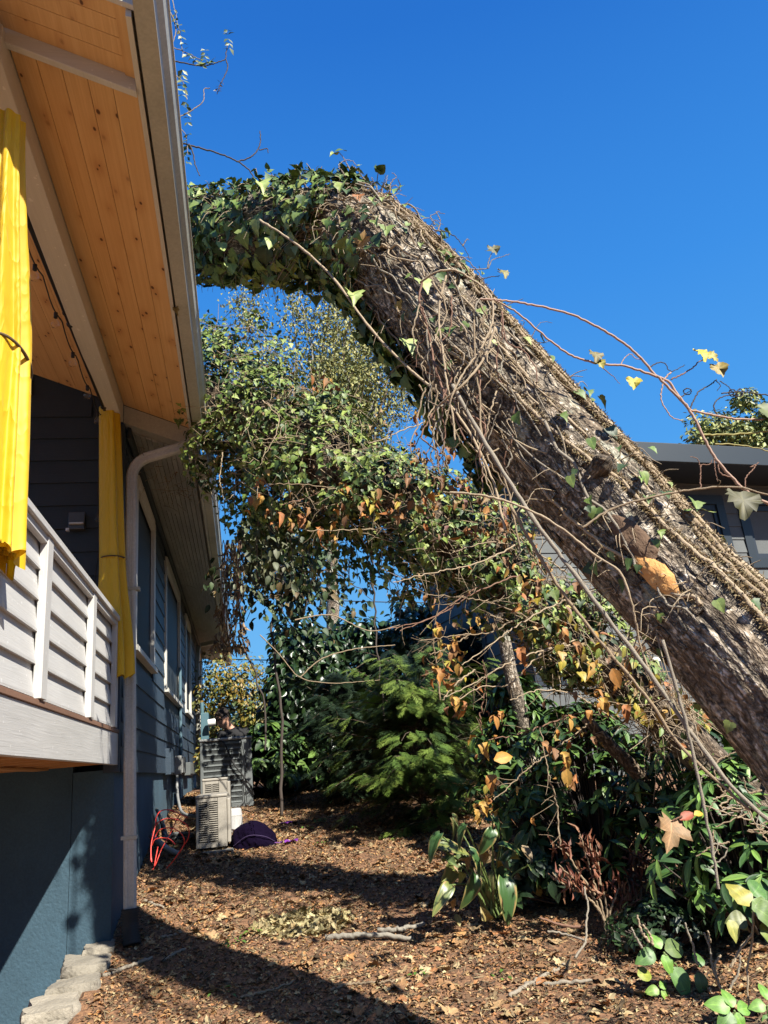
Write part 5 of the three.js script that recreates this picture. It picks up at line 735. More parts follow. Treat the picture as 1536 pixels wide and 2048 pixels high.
// ---------------------------------------------------------------- shrubs, trees and plants
{
  const r = rng(202);
  // flat conifer spray
  const spray = (seed) => { const q = rng(seed), pos = [], idx = []; const tri = (a, b, c) => { const k = pos.length / 3; pos.push(...a, ...b, ...c); idx.push(k, k + 1, k + 2); };
    const finger = (x, y, z, ang, len, w) => { const dx = Math.sin(ang), dy = Math.cos(ang), e = [x + dx * len, y + dy * len, z - 0.25 * len * len]; tri([x - dy * w, y + dx * w, z], [x + dy * w, y - dx * w, z], e); return e; };
    for (let i = 0; i < 9; i++) { const y = i / 9, L = 0.42 * Math.sin(Math.PI * Math.min(0.98, 0.18 + y * 0.8)); for (const s of [-1, 1]) { const a = s * rnd(q, 0.6, 0.95), z = -0.25 * y * y + rnd(q, -0.03, 0.03); finger(0, y, z, a, L, 0.022); for (let k = 1; k < 4; k++) { const f = k / 4; finger(Math.sin(a) * L * f, y + Math.cos(a) * L * f, z - 0.05 * f, a + s * 0.55, L * 0.42 * (1.1 - f), 0.02); finger(Math.sin(a) * L * f, y + Math.cos(a) * L * f, z - 0.05 * f, a - s * 0.6, L * 0.42 * (1.1 - f), 0.02); } } } finger(0, 0, 0, 0, 1.05, 0.02);
    const g = new THREE.BufferGeometry(); g.setAttribute('position', new THREE.Float32BufferAttribute(pos, 3)); g.setIndex(idx); g.computeVertexNormals(); return g; };
  const SPRAY = [spray(1), spray(2), spray(3)];
  const limbs = (o, base, top, rad, n, spread, m = barkDark, name = 'branch') => { part(o, 'trunk', tube(wander(r, [base, base.clone().lerp(top, 0.5).addScaledVector(rv(r), 0.05), top], 0.01, 18), (t) => lerp(rad, rad * 0.35, t), 9), m); for (let i = 0; i < n; i++) { const t = rnd(r, 0.12, 0.92), a = base.clone().lerp(top, t), an = rnd(r, 0, 6.28), e = a.clone().add(V(Math.cos(an) * spread, spread * rnd(r, 0.1, 0.7), Math.sin(an) * spread)); part(o, name, tube(wander(r, [a, a.clone().lerp(e, 0.5).add(V(0, 0.04, 0)), e], 0.012, 10), (u) => lerp(rad * 0.4, rad * 0.12, u), 6), m); } };
  // blob crown: leaves through a lumpy volume
  const crown = (c, R, n, o = {}) => { const out = []; const clumps = []; for (let i = 0; i < (o.clumps ?? 22); i++) { const d = rv(r); d.normalize().multiplyScalar(Math.pow(r(), 0.4)); clumps.push([V(c.x + d.x * R.x, c.y + d.y * R.y, c.z + d.z * R.z), rnd(r, 0.22, 0.42)]); }
    for (let i = 0; i < n; i++) { const [q, k] = pick(r, clumps), d = rv(r).normalize(), f = Math.pow(r(), 0.45); const p = V(q.x + d.x * R.x * k * f, q.y + d.y * R.y * k * f, q.z + d.z * R.z * k * f); if (o.clip && !o.clip(p)) continue; out.push({ p, q: leafQ(V(d.x, d.y * 0.4 - (o.droop ?? 0.5), d.z).addScaledVector(rv(r), 0.6), d.clone().add(V(0.15, 0.5, 0.3)).addScaledVector(rv(r), o.mess ?? 0.8)), s: rnd(r, o.s[0], o.s[1]), c: pick(r, o.pal) }); } return out; };

  // two arborvitae: bright front one and a dark one behind it
  const arbor = (name, label, base, H, R, nb, per, pal, size, parts) => { const o = thing(name, label, 'conifer', base); limbs(o, base, base.clone().add(V(0, H * 0.95, 0)), 0.04, 0, R * 0.6); const it = [], br = [];
    for (let i = 0; i < nb; i++) { const y = clamp(Math.pow((i + r()) / nb, 0.8) + rnd(r, -0.1, 0.08), 0.02, 0.97), an = i * 2.4 + rnd(r, -0.9, 0.9), L = R * Math.pow(Math.sin(Math.PI * (0.24 + 0.62 * y)), 0.8) * rnd(r, 0.5, 1.3), d = V(Math.cos(an), 0, Math.sin(an)), sd = V(-d.z, 0, d.x), a = base.clone().add(V(0, y * H, 0)), up = rnd(r, -0.1, 1.15);
      const pt = (t) => a.clone().addScaledVector(d, L * t).add(V(0, up * L * t - 0.35 * L * t * t, 0)); br.push(tube([pt(0), pt(0.4), pt(0.75), pt(1)], (t) => lerp(0.009, 0.002, t), 4, { caps: false }));
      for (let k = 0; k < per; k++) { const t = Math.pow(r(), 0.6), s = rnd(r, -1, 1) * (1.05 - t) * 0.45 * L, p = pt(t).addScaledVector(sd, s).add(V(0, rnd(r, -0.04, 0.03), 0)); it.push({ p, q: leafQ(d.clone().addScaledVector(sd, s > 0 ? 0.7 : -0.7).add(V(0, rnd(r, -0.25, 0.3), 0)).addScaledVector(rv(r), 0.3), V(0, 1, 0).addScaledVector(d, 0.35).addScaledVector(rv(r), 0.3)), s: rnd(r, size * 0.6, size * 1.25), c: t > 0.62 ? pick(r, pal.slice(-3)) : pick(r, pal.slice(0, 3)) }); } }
    part(o, 'branches', br, barkDark, null, 'stuff'); scatter(o, 'spray', SPRAY, it, 0.6, parts); return o; };
  const PG = (x, y, d) => { const p = at(x, y, d); p.y = gnd(p.x, p.z); return p; };
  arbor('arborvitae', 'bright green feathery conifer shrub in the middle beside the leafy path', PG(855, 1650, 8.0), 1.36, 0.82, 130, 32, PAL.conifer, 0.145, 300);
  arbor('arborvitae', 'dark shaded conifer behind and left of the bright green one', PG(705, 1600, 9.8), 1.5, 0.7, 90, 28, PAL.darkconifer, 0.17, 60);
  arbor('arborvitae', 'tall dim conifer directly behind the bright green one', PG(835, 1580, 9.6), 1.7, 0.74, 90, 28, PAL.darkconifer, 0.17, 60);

  // rhododendron-like shrubs: whorls of long leaves on stems
  const rhodo = (label, base, R, H, nw, size, parts, pal = PAL.rhodo, geos = RHODO) => { const o = thing('rhododendron', label, 'shrub', base); const it = [], st = []; for (let i = 0; i < nw; i++) { const an = rnd(r, 0, 6.28), y = 0.22 + 0.78 * Math.pow(r(), 0.8), q = Math.sqrt(rnd(r, 0.15, 1)) * Math.sin(Math.PI * (0.25 + 0.68 * y)), d = V(Math.cos(an) * R.x * q, y * H, Math.sin(an) * R.z * q), p = base.clone().add(d); const ax = V(d.x, H * 0.5, d.z).normalize().addScaledVector(rv(r), 0.35).normalize(); st.push(tube([base.clone().add(V(d.x * 0.25, y * H * 0.25, d.z * 0.25)), base.clone().add(V(d.x * 0.7, y * H * 0.7, d.z * 0.7)), p], (t) => lerp(0.008, 0.003, t), 4, { caps: false })); const k = 6 + Math.floor(r() * 4), u = leafQ(ax, V(ax.z, 0.2, -ax.x)); for (let j = 0; j < k; j++) { const a = j / k * 6.28 + r(), dir = V(Math.cos(a), rnd(r, -0.35, 0.35), Math.sin(a)); dir.applyQuaternion(u); it.push({ p: p.clone().addScaledVector(ax, rnd(r, -0.03, 0.01)), q: leafQ(dir.clone().add(V(0, -0.25, 0)), ax.clone().add(V(0, 0.4, 0)).addScaledVector(dir, 0.3).addScaledVector(rv(r), 0.2)), s: rnd(r, size * 0.7, size * 1.15), c: pick(r, pal) }); } } part(o, 'stems', st, vineDark, null, 'stuff'); scatter(o, 'leaf', geos, it, 0.48, parts); return o; };
  const P3 = (x, y, d) => { const p = at(x, y, d); p.y = gnd(p.x, p.z); return p; };
  rhodo('glossy green rhododendron at the right edge below the leaning trunk', P3(1500, 1770, 4.35), V(0.6, 0, 0.42), 1.0, 230, 0.13, 300, PAL.rhodo.map((c) => c.map((x) => x * 1.45)));
  rhodo('rhododendron with long leaves tucked between the two fallen trunks', P3(1420, 1700, 4.9), V(0.7, 0, 0.5), 1.25, 190, 0.14, 120);
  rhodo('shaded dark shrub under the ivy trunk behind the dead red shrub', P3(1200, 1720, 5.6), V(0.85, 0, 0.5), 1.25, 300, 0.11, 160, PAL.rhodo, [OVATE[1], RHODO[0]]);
  rhodo('small leaved green shrub right of the bright conifer', P3(1070, 1680, 6.6), V(0.55, 0, 0.4), 1.45, 230, 0.12, 100, PAL.rhodo, [OVATE[1], RHODO[1]]);
  rhodo('laurel shrub with broad shiny leaves behind the big grey condenser', P3(548, 1590, 11.6), V(0.75, 0, 0.6), 1.0, 190, 0.2, 80, PAL.rhodo, [OVATE[0], RHODO[0]]);
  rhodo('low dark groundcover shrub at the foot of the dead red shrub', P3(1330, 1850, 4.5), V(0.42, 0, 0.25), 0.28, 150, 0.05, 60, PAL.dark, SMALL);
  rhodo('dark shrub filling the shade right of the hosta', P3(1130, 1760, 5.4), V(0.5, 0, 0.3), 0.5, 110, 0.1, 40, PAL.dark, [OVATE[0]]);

  // trees behind
  const tree = (name, label, base, top, rad, c, R, n, o, m, nl = 14) => { const t = thing(name, label, 'tree', base); limbs(t, base, top, rad, nl, R.x * 0.7, m); const it = crown(c, R, n, o); scatter(t, 'crown', o.geos ?? SMALL, it, o.rough ?? 0.5, 0, { stuff: 'crown' }); return t; };
  const B = (x, d) => { const p = at(x, 1560, d); p.y = gnd(p.x, p.z); return p; };
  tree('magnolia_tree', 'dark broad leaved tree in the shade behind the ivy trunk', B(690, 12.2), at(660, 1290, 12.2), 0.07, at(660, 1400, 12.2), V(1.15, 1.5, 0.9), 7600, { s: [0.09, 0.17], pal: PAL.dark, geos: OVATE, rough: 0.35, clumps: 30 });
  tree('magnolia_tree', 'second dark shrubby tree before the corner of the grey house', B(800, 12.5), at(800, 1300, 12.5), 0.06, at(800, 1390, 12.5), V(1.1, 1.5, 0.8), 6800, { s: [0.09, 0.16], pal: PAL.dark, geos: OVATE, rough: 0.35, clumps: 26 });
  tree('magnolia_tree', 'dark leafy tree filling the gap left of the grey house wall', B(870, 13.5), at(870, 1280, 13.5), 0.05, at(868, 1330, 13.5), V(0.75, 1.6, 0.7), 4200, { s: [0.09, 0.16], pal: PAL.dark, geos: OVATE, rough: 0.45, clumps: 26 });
  tree('golden_bush', 'tall golden yellow bush behind the person and the condenser', B(475, 15), at(480, 1350, 15), 0.05, at(482, 1430, 15), V(0.95, 1.15, 0.8), 6500, { s: [0.05, 0.10], pal: PAL.gold, clumps: 34 });
  tree('golden_bush', 'greener bush behind the golden one at the end of the path', B(585, 19), at(585, 1430, 19), 0.05, at(590, 1500, 19), V(1.2, 0.9, 0.8), 5000, { s: [0.06, 0.12], pal: [...PAL.gold, ...PAL.fresh], clumps: 30 });
  // tall thin leaved tree with pale stems against the sky
  const bt = thing('birch_tree', 'tall pale stemmed tree with thin yellowing leaves under the trunk arch', 'tree', B(690, 24)), pale = M(0.42, 0.40, 0.36, 0.8, { map: blotch }); const bl = [];
  part(bt, 'trunk', tube(wander(r, [B(670, 24), at(668, 1300, 24), at(664, 1150, 24), at(662, 1000, 24), at(655, 880, 24)], 0.03, 30), (t) => lerp(0.27, 0.13, t), 14), bark);
  for (let k = 0; k < 34; k++) { const x0 = rnd(r, 600, 740), x1 = x0 + rnd(r, -110, 130), y1 = rnd(r, 500, 820), d = 24 + rnd(r, -1.4, 1.4), P = wander(r, [at(lerp(660, x0, 0.3), 1080, 24), at(x0, 930, d), at(lerp(x0, x1, 0.55), lerp(930, y1, 0.55), d), at(x1, y1, d)], 0.07, 22); part(bt, 'branch', tube(P, (t) => lerp(0.06, 0.012, t), 6), k % 3 ? pale : barkDark);
    for (let i = 0; i < 800; i++) { const j = 5 + Math.floor(r() * (P.length - 5)), q = P[j].clone().addScaledVector(rv(r).normalize(), Math.pow(r(), 0.6) * 0.95); bl.push({ p: q, q: leafQ(V(0, -1, 0).addScaledVector(rv(r), 0.8), rv(r).add(V(0, 0.3, 0.4))), s: rnd(r, 0.08, 0.18), c: pick(r, PAL.birch) }); } }
  for (let k = 0; k < 60; k++) { const c = at(rnd(r, 430, 860), rnd(r, 590, 900), 24 + rnd(r, -1.5, 1.5)); const e = c.clone().add(V(rnd(r, -0.7, 0.7), rnd(r, -0.9, -0.1), 0)); part(bt, 'twig', tube([c, c.clone().lerp(e, 0.5).addScaledVector(rv(r), 0.06), e], [0.012], 4), pale); for (let i = 0; i < 150; i++) bl.push({ p: c.clone().addScaledVector(rv(r).normalize(), Math.pow(r(), 0.6) * 0.8), q: leafQ(V(0, -1, 0).addScaledVector(rv(r), 0.8), rv(r).add(V(0, 0.3, 0.4))), s: rnd(r, 0.07, 0.14), c: pick(r, PAL.birch) }); }
  scatter(bt, 'crown', SMALL, bl, 0.6, 0, { stuff: 'crown' });
  // sapling branches with broad leaves silhouetted against the low sky
  const sp = thing('sapling_tree', 'loose sapling with dark leaves hanging across the low bright sky left of centre', 'tree', B(560, 9.5)), sl = [];
  for (let k = 0; k < 30; k++) { const x0 = rnd(r, 520, 640), y0 = rnd(r, 1060, 1220), x1 = x0 + rnd(r, -130, 150), y1 = y0 + rnd(r, 0, 150), P = wander(r, [at(590, 1130, 9.6), at(x0, y0, 9.5 + rnd(r, -0.5, 0.5)), at(x1, y1, 9.5 + rnd(r, -0.5, 0.5))], 0.03, 14); part(sp, 'branch', tube(P, (t) => lerp(0.013, 0.004, t), 5), vineDark); for (let i = 0; i < 46; i++) { const q = P[3 + Math.floor(r() * (P.length - 3))].clone().addScaledVector(rv(r), 0.22); sl.push({ p: q, q: leafQ(V(0, -1, 0).addScaledVector(rv(r), 0.7), V(0, 0.3, 0.7).addScaledVector(rv(r), 0.8)), s: rnd(r, 0.06, 0.13), c: pick(r, [...PAL.dark, [0.05, 0.08, 0.025], [0.09, 0.12, 0.04], [0.16, 0.10, 0.04]]) }); } }
  part(sp, 'trunk', tube(wander(r, [B(560, 9.5), at(560, 1400, 9.5), at(545, 1250, 9.5), at(590, 1130, 9.6)], 0.02, 20), (t) => lerp(0.02, 0.012, t), 7), vineDark); for (const [a, b2] of [[510, 470], [745, 740]]) part(sp, 'stem', tube(wander(r, [at(b2, 1090, 9), at(b2 + 12, 1260, 9), at(a + 20, 1420, 9), at(a + 20, 1500, 9)], 0.02, 20), [0.011], 6), vineDark);
  sprayTube(sp, r, [[520, 1270, 8], [560, 1310, 8], [600, 1355, 8], [660, 1366, 8], [760, 1360, 8]], 8, 1.1, 0.8, vineTan2); sprayTube(sp, r, [[590, 1240, 8], [660, 1230, 8], [740, 1262, 8], [800, 1250, 8]], 8, 1.6, 1, vineTan2); sprayTube(sp, r, [[600, 1355, 8], [640, 1320, 8], [700, 1300, 8], [790, 1290, 8]], 8, 1.4, 1, vineTan2);
  scatter(sp, 'leaf', OVATE, sl, 0.62, 200);
  const sy = thing('sapling_tree', 'drooping pale leaved branch hanging below the ivy mass near the eave', 'tree', B(520, 8.6)), syl = []; for (let k = 0; k < 12; k++) { const P = wander(r, [at(600, 1010, 8.3), at(rnd(r, 500, 580), 1050, 8.3), at(rnd(r, 480, 570), rnd(r, 1080, 1170), 8.3)], 0.02, 12); part(sy, 'branch', tube(P, [0.006], 5), vineDark); for (let i = 0; i < 60; i++) syl.push({ p: P[4 + Math.floor(r() * 8)].clone().addScaledVector(rv(r), 0.2), q: leafQ(V(0, -1, 0).addScaledVector(rv(r), 0.4), rv(r).add(V(0, 0.2, 0.8))), s: rnd(r, 0.07, 0.14), c: pick(r, [[0.14, 0.14, 0.08], [0.18, 0.17, 0.10], [0.07, 0.08, 0.04]]) }); } scatter(sy, 'leaf', OVATE, syl, 0.6, 60);
  // tree above the neighbour's roof, woods at the back
  tree('oak_tree', 'round topped olive green tree behind the far grey roof', at(1510, 1300, 22), at(1510, 880, 22), 0.2, at(1500, 880, 22), V(2.0, 1.5, 1.5), 11000, { s: [0.12, 0.22], pal: [[0.26, 0.28, 0.07], [0.34, 0.34, 0.10], [0.18, 0.20, 0.055], [0.40, 0.36, 0.13]], clumps: 60 }, barkDark, 8);
  const wl = []; for (let i = 0; i < 26000; i++) { const x = rnd(r, -16, 24), z = -rnd(r, 27, 34), h = 3.2 + 1.3 * noise(x * 0.35, 3, 1) + 0.8 * noise(x * 1.1, 5, 2); wl.push({ p: V(x, 1.4 + Math.pow(r(), 0.8) * h * 0.75, z), q: leafQ(rv(r), rv(r).add(V(0.1, 0.5, 0.3))), s: rnd(r, 0.16, 0.36), c: pick(r, [...PAL.dark, ...PAL.gold, [0.08, 0.12, 0.03]]) }); }
  const wb2 = []; for (let i = 0; i < 9000; i++) { const x = rnd(r, -34, 34), z = rnd(r, 20, 26), h = 8 + 3 * noise(x * 0.2, 3, 8) + 1.5 * noise(x * 0.7, 5, 2); wb2.push({ p: V(x, Math.pow(r(), 0.9) * h - 0.3, z), q: leafQ(rv(r), rv(r).add(V(0, 0.5, 0))), s: rnd(r, 0.6, 1.2), c: pick(r, [...PAL.dark, ...PAL.gold, [0.08, 0.12, 0.03]]) }); }
  const wood2 = thing('woodland', 'belt of trees behind the photographer mirrored in the windows', 'woodland', V(0, 0, 22), null, 'stuff'); scatter(wood2, 'leaf', SMALL, wb2, 0.6, 0);
  const wood = thing('woodland', 'far belt of mixed green and golden trees closing the view', 'woodland', V(4, 1.4, -30), null, 'stuff'); scatter(wood, 'leaf', SMALL, wl, 0.6, 0);

  // hosta: big ribbed heart leaves on stalks
  const hostaLeaf = (seed) => { const q = rng(seed), NU = 12, NW = 10, pos = [], col = [], idx = []; for (let i = 0; i <= NW; i++) for (let j = 0; j <= NU; j++) { const t = i / NW, s = j / NU * 2 - 1, w = 0.36 * Math.pow(Math.sin(Math.PI * Math.min(1, 0.1 + 0.9 * t)), 0.7) * (t < 0.08 ? 0.9 : 1), back = -0.14 * Math.pow(Math.abs(s), 1.5) * (1 - t); const x = s * w, y = t + back, z = 0.3 * Math.abs(s) * w - (0.6 + 0.12 * seed % 3) * t * t + 0.12 * s * t * noise(seed, t * 2, 1) + 0.022 * Math.cos(s * 21) * Math.sin(Math.PI * t) + 0.02 * noise(s * 3, t * 3, seed) ; pos.push(x, y, z); const e = sstep(0.84, 0.99, Math.abs(s) + 0.12 * noise(t * 8, s * 2, seed)) + sstep(0.85, 1, t) * 0.6; const c = mix3([0.038, 0.088, 0.026], [0.24, 0.25, 0.08], clamp(e, 0, 1)), br = noise(t * 4 + seed, s * 3, 8) > 0.28 && Math.abs(s) > 0.7 ? 1 : 0; const cc = mix3(mix3(c, seed === 5 ? [0.20, 0.20, 0.05] : seed === 9 ? [0.16, 0.11, 0.05] : c, 0.8 * (0.5 + noise(s * 2, t * 2, seed + 3))), [0.30, 0.18, 0.08], br); col.push(...cc); if (i && j) { const a = (i - 1) * (NU + 1) + j - 1, b = a + NU + 1; idx.push(a, a + 1, b, a + 1, b + 1, b); } } const g = new THREE.BufferGeometry(); g.setAttribute('position', new THREE.Float32BufferAttribute(pos, 3)); g.setAttribute('color', new THREE.Float32BufferAttribute(col, 3)); g.setIndex(idx); g.computeVertexNormals(); return g; };
  const HL = [hostaLeaf(1), hostaLeaf(2), hostaLeaf(3), hostaLeaf(5), hostaLeaf(9)], hm = M(1, 1, 1, 0.4, { vertexColors: true, side: DS }), stalkM = M(0.12, 0.17, 0.05, 0.5);
  const hosta = thing('hosta', 'fading hosta with cream edged drooping leaves by the leafy path', 'hosta', P3(985, 1770, 5.4)); const hb = baseOf(hosta);
  for (const [x, y, s, dx, dy, nx, nz] of [[905, 1635, 60, 1, 0.15, 0.1, 0.5], [985, 1632, 46, 0.5, -0.5, 0.3, 0.8], [1015, 1650, 52, -0.6, -1, 0.2, 0.6], [880, 1668, 62, -1, -0.9, 0.2, 0.5], [930, 1650, 50, -1, 0.05, 0, 0.4], [870, 1690, 66, 1, 0.3, -0.2, 0.4], [985, 1660, 58, -0.9, -0.7, 0.4, 0.5], [1050, 1668, 60, -1, -0.5, 0, 0.5], [1028, 1710, 84, -1, -0.45, 0.1, 0.7], [1000, 1690, 60, 1, 0.1, 0.2, 0.3], [975, 1745, 82, -0.55, -1, -0.7, 0.5], [1008, 1758, 88, -0.18, -1, 0.1, 1.2], [952, 1750, 70, -0.7, -1, 0.6, 0.3], [915, 1720, 66, -0.9, -0.5, 0.3, 0.5], [940, 1700, 60, 0.7, -0.8, 0.5, 0.6], [1060, 1730, 60, 1, -0.6, 0.1, 0.7], [900, 1770, 60, -0.9, -0.3, 0.2, 0.6]]) {
    const p = at(x, y, 5.3 + rnd(r, -0.25, 0.15)), sz = metres(s, p), m = new THREE.Mesh(pick(r, HL), hm); m.name = 'leaf'; m.position.copy(p).sub(hb); m.quaternion.copy(leafQ(V(dx, dy - 0.45, 0.3).addScaledVector(rv(r), 0.25), V(nx, 0.6, nz).addScaledVector(rv(r), 0.35))); m.scale.set(sz * 0.66, sz * 0.7, sz * 0.8); m.castShadow = m.receiveShadow = true; hosta.add(m);
    part(hosta, 'stalk', tube(smooth([hb.clone().add(V(rnd(r, -0.05, 0.05), 0.02, rnd(r, -0.05, 0.05))), hb.clone().lerp(p, 0.55).add(V(0, 0.09, 0)), p], 10), (t) => lerp(0.008, 0.005, t), 6), stalkM); }
  const hyl = []; for (let i = 0; i < 34; i++) hyl.push({ p: hb.clone().add(V(rnd(r, -0.35, 0.35), rnd(r, 0.05, 0.5), rnd(r, -0.15, 0.25))), q: leafQ(rv(r).add(V(0, -0.6, 0)), rv(r).add(V(0, 0.4, 0.4))), s: rnd(r, 0.07, 0.14), c: pick(r, [[0.26, 0.26, 0.07], [0.36, 0.26, 0.09], [0.10, 0.14, 0.04], [0.30, 0.19, 0.10]]) }); scatter(hosta, 'withered_leaf', [OVATE[0], SHRIVEL[0]], hyl, 0.55, 34);

  // dead red-brown shrub
  const dead = (label, base, stems) => { const o = thing('dead_shrub', label, 'shrub', base), it = []; for (const pts of stems) { const P = wander(r, pts.map(([x, y, d]) => at(x, y, d ?? 4.75)), 0.004, pts.length * 7); part(o, 'stem', tube(P, (t) => lerp(0.008, 0.0035, t), 6), vineTan2); for (let i = 0; i < 16; i++) { const p = P[Math.floor(P.length * rnd(r, 0.45, 1))].clone().addScaledVector(rv(r), 0.03); it.push({ p, q: leafQ(V(rnd(r, -0.3, 0.3), rnd(r, -0.9, 0.9) > 0 ? 0.9 : -0.7, 0).addScaledVector(rv(r), 0.25), rv(r)), s: V(0.35, 1, 0.5).multiplyScalar(rnd(r, 0.06, 0.12)), c: pick(r, [[0.22, 0.065, 0.04], [0.28, 0.095, 0.055], [0.15, 0.05, 0.032], [0.33, 0.15, 0.09]]) }); } } scatter(o, 'dead_leaf', SHRIVEL, it, 0.65, 150, { stuff: 'dead_leaves' }); };
  dead('dead shrub with upright rusty red leaves in front of the dark shrubs', P3(1215, 1872, 4.75), [[[1215, 1868], [1200, 1820], [1180, 1785], [1150, 1760], [1118, 1730]], [[1213, 1868], [1205, 1820], [1190, 1770], [1175, 1720], [1160, 1668]], [[1215, 1868], [1212, 1810], [1200, 1760], [1185, 1720], [1178, 1672]], [[1216, 1868], [1222, 1815], [1235, 1785], [1238, 1750]], [[1215, 1865], [1230, 1825], [1250, 1812]], [[1205, 1830], [1170, 1790], [1130, 1770], [1105, 1745]], [[1190, 1790], [1160, 1750], [1135, 1710], [1112, 1690]], [[1200, 1770], [1195, 1720], [1192, 1690]]]);
  dead('thin reddish dead stems standing right of the rusty red shrub', P3(1280, 1850, 5.0), [[[1275, 1830, 5], [1272, 1770, 5], [1266, 1700, 5]], [[1280, 1830, 5], [1282, 1760, 5], [1274, 1690, 5]], [[1255, 1835, 5], [1258, 1780, 5], [1252, 1740, 5]]]);
  { const o = thing('bare_branch', 'pale bare branch curving down in front of the dead red shrub to the ground', 'branch', groundAt(1150, 1915)); sprayTube(o, r, [[1168, 1775, 4.55], [1176, 1810, 4.5], [1172, 1850, 4.45], [1172, 1880, 4.4], [1150, 1915, 4.35]], 4.4, 1.7, 2.4, vineGrey); sprayTube(o, r, [[1080, 1835, 4.6], [1120, 1850, 4.55], [1165, 1855, 4.5]], 4.5, 2.4, 2.8, vineRed); sprayTube(o, r, [[1095, 1862, 4.5], [1130, 1868, 4.48], [1168, 1880, 4.4]], 4.5, 2, 2.4, vineGrey); }
  // foreground leafy seedlings
  const seed = (label, base, leaves, stems, mat = stalkM) => { const o = thing('seedling', label, 'plant', base); for (const pts of stems) sprayTube(o, r, pts, pts[0][2], 2.6, 2.0, mat); const b = baseOf(o); for (const [x, y, d, s, dx, dy, c, k] of leaves) { const p = at(x, y, d), m = new THREE.Mesh(SEED[k ?? 0], leafMat(c, 0.5)); m.name = 'leaf'; m.position.copy(p).sub(b); m.quaternion.copy(leafQ(V(dx, dy, 0.15), V(0.1, 0.5, 0.85))); m.scale.setScalar(metres(s, p) * 0.85); m.castShadow = true; o.add(m); } };
  const SEED = [bladeLeaf(0.36, { n: 7, curl: 0.35, fold: 0.25, p: 0.75, wave: 0.02 }), bladeLeaf(0.42, { n: 8, curl: 0.3, fold: 0.15, p: 0.7, wave: 0.035 })];
  const LG = [0.17, 0.32, 0.05], MG = [0.10, 0.20, 0.045], DG = [0.06, 0.12, 0.035], YG = [0.28, 0.30, 0.05];
  seed('young plant with a rosette of four pointed green leaves at lower right', P3(1335, 1990, 4.0), [[1322, 1898, 4, 42, -0.15, 1, LG], [1308, 1905, 4, 52, -1, -0.25, MG], [1325, 1910, 4, 44, 0.2, -1, LG], [1330, 1900, 4, 62, 1, 0.15, [0.12, 0.17, 0.05]], [1345, 1935, 4, 70, 0.25, -1, MG], [1318, 1980, 4, 34, -1, 0.1, [0.2, 0.32, 0.05]], [1322, 1982, 4, 30, 0.6, -0.8, [0.2, 0.32, 0.05]], [1320, 1975, 4, 28, 0.7, 0.4, LG], [1275, 1950, 4, 46, 1, 0.1, YG], [1395, 1945, 4, 50, -0.1, -1, [0.1, 0.13, 0.03]], [1400, 1935, 4, 40, 0.2, 0.7, MG], [1345, 2000, 4, 60, -0.1, -1, DG], [1350, 2010, 4, 56, 0.4, -1, LG]], [[[1345, 1920, 4], [1370, 1960, 4], [1395, 2010, 4], [1420, 2060, 4]], [[1327, 1905, 4], [1340, 1920, 4], [1350, 1960, 4]]]);
  seed('low bright green leafy plant at the bottom right', P3(1480, 2060, 3.6), [[1460, 2015, 3.6, 56, -1, 0.5, LG], [1465, 2015, 3.6, 44, 0.1, 1, LG], [1475, 2020, 3.6, 46, 1, 0.2, LG], [1462, 2025, 3.6, 60, -0.9, -0.7, MG], [1470, 2025, 3.6, 40, 0.2, -1, LG], [1530, 2010, 3.6, 40, -1, 0.1, LG], [1535, 2000, 3.6, 40, 0.2, 1, LG], [1535, 2030, 3.6, 40, -0.6, -1, MG]], [[[1468, 2020, 3.6], [1470, 2060, 3.6]], [[1535, 2010, 3.6], [1535, 2060, 3.6]]]);
  seed('tall stem with large yellowing chewed leaves at the right edge', P3(1498, 1990, 3.7), [[1505, 1800, 3.7, 70, 0.5, -0.9, [0.15, 0.22, 0.05], 1], [1510, 1815, 3.6, 74, 1, -0.8, [0.13, 0.19, 0.05], 1], [1500, 1812, 3.7, 66, -0.2, 1, [0.36, 0.3, 0.05], 1], [1492, 1838, 3.7, 50, -1, 0.1, [0.14, 0.15, 0.04], 1], [1458, 1840, 3.7, 46, 0, -1, [0.36, 0.34, 0.10]], [1505, 1790, 3.8, 60, 0.8, 0.6, MG, 1], [1495, 1860, 3.7, 40, -0.3, 0.8, [0.38, 0.3, 0.05]], [1520, 1850, 3.6, 60, 0.6, -0.8, [0.2, 0.24, 0.05], 1]], [[[1508, 1815, 3.7], [1504, 1880, 3.7], [1495, 1940, 3.7], [1500, 2040, 3.7]], [[1505, 1868, 3.7], [1480, 1900, 3.7], [1462, 1935, 3.7]]], vineTan);
  { const o = thing('dry_stalk', 'group of pale dry broken stalks standing in the leaves at lower right', 'stalks', groundAt(1440, 1990)); for (const pts of [[[1408, 1865], [1420, 1900], [1425, 1935], [1440, 1975], [1452, 2005]], [[1415, 1862], [1420, 1885]], [[1442, 1910], [1430, 1930], [1432, 1950]], [[1482, 1912], [1475, 1950], [1462, 1975], [1468, 1998]], [[1500, 1872], [1480, 1900], [1460, 1935]], [[1370, 1845], [1385, 1890], [1395, 1930]], [[1418, 1975], [1430, 2000], [1438, 2010]], [[1275, 1830], [1282, 1860], [1298, 1885]], [[1262, 1855], [1275, 1880], [1285, 1895]], [[1285, 1850], [1300, 1870], [1306, 1890]]]) sprayTube(o, r, pts, 3.95, 2.0, 2.8, pick(r, [vineTan, vineTan, vineGrey])); }
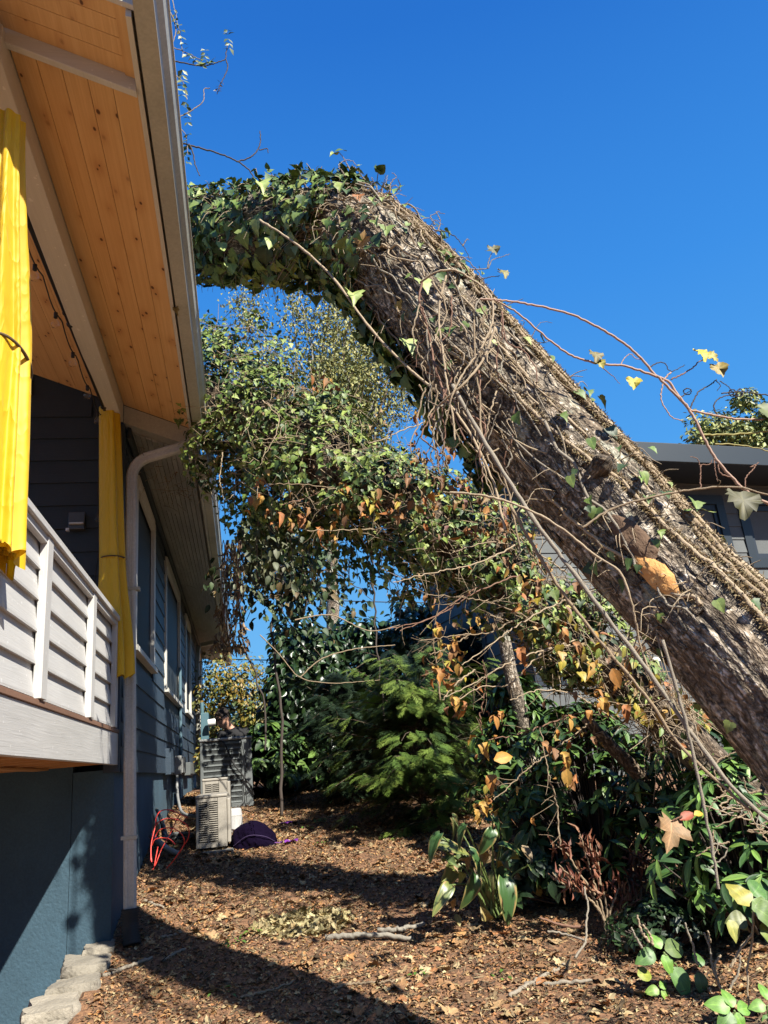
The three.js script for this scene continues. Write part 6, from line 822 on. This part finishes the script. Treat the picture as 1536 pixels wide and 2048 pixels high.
  { const o = thing('maple_leaf', 'big dry brown lobed leaf caught on the glossy shrub at right', 'dry leaf', at(1325, 1625, 3.1)), p = at(1345, 1640, 3.1), m = new THREE.Mesh(MAPLE[2], leafMat([0.34, 0.19, 0.10], 0.65)); m.name = 'blade'; m.position.copy(p).sub(baseOf(o)); m.quaternion.copy(leafQ(V(-0.45, -0.9, 0.1), V(0.1, 0.25, 1))); m.scale.setScalar(metres(66, p)); m.castShadow = true; o.add(m); sprayTube(o, r, [[1345, 1640], [1355, 1637], [1365, 1632]], 3.1, 1.4, 1.2, vineRed); }
  { const o = thing('red_leaf', 'red and yellow leaf above the big dry brown leaf', 'dry leaf', at(1385, 1625, 3.1)), p = at(1360, 1640, 3.1), m = new THREE.Mesh(OVATE[1], leafMat([0.36, 0.075, 0.035], 0.6)); m.name = 'blade'; m.position.copy(p).sub(baseOf(o)); m.quaternion.copy(leafQ(V(1, 0.35, 0), V(-0.1, 0.6, 0.8))); m.scale.setScalar(metres(40, p)); o.add(m); const q = at(1388, 1630, 3.1), m2 = new THREE.Mesh(OVATE[0], leafMat([0.56, 0.34, 0.02], 0.6)); m2.name = 'blade'; m2.position.copy(q).sub(baseOf(o)); m2.quaternion.copy(leafQ(V(1, 0.2, 0), V(-0.1, 0.6, 0.8))); m2.scale.setScalar(metres(24, q)); o.add(m2); }
  { // tan tangle at the foot of the trunk at the right edge
    const o = thing('vine_tangle', 'knot of pale dry stems at the right edge below the trunk', 'vine tangle', at(1500, 1600, 3.2)); for (let k = 0; k < 24; k++) { const x = rnd(r, 1420, 1560), y = rnd(r, 1540, 1700); sprayTube(o, r, [[x, y], [x + rnd(r, -50, 50), y + rnd(r, -40, 40)], [x + rnd(r, -90, 90), y + rnd(r, -60, 60)]], rnd(r, 3.0, 3.4), 1.8, 1.2, pick(r, [vineTan, vineTan2, vineGrey]), 0.004); } }
}

// ---------------------------------------------------------------- neighbour's house
{
  const O = V(3.45, 1.2, -8.9), ang = -0.13, rot = (x, y, z) => V(x, y, z).applyAxisAngle(V(0, 1, 0), -ang).add(V(O.x, 0, O.z));
  const nh = thing('grey_house', 'far grey sided house with a dark flat roof behind the leaning trunk', 'house', O);
  const put = (p, name, g, m, lab) => { g.rotateY(-ang); g.translate(O.x, 0, O.z); return part(p, name, g, m, lab); };
  const greyS = [M(0.165, 0.18, 0.18, 0.7, { map: blotch }), M(0.152, 0.167, 0.168, 0.7, { map: blotch })], navy = M(0.016, 0.024, 0.036, 0.45), navyL = M(0.014, 0.022, 0.03, 0.45);
  const W = 9, D = 3, top = 4.87;
  const wf = put(nh, 'front_wall', box(0.01, 0.8, -0.02, W, top, -0.2), greyS[0]), ws = put(nh, 'side_wall', box(0.02, 0.8, -0.2, 0.2, top, -D), greyS[0]);
  const nN = V(0, 0, 1).applyAxisAngle(V(0, 1, 0), -ang), onWall = (px, py) => { const v = ray(px, py), q = EYE.clone().addScaledVector(v, V(O.x, 0, O.z).sub(EYE).dot(nN) / v.dot(nN)); q.y = q.y; return V(q.x - O.x, q.y, q.z - O.z).applyAxisAngle(V(0, 1, 0), ang); };
  const wa = onWall(1452, 1040), wb = onWall(1486, 1070), wc = onWall(1500, 998), wd = onWall(1500, 1117), fa = onWall(1400, 893), fb = onWall(1400, 930), fc = onWall(1440, 967);
  const wins = [[wa.x - 1.5, wa.x, wd.y, wc.y - 0.1], [wb.x, wb.x + 1.7, wd.y, wc.y - 0.1]];
  for (let y = 1.0; y < top - 0.1; y += 0.19) { const cuts = wins.filter((w) => y + 0.19 > w[2] && y < w[3]).map((w) => [w[0] + 0.002, w[1] - 0.002]); let x = 0.0; const sp = []; for (const [a, b] of cuts) { sp.push([x, a]); x = b; } sp.push([x, W]);
    for (const [a, b] of sp) put(wf, 'siding_board', prismX([[-0.019, y], [0.014, y], [0.0, y + 0.2], [-0.019, y + 0.2]], a, b), pick(R0, greyS));
    put(ws, 'siding_board', prismZ([[0.019, y], [-0.014, y], [0.0, y + 0.2], [0.019, y + 0.2]], -0.003, -D), pick(R0, greyS)); }
  for (const [a, b, y0, y1] of wins) { const w = put(nh, 'window', mergeGeometries([box(a, y0, 0.03, a + 0.13, y1, -0.015), box(b - 0.13, y0, 0.03, b, y1, -0.015), box(a, y1 + 0.001, 0.034, b, y1 + 0.13, -0.015), box(a - 0.0, y0 - 0.14, 0.034, b, y0 - 0.001, -0.015)].map(strip)), navyL); put(w, 'pane', box(a + 0.131, y0, -0.03, b - 0.131, y1, -0.04), glass); put(w, 'sash', mergeGeometries([box(a + 0.132, y0 + 0.001, 0.005, a + 0.19, y1 - 0.001, -0.028), box(b - 0.19, y0 + 0.001, 0.005, b - 0.132, y1 - 0.001, -0.028), box(a + 0.191, y1 - 0.08, 0.004, b - 0.191, y1 - 0.002, -0.028), box(a + 0.191, y0 + 0.002, 0.004, b - 0.191, y0 + 0.07, -0.028)].map(strip)), navy); }
  { const w = put(nh, 'window', mergeGeometries([box(-0.03, 1.75, -1.25, 0.01, 3.2, -1.14), box(-0.03, 1.75, -2.4, 0.01, 3.2, -2.29), box(-0.034, 3.2, -1.14, 0.01, 3.32, -2.4)].map(strip)), navy); put(w, 'pane', box(0.0, 1.75, -1.25, -0.017, 3.2, -2.29), glass); }
  put(nh, 'band_trim', box(0, 2.42, 0.03, W, 2.47, -0.01), M(0.7, 0.7, 0.68, 0.5)); put(nh, 'band', box(0, 2.2, 0.026, W, 2.419, -0.01), navy);
  const rf = put(nh, 'roof', box(-0.12, 4.90, 0.75, W + 0.5, 5.06, -D - 0.4), navy); put(rf, 'fascia', box(-0.14, 4.846, 0.78, W + 0.5, 5.11, 0.752, 0.01), navyL); put(rf, 'soffit', box(-0.11, 4.872, 0.75, W + 0.4, 4.898, -0.01), navy);
}

// ---------------------------------------------------------------- utility wires far off
{ const w = M(0.02, 0.02, 0.02, 0.7); for (const [y0, y1, l] of [[1318, 1312, 'lower black utility wire crossing the low sky beyond the house'], [1180, 1206, 'upper black utility wire seen between the leaves']]) { const a = at(330, y0 - 4, 30), b = at(900, y1, 30), pts = []; for (let i = 0; i <= 20; i++) { const p = a.clone().lerp(b, i / 20); p.y -= 0.15 * Math.sin(Math.PI * i / 20); pts.push(p); } solo('utility_wire', l, 'wire', tube(pts, [0.02], 6), w); } }
// ---------------------------------------------------------------- air conditioning units and what stands round them
{
  const r = rng(303);
  const beige = M(0.50, 0.46, 0.39, 0.5, { map: blotch }), greyAC = M(0.20, 0.22, 0.22, 0.45, { map: blotch }), core = M(0.008, 0.008, 0.009, 0.8), lightGrey = M(0.42, 0.43, 0.42, 0.5, { map: blotch });
  // big grey condenser
  const c = thing('air_conditioner', 'big grey outdoor condenser with louvered sides beside the kneeling person', 'air conditioner', V(-0.2, 1.13, -10.5));
  const x0 = -0.525, x1 = 0.125, y0 = 1.15, y1 = 1.945, zf = -10.5, zb = -11.14;
  part(c, 'coil', box(x0 + 0.03, y0 + 0.03, zf - 0.03, x1 - 0.03, y1 - 0.02, zb + 0.03), core);
  for (const [a, b, d, e] of [[x0, zf, x0 + 0.045, zf - 0.045], [x1 - 0.135, zf + 0.004, x1, zf - 0.13], [x0, zb + 0.045, x0 + 0.045, zb], [x1 - 0.045, zb + 0.045, x1, zb]]) part(c, 'corner_post', box(a, y0, b, d, y1 - 0.001, e, 0.012), greyAC);
  part(c, 'top_cover', [box(x0 - 0.012, y1, zf + 0.012, x1 + 0.012, y1 + 0.035, zb - 0.012, 0.014)], lightGrey); part(c, 'base_pan', box(x0 - 0.008, y0 - 0.03, zf + 0.008, x1 + 0.008, y0 + 0.03, zb - 0.008, 0.006), greyAC);
  for (let i = 0; i < 12; i++) { const y = lerp(y0 + 0.05, y1 - 0.03, i / 11); part(c, 'louver', prismX([[zf - 0.025, y + 0.016], [zf - 0.001, y - 0.010], [zf - 0.001, y - 0.013], [zf - 0.028, y + 0.013]], x0 + 0.044, x1 - 0.134), greyAC); part(c, 'louver', box(x1 - 0.028, y - 0.012, zf - 0.131, x1 - 0.004, y + 0.008, zb + 0.046), greyAC); }
  const bars = []; for (let x = x0 + 0.055; x < x1 - 0.14; x += 0.0125) bars.push(box(x, y0 + 0.03, zf - 0.01, x + 0.004, y1 - 0.005, zf - 0.016)); part(c, 'grille_bars', bars, greyAC, null, 'stuff');
  { const g = new THREE.CylinderGeometry(0.26, 0.26, 0.012, 32, 1, true); g.translate((x0 + x1) / 2, y1 + 0.04, (zf + zb) / 2); part(c, 'fan_guard', g, core); }
  const cab = thing('black_cable', 'black cable draped diagonally over the big grey condenser', 'cable', V(-0.3, 1.98, -10.49)); part(cab, 'cord', tube(smooth([at(430, 1482, 10.55), at(446, 1484, 10.46), at(455, 1500, 10.46), at(468, 1528, 10.46), at(485, 1550, 10.46), at(503, 1575, 10.46), at(507, 1590, 10.48)], 40), [0.011], 8), rubber); part(cab, 'cord', tube(smooth([at(482, 1478, 10.46), at(487, 1505, 10.46), at(493, 1530, 10.46), at(490, 1560, 10.46), at(494, 1608, 10.46)], 40), [0.0045], 6), rubber); part(cab, 'cord', tube(smooth([at(498, 1478, 10.46), at(500, 1510, 10.46), at(494, 1535, 10.46), at(489, 1556, 10.46)], 30), [0.0045], 6), rubber);
  solo('concrete_pad', 'concrete pad under the big grey condenser', 'concrete pad', box(x0 - 0.06, 1.02, zf + 0.07, x1 + 0.1, 1.119, zb - 0.06, 0.01), concrete);
  // two beige split units seen from their louvered ends
  function split(label, X0, X1, Y0, Y1, Z, D) {
    const o = thing('heat_pump', label, 'heat pump', V((X0 + X1) / 2, Y0, Z), 'beige heat pumps');
    part(o, 'core', box(X0 + 0.02, Y0 + 0.03, Z - 0.02, X1 - 0.03, Y1 - 0.03, Z - D + 0.02), core);
    part(o, 'casing', [box(X0, Y0 + 0.012, Z, X0 + 0.028, Y1 - 0.03, Z - D, 0.006), box(X1 - 0.085, Y0 + 0.012, Z + 0.001, X1, Y1 - 0.03, Z - 0.02, 0.006), box(X1 - 0.02, Y0 + 0.012, Z - 0.021, X1 - 0.001, Y1 - 0.03, Z - D, 0.004), box(X0 + 0.029, Y0 + 0.012, Z, X1 - 0.086, Y0 + 0.05, Z - 0.02, 0.003), box(X0 + 0.029, Y1 - 0.062, Z, X1 - 0.086, Y1 - 0.031, Z - 0.02, 0.003)], beige);
    part(o, 'top_cover', box(X0 - 0.006, Y1 - 0.03, Z + 0.008, X1 + 0.006, Y1, Z - D - 0.006, 0.012), beige);
    part(o, 'front_grille', box(X1 + 0.0005, Y0 + 0.04, Z - 0.02, X1 + 0.034, Y1 - 0.045, Z - D + 0.16, 0.012), beige);
    part(o, 'mullion', box((X0 + X1 - 0.057) / 2 - 0.007, Y0 + 0.05, Z - 0.001, (X0 + X1 - 0.057) / 2 + 0.007, Y1 - 0.062, Z - 0.018), beige);
    const n = 19; for (let i = 0; i < n; i++) { const y = lerp(Y0 + 0.055, Y1 - 0.075, i / (n - 1)); part(o, 'slat', prismX([[Z - 0.001, y - 0.0035], [Z - 0.001, y + 0.0035], [Z - 0.012, y + 0.0055], [Z - 0.012, y - 0.0015]], X0 + 0.0285, X1 - 0.0855), beige); }
    part(o, 'foot', [box(X0 + 0.03, Y0 - 0.012, Z - 0.05, X1 - 0.02, Y0 + 0.011, Z - 0.09), box(X0 + 0.03, Y0 - 0.012, Z - D + 0.09, X1 - 0.02, Y0 + 0.011, Z - D + 0.05)], darkMetal); return o;
  }
  split('front beige heat pump whose slotted end stands nearest on a concrete pad', -0.445, -0.157, 0.872, 1.352, -8.0, 0.78);
  split('rear beige heat pump half hidden behind the front one', -0.43, -0.172, 1.03, 1.50, -9.05, 0.74);
  solo('concrete_pad', 'concrete pad under the front beige heat pump', 'concrete pad', box(-0.52, 0.74, -7.9, -0.10, 0.859, -8.9, 0.012), concrete);
  { const b = thing('bucket', 'white plastic bucket upside down behind the front beige heat pump', 'bucket', V(-0.105, 0.91, -8.95)); const g = new THREE.LatheGeometry([[0.0, 0.262], [0.07, 0.262], [0.082, 0.25], [0.088, 0.2], [0.093, 0.198], [0.0935, 0.19], [0.09, 0.188], [0.098, 0.05], [0.103, 0.048], [0.103, 0.035], [0.099, 0.033], [0.101, 0.0], [0.096, 0.0]].map(([x, y]) => new THREE.Vector2(x, y)), 32); g.translate(-0.105, 0.915, -8.95); part(b, 'shell', g, M(0.68, 0.68, 0.66, 0.45, { side: DS, map: blotch })); part(b, 'handle', tube(smooth([V(-0.2, 1.08, -8.93), V(-0.16, 1.0, -8.86), V(-0.1, 0.97, -8.85), V(-0.03, 1.0, -8.87), V(-0.01, 1.08, -8.93)], 20), [0.003], 6), darkMetal); }
  { // slumped purple cloth bag
    const p0 = at(508, 1706, 8.15); p0.y = gnd(p0.x, p0.z); const o = thing('cloth_bag', 'slumped dark purple cloth bag on the leaves beside the heat pump', 'bag', p0); const g = new THREE.IcosahedronGeometry(1, 24), q = g.attributes.position; for (let i = 0; i < q.count; i++) { const a = V(q.getX(i), q.getY(i), q.getZ(i)); const n = 1 + 0.14 * noise(a.x * 1.7 + 3, a.y * 1.7, a.z * 1.7) + 0.05 * (1 - Math.abs(noise(a.x * 4 + 7, a.y * 3, a.z * 4)) * 2) + 0.02 * noise(a.x * 11, a.y * 11, a.z * 11); a.multiplyScalar(n); const y = Math.max(a.y, -0.35) + 0.35; q.setXYZ(i, a.x * 0.215 - 0.06 * y * (a.x > 0 ? 0.8 : 0.2) + 0.02, y * 0.175, a.z * 0.16); } const mg = mergeVertices((() => { g.deleteAttribute('normal'); g.deleteAttribute('uv'); return g; })(), 1e-4); mg.computeVertexNormals(); metricUV(mg); mg.translate(p0.x, p0.y - 0.01, p0.z); part(o, 'cloth', mg, new THREE.MeshPhysicalMaterial({ color: new THREE.Color().setRGB(0.005, 0.0022, 0.012), roughness: 0.95, specularIntensity: 0.12, bumpMap: fine, bumpScale: 0.003 })); part(o, 'strap', tube(wander(r, [p0.clone().add(V(0.15, 0.02, 0.08)), p0.clone().add(V(0.24, 0.015, 0.06)), p0.clone().add(V(0.30, 0.02, 0.0))], 0.004, 12), [0.006], 6), M(0.11, 0.03, 0.16, 0.7)); part(o, 'seam', tube(smooth([p0.clone().add(V(-0.19, 0.03, 0.1)), p0.clone().add(V(-0.05, 0.11, 0.172)), p0.clone().add(V(0.1, 0.09, 0.165)), p0.clone().add(V(0.2, 0.03, 0.08))], 20), [0.004], 6), M(0.03, 0.015, 0.06, 0.8)); }
  [[572, 1650, 'purple scrap of cloth lying alone on the leafy path'], [582, 1687, 'brighter purple scrap beside the cloth bag'], [1068, 1705, 'purple scrap in the shade behind the hosta']].forEach(([x, y, l], k) => { const p = groundAt(x, y); if (k === 2) p.copy(at(x, y, 5.6)); const g = new THREE.PlaneGeometry(0.13, 0.075, 8, 5), q = g.attributes.position; for (let i = 0; i < q.count; i++) q.setXYZ(i, q.getX(i) + 0.02 * noise(q.getX(i) * 20, q.getY(i) * 20, k), 0.025 + 0.03 * noise(q.getX(i) * 25, q.getY(i) * 25, k + 3), q.getY(i) + 0.02 * noise(q.getX(i) * 20, q.getY(i) * 20, k + 9)); g.computeVertexNormals(); g.translate(p.x, p.y, p.z); solo('purple_scrap', l, 'cloth scrap', g, M(k === 2 ? 0.12 : 0.16, 0.025, k === 2 ? 0.10 : 0.26, 0.7, { side: DS })); });
  { // red wire plant hoops
    const Z = (x, y) => [250 + x / 3.4125, 1150 + y / 3.4125], o = thing('plant_support', 'red wire hoop plant support leaning by the blue foundation', 'plant support', (() => { const p = at(330, 1722, 7.2); p.y = gnd(p.x, p.z); return p; })()), red = M(0.62, 0.045, 0.03, 0.4);
    const W = (pts, d0, d1, n = 'hoop', w = 0.0045) => { const P = pts.map(([x, y], i) => { const [a, b] = Z(x, y); return at(a, b, lerp(d0, d1, i / (pts.length - 1))); }); for (const p of P) p.y = Math.max(p.y, gnd(p.x, p.z) - 0.01); part(o, n, tube(smooth(P, 50), [w], 7), red); };
    W([[176, 1950], [180, 1830], [205, 1720], [215, 1650], [245, 1610], [300, 1603], [370, 1630], [425, 1655]], 7.0, 7.35); W([[190, 1760], [215, 1700], [270, 1665], [340, 1665], [410, 1695], [438, 1745], [425, 1810], [390, 1860], [330, 1950], [285, 2000]], 7.1, 7.3); W([[205, 1790], [230, 1745], [290, 1725], [350, 1740], [395, 1780], [405, 1830], [370, 1900]], 7.15, 7.2); W([[183, 1850], [200, 1810], [240, 1795], [300, 1800], [345, 1840]], 7.15, 7.15); W([[374, 1630], [330, 1720], [290, 1800], [250, 1870], [215, 1960], [190, 2010]], 7.35, 7.0, 'leg'); W([[195, 1745], [176, 1850], [182, 1960]], 7.1, 7.0, 'leg'); W([[225, 1855], [212, 1920], [200, 1990]], 7.1, 7.0, 'leg'); }
  // boxes, pipes and conduits on the wall
  const wbox = (name, label, pa, pb, out, m) => { const a = onX(pa[0], pa[1], XW + 0.02), b = onX(pb[0], pb[1], XW + 0.02); const o = thing(name, label, 'utility box', V(XW + 0.02, b.y, (a.z + b.z) / 2)); part(o, 'case', box(XW + 0.0, b.y, a.z, XW + out, a.y, b.z, 0.008), m); part(o, 'lid', box(XW + out + 0.0005, b.y + 0.02, a.z - 0.02, XW + out + 0.012, a.y - 0.01, b.z + 0.02, 0.004), m); return o; };
  wbox('utility_box', 'pale grey disconnect box on the wall above the front heat pump', [350, 1512], [358, 1550], 0.10, lightGrey); wbox('utility_box', 'dark grey box on the wall left of the pale disconnect box', [333, 1497], [340, 1550], 0.07, sidingBlue[2]); wbox('utility_box', 'small grey box on the wall right of the pale disconnect box', [371, 1525], [379, 1551], 0.09, greyAC);
  const pipes = thing('wall_pipes', 'bundle of conduits and hoses running from the wall boxes to the heat pumps', 'pipes', V(-0.8, 1.2, -8)); const pp = (pts, w, m, n = 'pipe') => part(pipes, n, tube(smooth(pts, 40), [w], 9), m);
  const bx = onX(354, 1550, XW + 0.09); pp([bx, bx.clone().add(V(0, -0.12, 0)), V(-0.72, bx.y - 0.3, bx.z + 0.5), V(-0.55, 1.17, -8.5), V(-0.44, 1.15, -8.4)], 0.016, lightGrey, 'conduit'); pp([onX(360, 1335, XW + 0.03), onX(361, 1440, XW + 0.03), onX(362, 1520, XW + 0.03)], 0.022, M(0.10, 0.17, 0.21, 0.5), 'conduit');
  for (let k = 0; k < 5; k++) pp([V(-0.86, 1.25 - k * 0.03, -8.6 - k * 0.15), V(-0.78, 1.12 - k * 0.02, -8.4), V(-0.72, 1.0, -8.2 + k * 0.05), V(-0.66, 0.93 + 0.02 * k, -8.5), V(-0.5, 0.98, -8.55)], 0.017, k % 2 ? rubber : greyAC, 'hose'); pp([V(-0.84, 1.05, -7.9), V(-0.7, 0.95, -7.75), V(-0.62, 0.88, -7.9), V(-0.6, 0.86, -8.3)], 0.026, lightGrey, 'hose');
  { const o = thing('utility_box', 'teal blue meter box with a white pipe elbow at the far corner of the house', 'utility box', V(-0.6, 1.6, -13)); const a = at(401, 1426, 13), b = at(415, 1482, 13); part(o, 'case', box(a.x, b.y, -13, b.x + 0.02, a.y, -13.2, 0.01), M(0.07, 0.14, 0.17, 0.5)); const e = at(416, 1446, 12.9), f = at(431, 1444, 12.9); part(o, 'pipe', tube([e, f], [0.055], 14), M(0.7, 0.7, 0.68, 0.4)); part(o, 'conduit', tube([at(404, 1405, 13.05), at(404, 1430, 13.05)], [0.03], 8), M(0.07, 0.14, 0.17, 0.5)); }

  // ---- the kneeling person: one body from joined tapered limbs, clothes over it
  const capsule = (p, a, b, ra, rb) => { const ba = b.clone().sub(a), pa = p.clone().sub(a), h = clamp(pa.dot(ba) / ba.lengthSq(), 0, 1); return pa.addScaledVector(ba, -h).length() - lerp(ra, rb, h); };
  const smin = (a, b, k) => { const h = clamp(0.5 + 0.5 * (b - a) / k, 0, 1); return lerp(b, a, h) - k * h * (1 - h); };
  function sdfMesh(f, c0, half, res) { const mc = new MarchingCubes(res, new THREE.MeshBasicMaterial(), false, false, 400000); mc.isolation = 0; const p = V(0, 0, 0); for (let z = 0; z < res; z++) for (let y = 0; y < res; y++) for (let x = 0; x < res; x++) { p.set((x - res / 2) / (res / 2) * half + c0.x, (y - res / 2) / (res / 2) * half + c0.y, (z - res / 2) / (res / 2) * half + c0.z); mc.field[x + y * res + z * res * res] = -f(p); } mc.update(); const n = mc.count, pos = new Float32Array(n * 3), nor = new Float32Array(n * 3); for (let i = 0; i < n; i++) { for (let k = 0; k < 3; k++) { pos[3 * i + k] = mc.positionArray[3 * i + k] * half + [c0.x, c0.y, c0.z][k]; nor[3 * i + k] = mc.normalArray[3 * i + k]; } } const g = new THREE.BufferGeometry(); g.setAttribute('position', new THREE.BufferAttribute(pos, 3)); g.setAttribute('normal', new THREE.BufferAttribute(nor, 3)); const g2 = mergeVertices(g, 1e-5); g2.computeVertexNormals(); g2.setAttribute('uv', new THREE.BufferAttribute(new Float32Array(g2.attributes.position.count * 2), 2)); return g2; }
  const PB = V(-0.05, gnd(-0.05, -11.75), -11.75); const per = thing('person', 'person in a black sweatshirt kneeling behind the big grey condenser and looking down', 'person', PB);
  const J = { hip: V(-0.02, 1.68, -11.82), chest: V(-0.10, 1.98, -11.74), neck: V(-0.16, 2.10, -11.70), head: V(-0.265, 2.245, -11.66), shL: V(0.065, 2.02, -11.80), shR: V(-0.27, 2.0, -11.66), elL: V(0.10, 1.76, -11.72), elR: V(-0.36, 1.74, -11.60), haL: V(-0.12, 1.66, -11.55), haR: V(-0.42, 1.62, -11.45), hpL: V(0.07, 1.66, -11.86), hpR: V(-0.11, 1.66, -11.78), knL: V(-0.02, 1.28, -11.64), knR: V(-0.22, 1.28, -11.58), anL: V(0.26, 1.27, -11.98), anR: V(0.08, 1.27, -11.90) };
  for (const k in J) if (!/^(kn|an)/.test(k)) { J[k].y += 0.045; J[k].x += 0.015; }
  for (const k of ['knL', 'knR', 'anL', 'anR']) J[k].y += PB.y - 1.2;
  const limb = [['hip', 'chest', 0.12, 0.135], ['shL', 'shR', 0.07, 0.07], ['chest', 'neck', 0.09, 0.05], ['neck', 'head', 0.052, 0.05], ['shL', 'elL', 0.056, 0.044], ['shR', 'elR', 0.056, 0.044], ['elL', 'haL', 0.042, 0.03], ['elR', 'haR', 0.042, 0.03], ['hpL', 'knL', 0.085, 0.06], ['hpR', 'knR', 0.085, 0.06], ['knL', 'anL', 0.056, 0.04], ['knR', 'anR', 0.056, 0.04]];
  const fingers = (h, e) => { const d = h.clone().sub(e).normalize(), s = V(0, 1, 0).cross(d).normalize(), o = []; o.push([h, h.clone().addScaledVector(d, 0.08), 0.028, 0.03]); for (let i = 0; i < 4; i++) { const a = h.clone().addScaledVector(d, 0.085).addScaledVector(s, (i - 1.5) * 0.021), b = a.clone().addScaledVector(d, 0.035 + 0.006 * Math.sin(i + 1)).add(V(0, -0.012, 0)), c2 = b.clone().addScaledVector(d, 0.022).add(V(0, -0.03, 0)); o.push([a, b, 0.010, 0.009], [b, c2, 0.009, 0.007]); } o.push([h.clone().addScaledVector(d, 0.02).addScaledVector(s, 0.03), h.clone().addScaledVector(d, 0.07).addScaledVector(s, 0.062), 0.012, 0.009]); return o; };
  const fing = [...fingers(J.haL, J.elL), ...fingers(J.haR, J.elR)];
  // head frame: looks left and down
  const fw = V(-0.72, -0.55, 0.42).normalize(), upH = V(-0.52, 0.84, 0.06), rt = V(0, 0, 0).crossVectors(fw, upH).normalize(); upH.crossVectors(rt, fw).normalize();
  const inHead = (p) => { const q = p.clone().sub(J.head); return V(q.dot(rt), q.dot(upH), q.dot(fw)); };
  const ell = (q, c2, rr) => { const d = V((q.x - c2[0]) / rr[0], (q.y - c2[1]) / rr[1], (q.z - c2[2]) / rr[2]), k = d.length(); return (k - 1) * Math.min(...rr); };
  const headF = (p) => { const q = inHead(p); let d = ell(q, [0, 0.03, -0.012], [0.078, 0.098, 0.098]); d = smin(d, ell(q, [0, -0.05, 0.035], [0.055, 0.07, 0.058]), 0.03); d = smin(d, ell(q, [0, -0.012, 0.098], [0.013, 0.026, 0.022]), 0.014); d = smin(d, ell(q, [0, -0.062, 0.09], [0.026, 0.011, 0.012]), 0.01); d = smin(d, ell(q, [0, -0.10, 0.074], [0.024, 0.018, 0.018]), 0.02); for (const s of [-1, 1]) { d = smin(d, ell(q, [s * 0.08, -0.005, -0.008], [0.012, 0.032, 0.02]), 0.01); d = Math.max(d, -ell(q, [s * 0.033, 0.012, 0.098], [0.018, 0.011, 0.016])); d = Math.min(d, ell(q, [s * 0.032, 0.011, 0.078], [0.013, 0.012, 0.013])); } return d; };
  const bodyF = (p) => { let d = headF(p); for (const [a, b, ra, rb] of limb) d = smin(d, capsule(p, J[a], J[b], ra, rb), 0.045); for (const [a, b, ra, rb] of fing) { if (p.distanceToSquared(a) < 0.04) d = smin(d, capsule(p, a, b, ra, rb), 0.008); } return d; };
  const skin = M(0.46, 0.25, 0.17, 0.55); const lo = sdfMesh((p) => bodyF(p), V(-0.07, 1.80, -11.72), 0.66, 84); part(per, 'body', lo, skin);
  const sh = (p) => { let d = 9; for (const [a, b, ra, rb] of limb.slice(0, 3)) d = smin(d, capsule(p, J[a], J[b], ra + 0.016, a === 'chest' ? 0.05 : rb + 0.02), 0.05); for (const [a, b, ra, rb] of limb.slice(4, 8)) d = smin(d, capsule(p, J[a], J[b], ra + 0.02, rb + 0.016), 0.035); return d + 0.008 * noise(p.x * 14, p.y * 9, p.z * 14); };
  part(per, 'sweatshirt', sdfMesh((p) => Math.max(sh(p), p.y - 2.16 - 0.25 * (p.x + 0.16)), V(-0.12, 1.83, -11.70), 0.46, 84), M(0.012, 0.012, 0.014, 0.9));
  part(per, 'trousers', sdfMesh((p) => { let d = 9; for (const [a, b, ra, rb] of limb.slice(8)) d = smin(d, capsule(p, J[a], J[b], ra + 0.02, rb + 0.02), 0.05); return Math.max(smin(d, capsule(p, J.hpL, J.hpR, 0.13, 0.13), 0.05), p.y - 1.74); }, V(0.02, 1.48, -11.78), 0.44, 56), M(0.03, 0.035, 0.05, 0.9));
  part(per, 'hair', sdfMesh((p) => { const q = inHead(p); let d = ell(q, [0, 0.05, -0.022], [0.093, 0.098, 0.105]); d = Math.max(d, -(q.y - 0.0 + 0.55 * (q.z - 0.02) * -1) * 0.6 - 0.0); d = Math.max(d, q.z - 0.078 + 0.0); return d + 0.022 * noise(p.x * 34, p.y * 34, p.z * 34) + 0.01 * noise(p.x * 80, p.y * 80, p.z * 80); }, J.head, 0.19, 60), M(0.02, 0.012, 0.008, 0.8));
  { const g = new THREE.BoxGeometry(0.036, 0.02, 0.004); g.rotateZ(0.25); const q = V(-0.12, 2.035, 0); let z = -11.45; for (; z > -11.8; z -= 0.003) if (sh(V(q.x, q.y, z)) < 0) break; g.translate(q.x, q.y, z + 0.003); part(per, 'logo', g, M(0.75, 0.75, 0.73, 0.6), 'small white logo patch on the chest'); }
}
renderer.render(scene, camera);
